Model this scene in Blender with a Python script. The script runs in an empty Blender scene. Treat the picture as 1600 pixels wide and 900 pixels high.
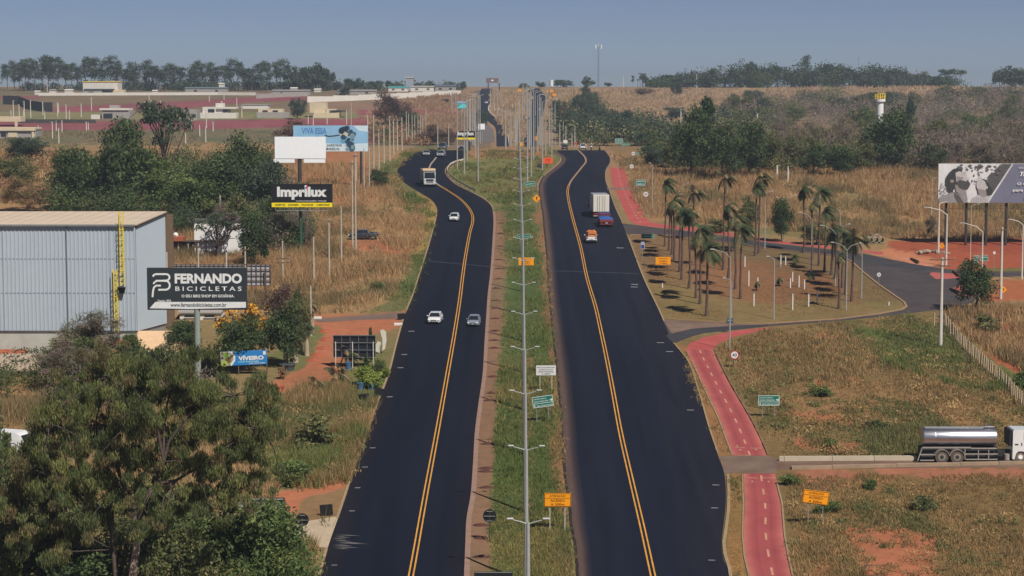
import bpy, bmesh, math, random
import numpy as np
from mathutils import Vector, Matrix
R = math.radians
random.seed(7)
RNG = np.random.default_rng(11)
SC = bpy.context.scene
COL = SC.collection

# ------------------------------------------------------------------ camera
F = 3111.0                                  # focal length in photo pixels (1600 wide)
PITCH = math.atan(300.0 / F)
CAMZ = 50.0
cd = bpy.data.cameras.new('camera')
cam = bpy.data.objects.new('camera', cd)
COL.objects.link(cam)
cd.sensor_width = 36.0
cd.lens = 36.0 * F / 1600.0
cd.clip_start = 1.0
cd.clip_end = 30000.0
cam.location = (0, 0, CAMZ)
cam.rotation_euler = (R(90) - PITCH, 0, 0)
SC.camera = cam

# ------------------------------------------------------------------ sky, sun, exposure
SUN_EL, SUN_AZ = R(50), R(146)              # azimuth clockwise from +Y (north): behind the camera, to its right
w = bpy.data.worlds.new('World')
SC.world = w
w.use_nodes = True
nt = w.node_tree
bg = nt.nodes['Background']
sky = nt.nodes.new('ShaderNodeTexSky')
sky.sky_type = 'NISHITA'
sky.sun_disc = False
sky.sun_elevation = SUN_EL
sky.sun_rotation = SUN_AZ
sky.altitude = 800
sky.air_density = 0.5
sky.dust_density = 0.0
sky.ozone_density = 4.0
hs = nt.nodes.new('ShaderNodeHueSaturation')
hs.inputs['Saturation'].default_value = 1.0
hs.inputs['Value'].default_value = 1.0
mxs = nt.nodes.new('ShaderNodeMix'); mxs.data_type = 'RGBA'; mxs.blend_type = 'MULTIPLY'; mxs.inputs['Factor'].default_value = 1.0
mxs.inputs[7].default_value = (1.07, 0.94, 0.955, 1)          # white balance of the camera
nt.links.new(sky.outputs[0], hs.inputs['Color'])
nt.links.new(hs.outputs[0], mxs.inputs[6])
nt.links.new(mxs.outputs[2], bg.inputs['Color'])
bg.inputs['Strength'].default_value = 0.055
sd = bpy.data.lights.new('sun', 'SUN')
sd.energy = 5.0
sd.angle = R(0.5)
sd.color = (1.0, 0.95, 0.87)
sun = bpy.data.objects.new('sun', sd)
COL.objects.link(sun)
to_sun = Vector((math.sin(SUN_AZ) * math.cos(SUN_EL), math.cos(SUN_AZ) * math.cos(SUN_EL), math.sin(SUN_EL)))
sun.rotation_euler = to_sun.to_track_quat('Z', 'Y').to_euler()
sun.location = (0, 0, 200)
SC.view_settings.view_transform = 'Standard'
SC.view_settings.look = 'None'
SC.view_settings.exposure = 0.0
SC.view_settings.gamma = 1.0
SC.cycles.max_bounces = 5
SC.cycles.diffuse_bounces = 2
SC.cycles.glossy_bounces = 2
SC.cycles.transmission_bounces = 2
SC.cycles.volume_bounces = 0
SC.cycles.use_denoising = True

# ------------------------------------------------------------------ terrain profile: height depends on Y only
cp, sp = math.cos(PITCH), math.sin(PITCH)
def yz(D, v):                                # depth along the view axis and photo row -> world Y, Z
    up = (450.0 - v) / F * D
    return D * cp + up * sp, CAMZ - D * sp + up * cp
K_NEAR = 137400.0
_far = [(519.0, 234.74), (545, 236.2), (600, 238.5), (650, 236.0), (700, 229.5), (760, 215.5), (820, 201.5), (900, 183.5), (1000, 165.0),
        (1100, 151.5), (1200, 142.0), (1300, 136.2), (1380, 135.6), (1500, 137.5), (1800, 142), (2600, 146.5), (5000, 149), (14000, 150)]
_fd = np.array([a for a, b in _far], float); _fv = np.array([b for a, b in _far], float)
Dn = [30, 60, 90, 120] + [K_NEAR / (v + 30.0) for v in np.arange(960.0, 234.9, -3.0)] + [519.0]
Df = list(np.arange(526, 700, 8.0)) + [700.0]
_v = 229.0
while _v > 136.5:
    Df.append(float(np.interp(-_v, -_fv[4:12], _fd[4:12]))); _v -= 0.8
Df += [1300, 1340, 1380, 1440, 1500, 1650, 1800, 2200, 2600, 3600, 5000, 8000, 14000]
DS = np.array(Dn + Df)
VS = np.where(DS <= 519.0, K_NEAR / DS - 30.0, np.interp(DS, _fd, _fv))
# light smoothing of the far profile
for _ in range(6):
    s2 = VS.copy()
    for i in range(1, len(DS) - 1):
        if 530 < DS[i] < 1290: s2[i] = 0.25 * VS[i - 1] + 0.5 * VS[i] + 0.25 * VS[i + 1]
    VS = s2
UPS = (450.0 - VS) / F * DS
YS = DS * cp + UPS * sp
ZS = CAMZ - DS * sp + UPS * cp
def gz(Y):
    return np.interp(Y, YS, ZS)
_vis = [i for i in range(len(DS)) if 700 <= DS[i] <= 1300]
_vv = np.array([VS[i] for i in _vis]); _vd = np.array([DS[i] for i in _vis])
def depth(v):                                # photo row of a ground point -> depth
    if v >= 234.74: return K_NEAR / (v + 30.0)
    if v > 229.0: return 519.0
    return float(np.interp(-v, -_vv, _vd))
def S(v):                                    # pixels per metre on the ground seen at row v
    return F / depth(v)
def at(u, v, dz=0.0):
    D = depth(v)
    Y = float(np.interp(D, DS, YS))
    return Vector(((u - 800.0) / F * D, Y, float(gz(Y)) + dz))
def atD(u, D, dz=0.0):
    Y = float(np.interp(D, DS, YS))
    return Vector(((u - 800.0) / F * D, Y, float(gz(Y)) + dz))

# ------------------------------------------------------------------ tagging and linking
def tag(o, label=None, cat=None, group=None, kind=None):
    if label: o['label'] = label
    if cat: o['category'] = cat
    if group: o['group'] = group
    if kind: o['kind'] = kind
    return o
def thing(name, label, cat, loc=(0, 0, 0), rz=0.0, group=None):
    o = bpy.data.objects.new(name, None)
    o.empty_display_size = 0.5
    COL.objects.link(o)
    o.location = loc; o.rotation_euler = (0, 0, rz)
    return tag(o, label, cat, group)
def kids(o): return [c for c in bpy.data.objects if c.parent == o]
def copy_tree(o, loc=None, rz=None, label=None, group=None, scale=None, _tree=None):
    c = o.copy(); COL.objects.link(c)
    if loc is not None: c.location = loc
    if rz is not None: c.rotation_euler = (0, 0, rz)
    if scale is not None: c.scale = (scale,) * 3 if isinstance(scale, (int, float)) else scale
    if label: c['label'] = label
    if group: c['group'] = group
    for ch in o.children:
        d = ch.copy(); COL.objects.link(d); d.parent = c
        for g in ch.children:
            e = g.copy(); COL.objects.link(e); e.parent = d
    return c
def link(name, me, parent=None, loc=None, rz=None):
    o = bpy.data.objects.new(name, me); COL.objects.link(o)
    if parent is not None: o.parent = parent
    if loc is not None: o.location = loc
    if rz is not None: o.rotation_euler = (0, 0, rz)
    return o

# ------------------------------------------------------------------ materials
MATS = {}
def srgb(r, g, b):
    f = lambda c: (c / 255.0 / 12.92) if c <= 10 else ((c / 255.0 + 0.055) / 1.055) ** 2.4
    return (f(r), f(g), f(b))
def mat(name, col, rough=0.8, metal=0.0, var=0.15, scale=1.5, bump=0.0, attr=None, spec=0.3, emis=None, coat=0.0, transl=0.0):
    if name in MATS: return MATS[name]
    m = bpy.data.materials.new(name); m.use_nodes = True
    t = m.node_tree; b = t.nodes['Principled BSDF']
    b.inputs['Roughness'].default_value = rough
    b.inputs['Metallic'].default_value = metal
    b.inputs['Specular IOR Level'].default_value = spec
    if coat: b.inputs['Coat Weight'].default_value = coat
    tc = t.nodes.new('ShaderNodeTexCoord')
    n = t.nodes.new('ShaderNodeTexNoise'); n.inputs['Scale'].default_value = scale; n.inputs['Detail'].default_value = 5
    n.inputs['Roughness'].default_value = 0.65
    t.links.new(tc.outputs['Object'], n.inputs['Vector'])
    mr = t.nodes.new('ShaderNodeMapRange')
    mr.inputs['From Min'].default_value = 0.3; mr.inputs['From Max'].default_value = 0.7
    mr.inputs['To Min'].default_value = 1 - var; mr.inputs['To Max'].default_value = 1 + var
    t.links.new(n.outputs['Fac'], mr.inputs['Value'])
    mx = t.nodes.new('ShaderNodeMix'); mx.data_type = 'RGBA'; mx.blend_type = 'MULTIPLY'
    mx.inputs['Factor'].default_value = 1.0
    mx.inputs[6].default_value = (*col, 1)
    t.links.new(mr.outputs[0], mx.inputs[7])
    out = mx.outputs[2]
    if attr:
        a = t.nodes.new('ShaderNodeAttribute'); a.attribute_name = attr
        m2 = t.nodes.new('ShaderNodeMix'); m2.data_type = 'RGBA'; m2.blend_type = 'MULTIPLY'; m2.inputs['Factor'].default_value = 1.0
        t.links.new(out, m2.inputs[6]); t.links.new(a.outputs['Color'], m2.inputs[7])
        out = m2.outputs[2]
    t.links.new(out, b.inputs['Base Color'])
    if bump:
        bp = t.nodes.new('ShaderNodeBump'); bp.inputs['Strength'].default_value = bump; bp.inputs['Distance'].default_value = 0.1
        t.links.new(n.outputs['Fac'], bp.inputs['Height']); t.links.new(bp.outputs[0], b.inputs['Normal'])
    if transl:
        tr = t.nodes.new('ShaderNodeBsdfTranslucent'); ms = t.nodes.new('ShaderNodeMixShader')
        ms.inputs[0].default_value = transl
        t.links.new(out, tr.inputs['Color']); t.links.new(b.outputs[0], ms.inputs[1]); t.links.new(tr.outputs[0], ms.inputs[2])
        t.links.new(ms.outputs[0], t.nodes['Material Output'].inputs['Surface'])
    MATS[name] = m
    return m

# ------------------------------------------------------------------ mesh builder
class MB:
    def __init__(s): s.v = []; s.f = []; s.m = []; s.mats = []
    def mi(s, m):
        if m is None: return 0
        if m not in s.mats: s.mats.append(m)
        return s.mats.index(m)
    def add(s, vs, fs, m=None):
        o = len(s.v); k = s.mi(m)
        s.v += [tuple(p) for p in vs]
        s.f += [tuple(i + o for i in f) for f in fs]; s.m += [k] * len(fs)
        return s
    def box(s, c, d, m=None, rz=0.0, bev=0.0, rx=0.0):
        x, y, z = d[0] / 2, d[1] / 2, d[2] / 2
        if bev:
            b = min(bev, x * .9, y * .9, z * .9); P = []
            # chamfered box: 24 vertices
            for sx in (-1, 1):
                for sy in (-1, 1):
                    for sz in (-1, 1):
                        P += [(sx * x, sy * (y - b), sz * (z - b)), (sx * (x - b), sy * y, sz * (z - b)), (sx * (x - b), sy * (y - b), sz * z)]
            bm = bmesh.new()
            for p in P: bm.verts.new(p)
            bmesh.ops.convex_hull(bm, input=bm.verts)
            bm.verts.index_update()
            vs = [v.co[:] for v in bm.verts]; fs = [[v.index for v in f.verts] for f in bm.faces]; bm.free()
        else:
            vs = [(-x, -y, -z), (x, -y, -z), (x, y, -z), (-x, y, -z), (-x, -y, z), (x, -y, z), (x, y, z), (-x, y, z)]
            fs = [(0, 3, 2, 1), (4, 5, 6, 7), (0, 1, 5, 4), (1, 2, 6, 5), (2, 3, 7, 6), (3, 0, 4, 7)]
        M = Matrix.Translation(c) @ Matrix.Rotation(rz, 4, 'Z') @ Matrix.Rotation(rx, 4, 'X')
        return s.add([M @ Vector(p) for p in vs], fs, m)
    def tube(s, p0, p1, r0, r1=None, n=8, m=None, cap=True):
        r1 = r0 if r1 is None else r1
        p0, p1 = Vector(p0), Vector(p1); d = (p1 - p0)
        if d.length < 1e-6: return s
        d.normalize(); a = d.orthogonal().normalized(); b = d.cross(a)
        vs = []
        for p, r in ((p0, r0), (p1, r1)):
            for i in range(n):
                t = 2 * math.pi * i / n
                vs.append(p + (a * math.cos(t) + b * math.sin(t)) * r)
        fs = [(i, (i + 1) % n, n + (i + 1) % n, n + i) for i in range(n)]
        if cap: fs += [tuple(range(n - 1, -1, -1)), tuple(range(n, 2 * n))]
        return s.add(vs, fs, m)
    def path(s, pts, rs, n=6, m=None):
        for i in range(len(pts) - 1): s.tube(pts[i], pts[i + 1], rs[i], rs[i + 1], n, m, cap=(i == len(pts) - 2 or i == 0))
        return s
    def loft(s, rings, m=None, caps=True):
        n = len(rings[0]); vs = [p for r in rings for p in r]
        fs = []
        for k in range(len(rings) - 1):
            for i in range(n):
                j = (i + 1) % n
                fs.append((k * n + i, k * n + j, (k + 1) * n + j, (k + 1) * n + i))
        if caps: fs += [tuple(range(n - 1, -1, -1)), tuple(range((len(rings) - 1) * n, len(rings) * n))]
        return s.add(vs, fs, m)
    def poly(s, pts, y0, y1, m=None):            # outline in X,Z extruded from y0 to y1
        n = len(pts)
        vs = [(x, y0, z) for x, z in pts] + [(x, y1, z) for x, z in pts]
        fs = [tuple(range(n)), tuple(range(2 * n - 1, n - 1, -1))] + [(i, i + n, (i + 1) % n + n, (i + 1) % n) for i in range(n)]
        return s.add(vs, fs, m)
    def mesh(s, name, smooth=False):
        me = bpy.data.meshes.new(name); me.from_pydata(s.v, [], s.f)
        for mm in s.mats: me.materials.append(mm)
        if s.mats: me.polygons.foreach_set('material_index', s.m)
        if smooth:
            me.polygons.foreach_set('use_smooth', [True] * len(s.f))
        bm = bmesh.new(); bm.from_mesh(me); bmesh.ops.recalc_face_normals(bm, faces=bm.faces); bm.to_mesh(me); bm.free()
        if smooth: me.set_sharp_from_angle(angle=R(40))
        me.update()
        return me
    def build(s, name, parent=None, smooth=False, loc=None):
        return link(name, s.mesh(name, smooth), parent, loc)

def np_mesh(name, V, Fc, mats, tint=None, smooth=False):
    """V (n,3), Fc (m,k) with equal k"""
    me = bpy.data.meshes.new(name)
    V = np.asarray(V, np.float32); Fc = np.asarray(Fc, np.int32); k = Fc.shape[1]
    me.vertices.add(len(V)); me.vertices.foreach_set('co', V.ravel())
    me.loops.add(Fc.size); me.loops.foreach_set('vertex_index', Fc.ravel())
    me.polygons.add(len(Fc)); me.polygons.foreach_set('loop_start', np.arange(0, Fc.size, k, dtype=np.int32))
    if smooth: me.polygons.foreach_set('use_smooth', np.ones(len(Fc), bool))
    for m in mats: me.materials.append(m)
    if tint is not None:
        a = me.color_attributes.new('tint', 'FLOAT_COLOR', 'POINT')
        T = np.ones((len(V), 4), np.float32); T[:, :3] = tint; a.data.foreach_set('color', T.ravel())
    me.update(calc_edges=True)
    return me

def value_noise(x, y, seed=0):
    x0 = np.floor(x); y0 = np.floor(y); fx = x - x0; fy = y - y0
    fx = fx * fx * (3 - 2 * fx); fy = fy * fy * (3 - 2 * fy)
    def h(a, b):
        n = np.sin(a * 127.1 + b * 311.7 + seed * 74.7) * 43758.5453
        return n - np.floor(n)
    return (h(x0, y0) * (1 - fx) + h(x0 + 1, y0) * fx) * (1 - fy) + (h(x0, y0 + 1) * (1 - fx) + h(x0 + 1, y0 + 1) * fx) * fy
def fbm(x, y, seed=0, o=4):
    t = 0; a = 0.5; n = 0
    for i in range(o):
        t = t + a * value_noise(x * 2 ** i, y * 2 ** i, seed + i * 3.1); n += a; a *= 0.55
    return t / n
# ================================================================== GROUND
def inpoly(U, V, poly):
    inside = np.zeros(U.shape, bool); n = len(poly)
    for i in range(n):
        x0, y0 = poly[i]; x1, y1 = poly[(i + 1) % n]
        if y0 == y1: continue
        c = ((y0 > V) != (y1 > V)) & (U < (x1 - x0) * (V - y0) / (y1 - y0) + x0)
        inside ^= c
    return inside
DRY = srgb(150, 118, 82); DULL = srgb(126, 100, 68); GREEN = srgb(80, 90, 52); DIRT = srgb(166, 104, 76); RED = srgb(148, 76, 56)
LAWN = srgb(120, 94, 66); CRIM = srgb(136, 78, 82); OLIVE = srgb(120, 102, 80); HILL = srgb(146, 118, 90); BROWN = srgb(120, 86, 62); MIX = srgb(126, 108, 74)
STRIP = srgb(130, 100, 78)
# (polygon in photo pixels on the ground, colour, edge wander in px)
OLG = srgb(106, 102, 66)
ZONES = [
 ([(-900, 232), (720, 232), (720, 130), (-900, 130)], OLIVE, 2),
 ([(720, 232), (2500, 232), (2500, 130), (720, 130)], HILL, 2),
 ([(480, 150), (740, 150), (740, 182), (480, 182)], srgb(138, 108, 88), 2),
 ([(640, 182), (760, 182), (770, 232), (560, 232)], srgb(120, 100, 82), 3),
 # crimson earth streets of the housing estate
 ([(-300, 152), (60, 150), (60, 154), (-300, 156)], CRIM, .6),
 ([(85, 167), (200, 162), (300, 158), (400, 151), (560, 151), (560, 156), (400, 159), (300, 168.5), (200, 172.5), (85, 175.5)], CRIM, .5),
 ([(-300, 189), (40, 190), (300, 189), (640, 181), (640, 194), (320, 202), (180, 206), (40, 208), (-300, 209)], CRIM, .6),
 ([(560, 171), (720, 172), (720, 180), (560, 180)], CRIM, 1),
 ([(560, 195), (640, 186), (650, 215), (570, 226)], srgb(124, 74, 72), 2),
 ([(-300, 175), (560, 175), (560, 186), (-300, 187)], srgb(126, 118, 82), 1),
 ([(-300, 206), (560, 202), (560, 226), (-300, 232)], srgb(108, 98, 74), 2),
 # left of the road
 ([(-900, 226), (560, 224), (655, 232), (628, 262), (626, 285), (690, 330), (682, 345), (652, 435), (640, 485), (-900, 560)], DRY, 5),
 ([(-900, 520), (640, 488), (560, 690), (450, 990), (-900, 990)], MIX, 8),
 ([(625, 262), (645, 240), (690, 226), (660, 224), (585, 262), (600, 290), (640, 310), (670, 330), (672, 345), (640, 420), (605, 470), (560, 492), (640, 490), (660, 435), (684, 340), (672, 310)], OLG, 5),
 ([(655, 300), (684, 320), (680, 350), (655, 400), (640, 395), (660, 350)], srgb(150, 122, 70), 4),
 ([(560, 690), (620, 540), (585, 560), (500, 650), (470, 720), (510, 740)], srgb(108, 100, 58), 8),
 ([(500, 385), (560, 372), (650, 378), (640, 398), (560, 392)], DIRT, 3),
 ([(420, 225), (560, 228), (600, 300), (570, 330), (480, 300)], srgb(156, 106, 74), 6),
 ([(480, 492), (640, 486), (612, 520), (560, 524), (545, 560), (532, 600), (470, 635), (430, 640), (425, 600), (470, 560), (500, 520)], DIRT, 4),
 ([(420, 560), (460, 530), (490, 508), (510, 515), (478, 575), (440, 590)], srgb(104, 104, 64), 3),
 ([(380, 775), (450, 765), (520, 750), (545, 752), (530, 812), (430, 800), (380, 800)], DIRT, 5),
 ([(470, 780), (545, 760), (525, 815), (455, 812)], srgb(130, 104, 74), 4),
 ([(-900, 600), (60, 590), (60, 700), (-900, 760)], DRY, 6),
 # median
 ([(728, 232), (856, 226), (880, 245), (850, 275), (846, 310), (858, 440), (880, 690), (905, 990), (720, 990), (745, 675), (772, 345), (740, 300), (694, 268), (724, 252)], srgb(110, 106, 64), 0),
 ([(785, 300), (830, 300), (850, 440), (868, 680), (880, 990), (765, 990), (780, 675), (792, 420)], GREEN, 7),
 ([(772, 330), (792, 330), (788, 460), (772, 690), (760, 990), (724, 990), (742, 690), (762, 460)], STRIP, 2),
 ([(816, 560), (830, 560), (838, 990), (818, 990)], STRIP, 2),
 ([(845, 290), (857, 420), (872, 610), (882, 720), (900, 990), (880, 990), (868, 800), (860, 620), (848, 450), (838, 330)], srgb(134, 98, 70), 3),
 ([(735, 232), (850, 228), (860, 245), (735, 246)], srgb(146, 108, 74), 3),
 # right of the road
 ([(930, 226), (1500, 228), (1500, 262), (1010, 262), (950, 262)], srgb(138, 108, 74), 4),
 ([(945, 258), (2600, 235), (2600, 480), (1520, 470), (1480, 420), (1330, 395), (1000, 352), (950, 300)], DRY, 4),
 ([(930, 228), (952, 228), (1000, 345), (975, 347), (947, 270)], srgb(140, 112, 78), 1),
 ([(1000, 345), (1230, 372), (1380, 385), (1380, 375), (1300, 360), (1180, 355)], srgb(124, 108, 70), 3),
 ([(980, 362), (1300, 396), (1330, 410), (1418, 476), (1415, 488), (1200, 508), (1040, 502)], LAWN, 0),
 ([(1000, 440), (1300, 470), (1410, 470), (1415, 488), (1200, 508), (1040, 502)], srgb(124, 104, 68), 5),
 ([(1080, 400), (1280, 420), (1330, 450), (1200, 480), (1090, 450)], srgb(128, 92, 64), 6),
 ([(1384, 376), (1600, 372), (2600, 372), (2600, 410), (1500, 425), (1400, 404)], srgb(158, 84, 60), 1),
 ([(1385, 388), (1480, 405), (1440, 418), (1370, 400)], srgb(182, 118, 86), 3),
 ([(1500, 376), (1640, 366), (2600, 366), (2600, 398), (1500, 396)], RED, 3),
 ([(1520, 420), (2600, 416), (2600, 432), (1540, 430)], srgb(110, 102, 60), 2),
 ([(1500, 440), (2600, 436), (2600, 470), (1540, 468)], srgb(160, 96, 66), 4),
 ([(1054, 530), (1200, 508), (1430, 488), (1480, 480), (2600, 462), (2600, 990), (1130, 990), (1133, 740), (1112, 690)], srgb(120, 98, 64), 0),
 ([(1300, 510), (1450, 505), (1540, 560), (1620, 610), (1560, 620), (1460, 575), (1330, 560)], srgb(96, 98, 54), 14),
 ([(1150, 560), (1300, 590), (1420, 600), (1600, 650), (1600, 700), (1400, 660), (1180, 640)], srgb(134, 104, 70), 14),
 ([(1210, 640), (1340, 650), (1330, 665), (1240, 655)], DIRT, 8),
 ([(1270, 590), (1330, 585), (1340, 592), (1280, 600)], DIRT, 5),
 ([(1270, 522), (1315, 522), (1310, 532), (1270, 530)], DIRT, 4),
 ([(1240, 690), (1340, 692), (1330, 704), (1250, 704)], DIRT, 6),
 ([(1455, 500), (1480, 505), (1560, 600), (1640, 680), (1640, 650), (1580, 600), (1500, 530), (1475, 500)], DIRT, 3),
 ([(1480, 500), (1640, 500), (1640, 560), (1590, 575), (1530, 540)], srgb(150, 112, 74), 5),
 ([(1530, 508), (1640, 505), (1640, 520), (1540, 518)], RED, 3),
 ([(1540, 555), (1640, 560), (1640, 592), (1590, 585)], srgb(170, 92, 64), 4),
 ([(1232, 732), (2600, 732), (2600, 762), (1400, 750), (1340, 765), (1250, 765)], srgb(158, 104, 80), 9),
 ([(1310, 830), (1340, 820), (1420, 822), (1480, 835), (1475, 870), (1440, 990), (1360, 990), (1350, 880), (1330, 860)], DIRT, 9),
 ([(1310, 795), (1350, 800), (1340, 812), (1300, 808)], DIRT, 6),
 ([(1250, 830), (1310, 845), (1330, 890), (1260, 900)], srgb(142, 96, 66), 12),
 ([(1135, 740), (1162, 740), (1165, 990), (1140, 990)], srgb(146, 108, 68), 0),
 ([(1055, 535), (1085, 545), (1145, 712), (1125, 712), (1075, 590)], srgb(142, 104, 68), 0),
]
def zone_colour(U, V, X, Y):
    C = np.zeros(U.shape + (3,), float); C[:] = MIX
    wx = fbm(X * .25, Y * .12, 3) - .5; wy = fbm(X * .25 + 50, Y * .12, 9) - .5
    wx2 = fbm(X * .9, Y * .45, 5) - .5; wy2 = fbm(X * .9, Y * .45 + 33, 6) - .5
    for poly, col, amp in ZONES:
        acc = np.zeros(U.shape)
        ks = (0.4, 0.8, 1.2, 1.7, 2.3) if amp else (0,)
        for k in ks:
            a = amp * k * 3.0
            acc += inpoly(U + (wx + wx2 * .7) * a * 1.6, V + (wy + wy2 * .7) * a * .8, poly)
        acc /= len(ks)
        C = C * (1 - acc[..., None]) + np.array(col) * acc[..., None]
    n = fbm(X * .12, Y * .05, 21) ; n2 = fbm(X * .8, Y * .4, 31)
    n3 = fbm(X * .03 + 7, Y * .016, 55)
    C = C * (0.66 + 0.30 * n + 0.20 * n2 + .18 * n3)[..., None]
    # greenish or reddish drift inside a zone
    g = np.clip(fbm(X * .07, Y * .035, 41) - .55, 0, 1)[..., None]
    C = C * (1 - g * np.array([1.1, .25, .5]))
    return C * 0.95
us = np.concatenate([np.arange(-2600, -100, 120.), np.arange(-100, 1701, 5.), np.arange(1800, 4300, 120.)])
DD, UU = np.meshgrid(DS, us, indexing='ij')
X_ = (UU - 800) / F * DD; Y_ = np.repeat(YS[:, None], len(us), 1); Z_ = np.repeat(ZS[:, None], len(us), 1)
VV = np.repeat(VS[:, None], len(us), 1)
nr, nc = DD.shape
gc = zone_colour(UU, VV, X_, Y_)
far = (DD > 1290)[..., None]
gc = np.where(far, np.array(HILL) * .9, gc)
idx = np.arange(nr * nc).reshape(nr, nc)
GF = np.stack([idx[:-1, :-1], idx[:-1, 1:], idx[1:, 1:], idx[1:, :-1]], -1).reshape(-1, 4)
def ground_mat():
    m = mat('earth_and_grass', (1, 1, 1), 0.95, var=0.22, scale=0.9, attr='tint', spec=0.1, bump=0.6)
    t = m.node_tree
    n = next(x for x in t.nodes if x.type == 'TEX_NOISE'); n.inputs['Detail'].default_value = 8; n.inputs['Roughness'].default_value = 0.8
    return m
gm = np_mesh('ground', np.stack([X_, Y_, Z_], -1).reshape(-1, 3), GF, [ground_mat()], gc.reshape(-1, 3), smooth=True)
ground = link('ground', gm); tag(ground, kind='structure')

# ================================================================== ROADS
def catmull(tab, step):
    """tab rows (v, a, b, ...) sorted by v descending or ascending -> dense rows"""
    T = np.array(sorted(tab), float)
    v = np.arange(T[0, 0], T[-1, 0] + 1e-6, step)
    if v[-1] < T[-1, 0]: v = np.append(v, T[-1, 0])
    out = [v]
    for c in range(1, T.shape[1]):
        x, y = T[:, 0], T[:, c]
        d = np.gradient(y, x)
        i = np.clip(np.searchsorted(x, v) - 1, 0, len(x) - 2)
        h = x[i + 1] - x[i]; s = (v - x[i]) / h
        out.append(y[i] * (2 * s ** 3 - 3 * s ** 2 + 1) + d[i] * h * (s ** 3 - 2 * s ** 2 + s) + y[i + 1] * (-2 * s ** 3 + 3 * s ** 2) + d[i + 1] * h * (s ** 3 - s ** 2))
    return np.stack(out, 1)
def ribbon(name, rows, m, lift, nx=1, colour=None, parent=None, kind='structure'):
    """rows: (v, uL, uR) dense; a sheet lying on the terrain"""
    V = []; T = []
    for v, a, b in rows:
        p, q = at(a, v, lift), at(b, v, lift)
        for k in range(nx + 1):
            s = k / nx; V.append(p.lerp(q, s))
            if colour: T.append(colour(s, V[-1], v))
    n = len(rows); i = np.arange(n * (nx + 1)).reshape(n, nx + 1)
    Fc = np.stack([i[:-1, :-1], i[1:, :-1], i[1:, 1:], i[:-1, 1:]], -1).reshape(-1, 4)
    me = np_mesh(name, V, Fc, [m], np.array(T) if colour else None, smooth=True)
    bm = bmesh.new(); bm.from_mesh(me)
    if len(bm.faces) and sum(f.normal.z for f in bm.faces) < 0: bmesh.ops.reverse_faces(bm, faces=bm.faces)
    bm.to_mesh(me); bm.free()
    o = link(name, me, parent)
    if kind and not parent: o['kind'] = kind
    return o
def sheet(name, poly, m, lift, parent=None, kind='structure'):
    vs = [at(u, v, lift) for u, v in poly]
    bm = bmesh.new(); f = bm.faces.new([bm.verts.new(p) for p in vs]); bmesh.ops.triangulate(bm, faces=[f])
    bm.normal_update()
    if sum(f.normal.z for f in bm.faces) < 0: bmesh.ops.reverse_faces(bm, faces=bm.faces)
    me = bpy.data.meshes.new(name); bm.to_mesh(me); bm.free(); me.materials.append(m)
    o = link(name, me, parent)
    if kind and not parent: o['kind'] = kind
    return o
def dense(poly, n):
    out = []
    for (a, b), (c, d) in zip(poly[:-1], poly[1:]):
        for k in range(n): out.append((a + (c - a) * k / n, b + (d - b) * k / n))
    return out + [poly[-1]]
def kerb(name, pts, wd, h, m, parent=None, jit=0.0):
    """pts: pixel polyline; a low wall of width wd on the terrain"""
    P = [at(u, v) for u, v in pts]; rings = []
    for i, p in enumerate(P):
        a = P[max(0, i - 1)]; b = P[min(len(P) - 1, i + 1)]
        t = (b - a); t.z = 0; t.normalize(); nrm = Vector((-t.y, t.x, 0)) * wd / 2
        hh = h * (1 + (random.random() - .5) * jit)
        rings.append([p - nrm - Vector((0, 0, .15)), p + nrm - Vector((0, 0, .15)), p + nrm + Vector((0, 0, hh)), p - nrm + Vector((0, 0, hh))])
    o = MB().loft(rings, m).build(name, parent)
    if parent is None: o['kind'] = 'structure'
    return o
LR = catmull([(960, 478, 722), (900, 500, 725), (850, 514, 727), (810, 528, 729), (775, 540, 735), (725, 556, 739), (675, 575, 742), (635, 589, 747), (585, 608, 754),
      (535, 621, 757), (490, 634, 760), (460, 646, 762), (435, 654, 765), (385, 670, 769), (360, 677, 770.5), (345, 681, 771), (335, 683, 770.5), (326, 682.5, 768.5),
      (318, 679, 763), (310, 671, 752), (304, 661, 741), (298, 651, 729), (290, 638, 713), (282, 628, 703), (275, 623, 697), (268, 621, 694.5), (262, 622, 697), (257, 625, 706), (252, 630, 720),
      (247, 635, 724.5), (241, 644, 726.5), (236, 655, 728), (231.5, 664, 729)], 1.5)
RR = catmull([(960, 910, 1150), (900, 903, 1142), (875, 901.5, 1131), (850, 899, 1127.5), (825, 894, 1130), (787, 890, 1134), (762, 886, 1134), (737, 883, 1131), (712, 880.5, 1122), (675, 879, 1109),
      (610, 874, 1090), (560, 869, 1071), (535, 866.5, 1051), (510, 864, 1040), (485, 861, 1029), (435, 857, 1005), (385, 854, 986), (347, 850, 971), (335, 849, 965), (310, 845, 955), (295, 843.5, 950),
      (285, 845, 946), (275, 852, 945), (268, 861, 945.5), (262, 869, 948), (256, 876, 952), (250, 879.5, 953), (244, 877, 951), (239, 869, 947), (234, 862, 942), (231.5, 860, 938)], 1.5)
DUST = np.array(srgb(96, 76, 68)); TAR = np.array((.0056, .0088, .0185))
def col_left(s, p, v):
    n = float(fbm(np.float64(p.x * .5), np.float64(p.y * .05), 3)); n2 = float(fbm(np.float64(p.x * 1.6), np.float64(p.y * .35), 8))
    k_ = float(fbm(np.float64(p.x * 1.1), np.float64(p.y * .018), 77)); n = n * .5 + k_ * .6
    d = max(0, 1 - s / .16) * .38 + max(0, (s - .80) / .2) * .25 + .10 * n
    d += sum(.10 * max(0, 1 - abs(s - c) / .045) for c in (.14, .31, .58, .75)) * (.4 + n2)
    return TAR * (1 - d) * (.45 + 1.1 * n) + DUST * d * .24
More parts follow.
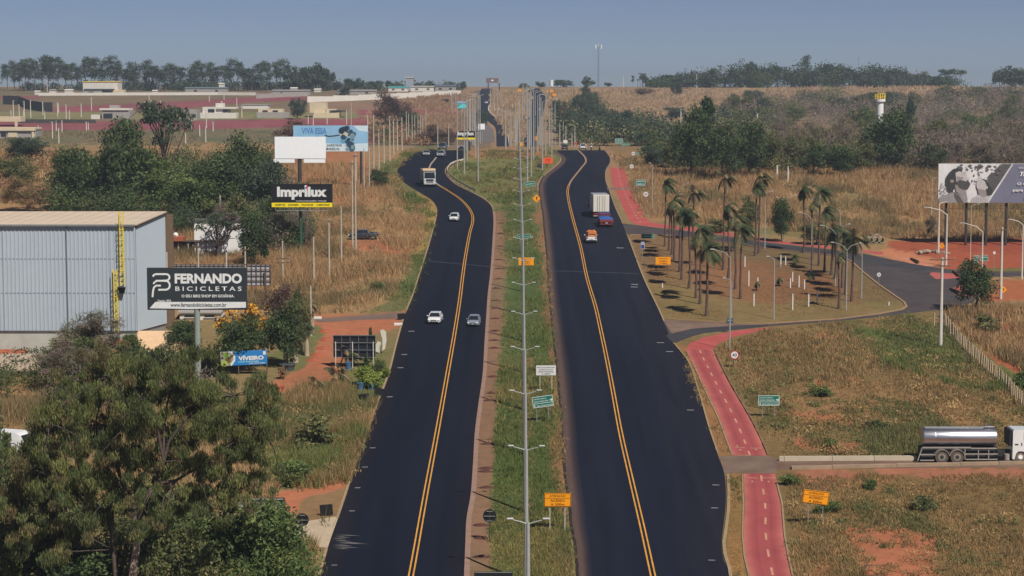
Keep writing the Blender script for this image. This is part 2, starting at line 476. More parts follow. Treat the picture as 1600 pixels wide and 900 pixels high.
def col_right(s, p, v):
    n = float(fbm(np.float64(p.x * .5), np.float64(p.y * .05), 13)); n2 = float(fbm(np.float64(p.x * 1.6), np.float64(p.y * .35), 18))
    k_ = float(fbm(np.float64(p.x * 1.1), np.float64(p.y * .018), 87)); n = n * .5 + k_ * .6
    e = max(0.0, min(1.0, (.085 - s) / .04))
    d = e * (.78 + .2 * n2) + (1 - e) * (sum(.09 * max(0, 1 - abs(s - c) / .04) for c in (.17, .30, .56, .70, .84)) * (.4 + n2) + .05 + max(0, (s - .6) / .4) * .20 * n * 1.4 + .06 * n)
    return TAR * (1.15 - d) * (.5 + 1.1 * n) + DUST * d * (.32 + .6 * e)
asph = mat('new_asphalt', (1, 1, 1), 0.72, var=0.10, scale=2.0, attr='tint', spec=0.10)
ribbon('road_left', LR, asph, 0.010, 26, col_left)
ribbon('road_right', RR, asph, 0.012, 30, col_right)
# centre lines
LC = catmull([(960, 630), (900, 642), (775, 664.5), (675, 683), (585, 699), (510, 712), (460, 719.5), (435, 722.5), (385, 730), (360, 735), (348, 738.3), (340, 738.8), (330, 735.5),
      (320, 728.5), (310, 718), (298, 700), (287, 682.5), (280, 675), (272, 671), (264, 670.5), (257, 673), (250, 678.5), (243, 684), (237, 690), (232, 696)], 1.5)
RCL = catmull([(960, 1034), (900, 1020.5), (825, 1004), (750, 986.5), (675, 969.5), (610, 957.5), (560, 948), (510, 937.5), (485, 932), (435, 917.5), (385, 907), (335, 893.5), (310, 888), (297, 887),
      (285, 891), (272, 900.5), (262, 908.5), (252, 915.5), (245, 913.5), (238, 907), (232, 901)], 1.5)
yel = mat('yellow_road_paint', srgb(204, 146, 60), 0.7, var=0.22, scale=1.2)
pale = mat('worn_pale_paint', srgb(150, 138, 120), 0.8, var=0.2, scale=.8)
def line_rows(C, off, wd):
    out = []
    P = [at(u, v) for v, u in C]
    for i, (v, u) in enumerate(C):
        a, b = P[max(0, i - 1)], P[min(len(P) - 1, i + 1)]
        t = b - a; t.normalize(); k = max(abs(t.y), .3)        # widen where the line runs sideways
        s = S(v) / k
        out.append((v, u + (off - wd / 2) * s, u + (off + wd / 2) * s))
    return out
for C, rd in ((LC, 'left'), (RCL, 'right')):
    near = [r for r in C if r[0] > 290]; fr = [r for r in C if r[0] <= 291.6]
    for off in (-.165, .165):
        o = ribbon('centre_line', line_rows(near, off, .125), yel, .019)
    ribbon('centre_line', line_rows(fr, 0, .42), pale if rd == 'left' else mat('worn_tan_paint', srgb(150, 120, 96), .8, var=.2), .019)
# faint construction joint across each carriageway
joint = mat('asphalt_joint', srgb(50, 56, 70), .8, var=.3, scale=3)
sheet('asphalt_joint', [(668, 407.6), (766, 416.2), (766, 417.2), (668, 408.6)], joint, .018)
sheet('asphalt_joint', [(862, 422.6), (1000, 427.2), (1000, 428.2), (862, 423.6)], joint, .018)
# chalky spray on the left lane near the driveway, and short white setting-out ticks
chalk = mat('dusty_chalk', srgb(104, 100, 100), .9, var=.35, scale=2.5)
tick = mat('white_tick_paint', srgb(150, 150, 150), .8, var=.3, scale=3)
for k in range(9):
    u0 = 518 + random.random() * 10; v0 = 836 + k * 2.6 + random.random()
    L = 22 + random.random() * 34
    sheet('dust_streak', [(u0, v0), (u0 + L * .5, v0 - .2), (u0 + L, v0 + 1.5), (u0 + L * .5, v0 + .9 + random.random() * .5)], chalk, .017 + k * .0006)
for v in (517.5, 553.8, 574.5, 699.8, 729.8, 762.2, 798.3, 883, 620):
    r = LR[np.argmin(abs(LR[:, 0] - v))]; u0 = r[1] + 8 + random.random() * 7
    sheet('setting_out_tick', [(u0, v), (u0 + 9, v - .2), (u0 + 9, v + .5), (u0, v + .7)], tick, .018)
for v in (387, 444, 448, 535, 549, 640.4, 757.5, 793.4, 875):
    r = RR[np.argmin(abs(RR[:, 0] - v))]; u0 = r[2] - 20 - random.random() * 6
    sheet('setting_out_tick', [(u0, v), (u0 + 11, v + .3), (u0 + 11, v + 1.0), (u0, v + .7)], tick, .018)
conc = mat('pale_concrete', srgb(160, 146, 128), .9, var=.18, scale=2, bump=.3)
pink = mat('dusty_gutter_concrete', srgb(142, 114, 100), .9, var=.15, scale=2)
dark = mat('dark_edge_soil', srgb(42, 34, 32), .95, var=.3, scale=2)
tan_k = mat('tan_kerb_stone', srgb(150, 128, 98), .9, var=.2, scale=2)
# kerb of the left road, outer side, broken by the driveways
def cut(C, col, v0, v1, off=0): return [(r[col] + off, r[0]) for r in C if v0 <= r[0] <= v1][::2]
kerb('kerb', cut(LR, 1, 856, 960, -1.5), .22, .10, tan_k)
kerb('kerb', cut(LR, 1, 499, 810, -1.2), .22, .10, tan_k)
kerb('kerb', cut(LR, 1, 322, 487, -.8), .2, .10, tan_k)
ribbon('gutter', [(r[0], r[2], r[2] + .42 * S(r[0])) for r in LR if r[0] > 330], pink, .014)
kerb('kerb', cut(LR, 2, 255, 328, 1.5), .3, .15, pink)
# ragged dark edge of the right road on the median side and its outer kerb
kerb('asphalt_edge', [(u + (random.random() - .5) * 1.2, v) for u, v in cut(RR, 1, 236, 960, -.6)], .22, .05, dark)
kerb('kerb', cut(RR, 1, 238, 300, -3.5), .3, .16, pink)
kerb('kerb', [(u + 1, v) for u, v in cut(RR, 2, 372, 502)], .2, .10, tan_k)
kerb('kerb', [(u + 1.2, v) for u, v in cut(RR, 2, 537, 711)], .16, .10, tan_k)
kerb('kerb', [(u + 1.2, v) for u, v in cut(RR, 2, 234, 346)], .2, .12, pink)
kerb('kerb', [(1137.5, 742), (1139, 770), (1138, 800), (1134, 830), (1131, 850), (1133, 868), (1140, 890), (1146, 930)], .25, .10, tan_k)
# side roads and junction on the right
grey = mat('grey_junction_asphalt', srgb(72, 65, 66), .85, var=.22, scale=.35, spec=.2)
sheet('side_road', [(966, 347), (972, 349), (1032, 356.5), (1075, 361), (1130, 368), (1200, 379), (1300, 390), (1350, 396), (1400, 407), (1450, 416), (1475, 420), (1525, 424), (1700, 424), (1700, 430),
      (1540, 433), (1510, 440), (1498, 446), (1530, 462), (1520, 473), (1470, 484), (1425, 489), (1375, 495), (1315, 501), (1200, 510), (1100, 521), (1075, 527), (1056, 536), (1045, 534), (1030, 500), (1036, 499.5),
      (1150, 506), (1200, 506.5), (1312, 499), (1375, 491), (1412, 484), (1419, 479), (1415, 472), (1375, 445), (1350, 425), (1330, 407), (1310, 400), (1200, 387.5), (1050, 367), (982, 367), (974, 360)], grey, .007)
worn = mat('brown_worn_asphalt', srgb(118, 96, 84), .9, var=.25, scale=.4)
sheet('dusty_apron', [(1036, 500), (1150, 506.3), (1200, 507), (1110, 515), (1050, 522)], worn, .013)
darkp = mat('dark_patched_asphalt', srgb(58, 56, 60), .85, var=.2, scale=.3)
sheet('asphalt_patch', [(1040, 524), (1080, 514), (1150, 508.5), (1200, 507.5), (1200, 509.5), (1100, 520), (1056, 534), (1047, 532)], darkp, .019)
sheet('asphalt_patch', [(1040, 358.5), (1200, 380.5), (1340, 396), (1400, 408), (1470, 420), (1440, 424), (1380, 415), (1300, 397), (1200, 386), (1045, 364)], darkp, .013)
kerb('kerb', dense([(984, 367), (1050, 368), (1200, 388.5), (1308, 401), (1330, 408.5), (1349, 426), (1374, 446), (1413, 473), (1416, 479), (1410, 483.5), (1374, 490.5), (1311, 498.5), (1200, 505.8), (1150, 505.3), (1038, 498.5)], 4), .3, .12, mat('sandy_kerb', srgb(150, 120, 92), .9, var=.15))
# red cycle path
redp = mat('red_cycle_path', srgb(166, 80, 76), .85, var=.16, scale=.35, spec=.2)
redt = mat('red_path_surface', (1, 1, 1), .85, var=.10, scale=.4, spec=.15, attr='tint')
RP = np.array(srgb(154, 76, 76)); RL = np.array(srgb(178, 108, 96))
def col_path(s_, p, v):
    n = float(fbm(np.float64(p.x * 1.2), np.float64(p.y * .25), 63)); e = min(s_, 1 - s_); k = max(0, 1 - e / .2) * (.45 + .7 * n) + .3 * (n - .5)
    t_ = max(0, 1 - abs(abs(s_ - .5) - .2) / .07) * .18
    return (RP * (1 - k) + RL * k) * (1 - t_)
BP = catmull([(546, 1072, 1114), (556, 1076, 1118), (567, 1082, 1123), (602, 1100, 1141), (657, 1126, 1173), (685, 1136, 1187), (712, 1146, 1198)], 3)
ribbon('cycle_path', BP, redt, .008, 16, col_path)
sheet('cycle_path', [(1206, 510.8), (1150, 516.5), (1100, 527), (1077, 537), (1072, 546), (1114, 546), (1122, 537), (1150, 525.5), (1206, 513.5)], redp, .0085)
BP2 = catmull([(740, 1162, 1211), (752, 1162.5, 1213), (787, 1164, 1221), (837, 1162, 1225), (870, 1165, 1231), (900, 1172, 1237), (960, 1186, 1252)], 3)
ribbon('cycle_path', BP2, redt, .008, 16, col_path)
BP3 = catmull([(262, 953, 976), (290, 958, 984), (300, 963, 988), (325, 974, 1001), (338, 980, 1008), (347, 986, 1016)], 2)
ribbon('cycle_path', BP3, redp, .008)
sheet('cycle_path', [(986, 347), (1016, 347), (1035, 350.5), (1075, 354.5), (1130, 362), (1200, 374), (1300, 386), (1380, 394), (1380, 398), (1300, 389), (1200, 378.5), (1130, 367), (1075, 360), (1032, 355.8), (1000, 352)], redp, .0085)
ribbon('dusty_crossing', [(v, 948 + (v - 293) * .4, 987 + (v - 293) * .5) for v in (293.2, 296.6)], worn, .017)
for v in (234, 240, 246, 252, 258): pass
ribbon('path_shoulder', catmull([(228, 937, 944), (245, 952, 966), (262, 953, 976)], 2), mat('dusty_brown_path', srgb(140, 108, 80), .95, var=.2, scale=.5), .009)
dash = mat('cream_path_paint', srgb(186, 138, 110), .8, var=.2)
def dashes(C, frac=.5, step=4.7):
    pts = [at(r[1] + (r[2] - r[1]) * frac, r[0], .0) for r in C]
    acc = 0; mb = []
    for a, b in zip(pts[:-1], pts[1:]):
        d = (b - a).length; n = max(1, int(d / .2))
        for k in range(n):
            acc += d / n
            if acc % step < 2.0: mb.append((a.lerp(b, k / n), (b - a).normalized(), d / n))
    m = MB()
    for p, t, L in mb:
        s = Vector((t.y, -t.x, 0)).normalized() * .09; e = t * L
        m.add([p - s, p + s, p + s + e, p - s + e], [(0, 1, 2, 3)], dash)
    o = m.build('path_dash_line'); o.location.z = .020; o['kind'] = 'structure'
dashes(BP[::-1]); dashes(BP2[::-1], .55); dashes(BP3[::-1], .5)
for (u, v, d) in [(1157, 703, 1), (1181, 703, -1), (1175.5, 752.5, 1), (1201, 753, -1), (1152, 697, 1)]:
    sheet('path_marking', [(u - 2.2, v + d), (u + 2.2, v + d), (u, v - d * 1.6)], dash, .021)
for (a, b, v) in [(1149, 1164, 699.3), (1172, 1190, 700), (1153, 1170, 711), (1168, 1184, 746.5), (1190, 1212, 746.5)]: sheet('path_marking', [(a, v), (b, v + .2), (b, v + .9), (a, v + .7)], dash, .020)
# crossing and walled access road where the tanker stands
ribbon('crossing', [(v, 1124 + (v - 712) * .25, 1204 + (v - 712) * .4) for v in (712.5, 726, 739.5)], mat('grey_crossing', srgb(112, 92, 80), .9, var=.25, scale=.5), .010)
sheet('access_road', [(1205, 716), (1900, 716), (1900, 728), (1220, 733), (1208, 736)], mat('brown_access_asphalt', srgb(112, 88, 74), .9, var=.25, scale=.4), .006)
kerb('kerb', dense([(1085, 546), (1082, 566), (1098, 602), (1124, 657), (1134, 685), (1144, 711)], 3)[3:], .14, .07, tan_k)
kerb('kerb', dense([(1116, 546), (1125, 567), (1143, 602), (1175, 657), (1189, 685), (1200, 711)], 8), .16, .12, mat('cracked_brown_kerb', srgb(120, 96, 72), .95, var=.5, scale=2), jit=.8)
kerb('kerb', dense([(1213.5, 754), (1222, 787), (1226, 837), (1232, 870), (1238.5, 900)], 4), .14, .10, tan_k)
kerb('kerb', dense([(1160, 742), (1161.5, 787), (1160, 837), (1163, 870), (1170, 900)], 5), .12, .08, tan_k)
# driveways on the left
sheet('driveway', [(410, 826), (440, 820), (475, 815), (531, 806), (512, 856), (470, 852), (410, 850)], mat('pale_driveway', srgb(176, 158, 134), .9, var=.12, scale=.6), .008)
sheet('driveway', [(482, 498), (560, 493), (640, 487), (634, 498), (560, 500), (500, 504)], mat('thin_grey_drive', srgb(112, 92, 82), .9, var=.2, scale=.6), .008)
# far carriageways over the hill
fa = mat('distant_asphalt', (.008, .010, .019), .8, var=.15, scale=.05)
ribbon('far_road_left', catmull([(229, 776, 795), (224, 776, 794.5), (213, 775.5, 793.5), (207, 775.5, 792), (199, 773.5, 789.5), (189, 762.5, 779.5), (184, 757, 774), (178, 752, 766), (173, 751, 763), (164.5, 751, 763.5), (158, 751, 768), (153, 751, 769), (143, 750, 768.5), (138.5, 753, 768)], 1.2), fa, .12)
ribbon('far_road_right', catmull([(229, 820, 838), (219, 818.5, 838), (213, 818, 838), (199, 818, 841), (189, 820, 844), (178, 829, 848), (164, 831, 851), (148, 827, 851), (143, 826, 846), (138.5, 827, 842)], 1.2), fa, .12)
wl = mat('white_edge', srgb(190, 180, 165), .9, var=.1)
ribbon('road_edge_line', catmull([(224, 794.5, 795.6), (213, 793.5, 794.6), (199, 789.5, 790.8), (184, 774, 775.6), (173, 763, 764.6), (164.5, 763.5, 764.8)], 1.2), wl, .16)
ribbon('road_edge_line', catmull([(219, 817.4, 818.5), (199, 816.8, 818), (189, 818.8, 820.4), (178, 827.4, 829.2)], 1.2), wl, .16)
ribbon('service_road', catmull([(222, 752, 773), (210, 748, 772), (200, 742, 768), (190, 735, 757), (176, 733, 748)], 1.2), mat('far_grey_road', srgb(104, 98, 94), .9, var=.15, scale=.05), .08)
ribbon('service_road', catmull([(172, 742, 751), (160, 742, 751), (150, 736, 750), (141, 743, 750)], 1.2), mat('far_grey_road', srgb(104, 98, 94)), .08)

# ================================================================== HAZE
hz = MB().box((0, 3000, 55), (9000, 6100, 130)).build('haze')
hz.data.materials.clear()
hm_ = bpy.data.materials.new('haze'); hm_.use_nodes = True; ht = hm_.node_tree; ht.nodes.clear()
ho = ht.nodes.new('ShaderNodeOutputMaterial'); hv = ht.nodes.new('ShaderNodeVolumePrincipled')
hv.inputs['Color'].default_value = (.74, .86, 1.0, 1); hv.inputs['Density'].default_value = 0.00020; hv.inputs['Anisotropy'].default_value = 0.2
ht.links.new(hv.outputs[0], ho.inputs['Volume']); hz.data.materials.append(hm_)
hz['kind'] = 'stuff'
# ================================================================== VEGETATION
leafm = mat('foliage', (1.42, 1.40, 1.36), .65, var=.18, scale=.9, attr='tint', spec=.15, transl=.25)
barkm = mat('bark', (1, 1, 1), .95, var=.25, scale=3, attr='tint', spec=.1)
def rot_quads(P, a, b, Lw, Ll):
    """quads centred on P with axes a (width) and b (length)"""
    A = a * (Lw[:, None] / 2); B = b * (Ll[:, None] / 2)
    V = np.stack([P - A - B, P + A - B * .2, P + B, P - A * .6 + B * .3], 1)
    return V.reshape(-1, 3)
def unit(n, rng):
    d = rng.normal(size=(n, 3)); return d / np.linalg.norm(d, axis=1)[:, None]
def leaf_cloud(clumps, n, size, aspect, droop, pal, rng, shell=.45, jit=.25):
    C = np.array([c[:3] for c in clumps], float); Rr = np.array([c[3:6] for c in clumps], float)
    w_ = (Rr.prod(1)) ** (2 / 3); k = rng.choice(len(C), n, p=w_ / w_.sum())
    d = unit(n, rng); r = rng.random(n) ** shell
    P = C[k] + d * Rr[k] * r[:, None] * (1 + rng.normal(size=(n, 1)) * .08)
    b = unit(n, rng)
    if droop: b = b * (1 - droop) + np.array([0, 0, -1.0]) * droop; b /= np.linalg.norm(b, axis=1)[:, None]
    a = np.cross(b, unit(n, rng) + 1e-3); a /= np.linalg.norm(a, axis=1)[:, None]
    s = size * (.6 + .8 * rng.random(n))
    V = rot_quads(P, a, b, s * aspect, s)
    pal = np.array(pal, float)
    cb = rng.choice(len(pal), len(C)); lb = rng.choice(len(pal), n)
    T = np.where((rng.random(n) < .7)[:, None], pal[cb[k]], pal[lb]) * (1 + (rng.random(n)[:, None] - .5) * 2 * jit) * (1 + (rng.random(len(C))[k][:, None] - .5) * .35)
    return V, np.repeat(T, 4, 0)
def clumps_in(rx, ry, rz, zc, k, cr, rng, flat=.75, low=-.5, cx=0, cy=0):
    out = []
    while len(out) < k:
        d = unit(1, rng)[0] * rng.random() ** .4
        if d[2] < low: continue
        r = cr * (.65 + .7 * rng.random())
        out.append((cx + d[0] * rx, cy + d[1] * ry, zc + d[2] * rz, r, r, r * flat))
    return out
def np_tubes(segs, n=5):
    V = []; Fc = []
    for p0, p1, r0, r1 in segs:
        p0 = np.array(p0, float); p1 = np.array(p1, float); d = p1 - p0; L = np.linalg.norm(d)
        if L < 1e-4: continue
        d /= L; a = np.cross(d, [0.31, .93, .17]); a /= np.linalg.norm(a); b = np.cross(d, a)
        o = len(V)
        for p, r in ((p0, r0), (p1, r1)):
            for i in range(n):
                t = 2 * math.pi * i / n; V.append(p + (a * math.cos(t) + b * math.sin(t)) * r)
        Fc += [(o + i, o + (i + 1) % n, o + n + (i + 1) % n, o + n + i) for i in range(n)]
    return np.array(V), np.array(Fc)
def limb_segs(clumps, h0, r0, rng, bend=.4, top=None, fork=.35, every=1, base=(0, 0)):
    """a bent trunk and a limb to (some of) the clumps"""
    top = top or max(c[2] for c in clumps) * .8
    pts = [np.array([base[0], base[1], -.3])]; n = 6
    for i in range(1, n + 1):
        p = pts[-1] + np.array([rng.normal() * bend * .4, rng.normal() * bend * .4, top / n]); pts.append(p)
    rs = [r0 * (1 - .75 * i / n) for i in range(n + 1)]
    segs = [(pts[i], pts[i + 1], rs[i], rs[i + 1]) for i in range(n)]
    for c in clumps[::every]:
        t = fork + rng.random() * .45; k = t * n; i = int(min(n - 1, k)); p = pts[i] + (pts[i + 1] - pts[i]) * (k - i)
        q = np.array(c[:3]); m = p + (q - p) * .5 + rng.normal(size=3) * .12 * np.linalg.norm(q - p); m[2] += .05 * np.linalg.norm(q - p)
        r = rs[i] * .45
        segs += [(p, m, r, r * .65), (m, q, r * .65, r * .2)]
    return segs
def trunk_mesh(name, segs, col, n=5):
    V, Fc = np_tubes(segs, n); T = np.tile(np.array(col, float), (len(V), 1))
    return np_mesh(name, V, Fc, [barkm], T, smooth=True)
def cloud_mesh(name, V, T): return np_mesh(name, V, np.arange(len(V)).reshape(-1, 4), [leafm], T)

G_DARK = [srgb(66, 80, 50), srgb(56, 70, 44), srgb(76, 88, 54), srgb(60, 72, 50)]
G_MID = [srgb(84, 98, 56), srgb(72, 88, 50), srgb(98, 106, 62), srgb(66, 80, 46)]
G_LIME = [srgb(104, 116, 52), srgb(92, 106, 50), srgb(118, 124, 60)]
G_OLIVE = [srgb(94, 96, 60), srgb(82, 88, 56), srgb(108, 104, 70), srgb(74, 82, 52)]
G_GREY = [srgb(112, 100, 90), srgb(98, 90, 80), srgb(124, 110, 98), srgb(92, 90, 72)]
G_PURP = [srgb(92, 70, 68), srgb(80, 64, 58), srgb(104, 84, 74)]
G_BLUE = [srgb(66, 78, 62), srgb(58, 70, 58), srgb(76, 88, 66)]
G_DRYT = [srgb(140, 108, 84), srgb(124, 98, 76), srgb(150, 118, 90), srgb(104, 98, 66)]
BARK = srgb(92, 80, 70); PALE = srgb(158, 138, 124)
PROTO = {}
def proto(kind, variant):
    """trunk and crown meshes (unit: metres) of one kind of tree; shared by every copy"""
    key = (kind, variant)
    if key in PROTO: return PROTO[key]
    rng = np.random.default_rng(abs(hash(kind)) % 1 + 100 * variant + sum(map(ord, kind)))
    if kind in ('broad', 'bluebroad', 'olive', 'mid', 'purple'):
        pal = {'broad': G_DARK, 'bluebroad': G_BLUE, 'olive': G_OLIVE, 'mid': G_MID, 'purple': G_PURP}[kind]
        cl = clumps_in(4.0, 3.8, 3.9, 5.0, 40, 1.45, rng, low=-.95)
        V, T = leaf_cloud(cl, 6500 if kind != 'purple' else 3600, .42, .6, .15, pal, rng)
        tr = trunk_mesh('trunk', limb_segs(cl, 0, .28, rng, every=2), BARK)
    elif kind == 'far':
        cl = clumps_in(4.0, 4.0, 3.3, 4.6, 20, 1.8, rng, low=-.95)
        V, T = leaf_cloud(cl, 1300, .85, .7, .1, G_BLUE, rng)
        tr = trunk_mesh('trunk', limb_segs(cl, 0, .3, rng, every=3), BARK, 4)
    elif kind == 'gum':                      # tall open gum on the ridge
        cl = []
        H = 17 + rng.random() * 4
        for i in range(16 + rng.integers(6)):
            z = H * (.30 + .68 * rng.random() ** .7); sp_ = 3.4 * (1.15 - z / H * .6)
            a = rng.random() * 6.28; r = rng.random() ** .6 * sp_; q = 1.3 + rng.random() * 1.3
            cl.append((math.cos(a) * r, math.sin(a) * r, z, q, q, q * .8))
        V, T = leaf_cloud(cl, 1200, .8, .55, .3, G_BLUE, rng, shell=.6)
        tr = trunk_mesh('trunk', limb_segs(cl, 0, .28, rng, bend=.8, top=H * .9), srgb(112, 104, 98), 4)
    elif kind == 'conical':
        cl = []
        for i in range(26):
            z = 1.2 + 9.5 * rng.random(); s_ = (1 - z / 12.5) * 3.0; a = rng.random() * 6.28; r = rng.random() ** .5 * s_
            cl.append((math.cos(a) * r, math.sin(a) * r, z, 1.1, 1.1, 1.2))
        V, T = leaf_cloud(cl, 3200, .5, .5, .2, [srgb(50, 70, 44), srgb(60, 80, 48), srgb(46, 62, 42)], rng)
        tr = trunk_mesh('trunk', [((0, 0, -.3), (0, 0, 10), .2, .05)], BARK, 5)
    elif kind in ('bare', 'barebrown'):      # leafless thicket tree: limbs and masses of fine twigs
        cl = clumps_in(3.6, 3.4, 3.0, 4.2, 26, 1.2, rng, low=-.8)
        pal = G_GREY if kind == 'bare' else G_DRYT
        V, T = leaf_cloud(cl, 3400, 1.05, .07, -.35, pal, rng, shell=.6)
        V2, T2 = leaf_cloud(cl[:9], 500, .38, .6, 0, G_OLIVE, rng)
        V = np.concatenate([V, V2]); T = np.concatenate([T, T2])
        tr = trunk_mesh('trunk', limb_segs(cl, 0, .16, rng, every=1, fork=.1), srgb(128, 114, 106), 4)
    elif kind in ('bush', 'drybush', 'limebush', 'purplebush', 'greybush'):
        pal = {'bush': G_MID, 'drybush': G_DRYT, 'limebush': G_LIME, 'purplebush': G_PURP, 'greybush': G_OLIVE}[kind]
        cl = clumps_in(1.15, 1.1, .9, .85, 16, .5, rng, low=-.7)
        V, T = leaf_cloud(cl, 1300, .26, .5, .1, pal, rng)
        tr = trunk_mesh('trunk', limb_segs(cl, 0, .07, rng, every=2, top=1.2, fork=.1), BARK, 4)
    elif kind == 'ipe':
        cl = clumps_in(3.4, 3.0, 2.0, 4.6, 24, .8, rng, low=-.4)
        V, T = leaf_cloud(cl, 1500, .36, .8, 0, [srgb(196, 146, 44), srgb(186, 130, 36), srgb(206, 160, 66), srgb(130, 100, 60), srgb(110, 90, 60)], rng)
        tr = trunk_mesh('trunk', limb_segs(cl, 0, .2, rng, every=1, fork=.15), srgb(96, 82, 76))
    elif kind == 'umbrella':                 # flat-topped savanna tree with see-through crown
        cl = [(rng.normal() * 2.6, rng.normal() * 2.2, 6.2 + rng.normal() * .8, 1.3, 1.3, .55) for _ in range(20)]
        V, T = leaf_cloud(cl, 1900, .45, .6, 0, G_BLUE + G_BLUE + G_PURP[:1], rng)
        tr = trunk_mesh('trunk', limb_segs(cl, 0, .3, rng, every=1, fork=.2), srgb(84, 72, 68))
    PROTO[key] = (tr, cloud_mesh('crown', V, T))
    return PROTO[key]
def tree(kind, variant, loc, scale, label, cat='tree', name='tree', group=None, rz=None, stem=True):
    t = thing(name, label, cat, loc, random.random() * 6.28 if rz is None else rz, group)
    t.scale = scale if isinstance(scale, (tuple, list)) else (scale,) * 3
    tr, cr = proto(kind, variant)
    if stem: link('trunk' if name != 'bush' else 'stem', tr, t)
    link('crown' if name != 'bush' else 'foliage', cr, t)
    return t
def tree_px(kind, variant, u, v, wpx, hpx, label, nat=None, **kw):
    """tree standing at photo pixel (u, v), about wpx wide and hpx high"""
    W, H = nat or {'broad': (10.4, 9.8), 'bluebroad': (10.4, 9.8), 'olive': (10.4, 9.8), 'mid': (10.4, 9.8), 'purple': (10.4, 9.8), 'far': (11, 9.4), 'gum': (8.5, 19.5), 'conical': (6.5, 11.6), 'bare': (9, 8.2),
                   'barebrown': (9, 8.2), 'bush': (3, 2.2), 'drybush': (3, 2.2), 'limebush': (3, 2.2), 'purplebush': (3, 2.2), 'greybush': (3, 2.2), 'ipe': (8, 7), 'umbrella': (8, 7.5)}[kind]
    s = S(v); sx, sz = wpx / s / W, hpx / s / H
    return tree(kind, variant, at(u, v, -.05), (sx, sx, sz), label, **kw)

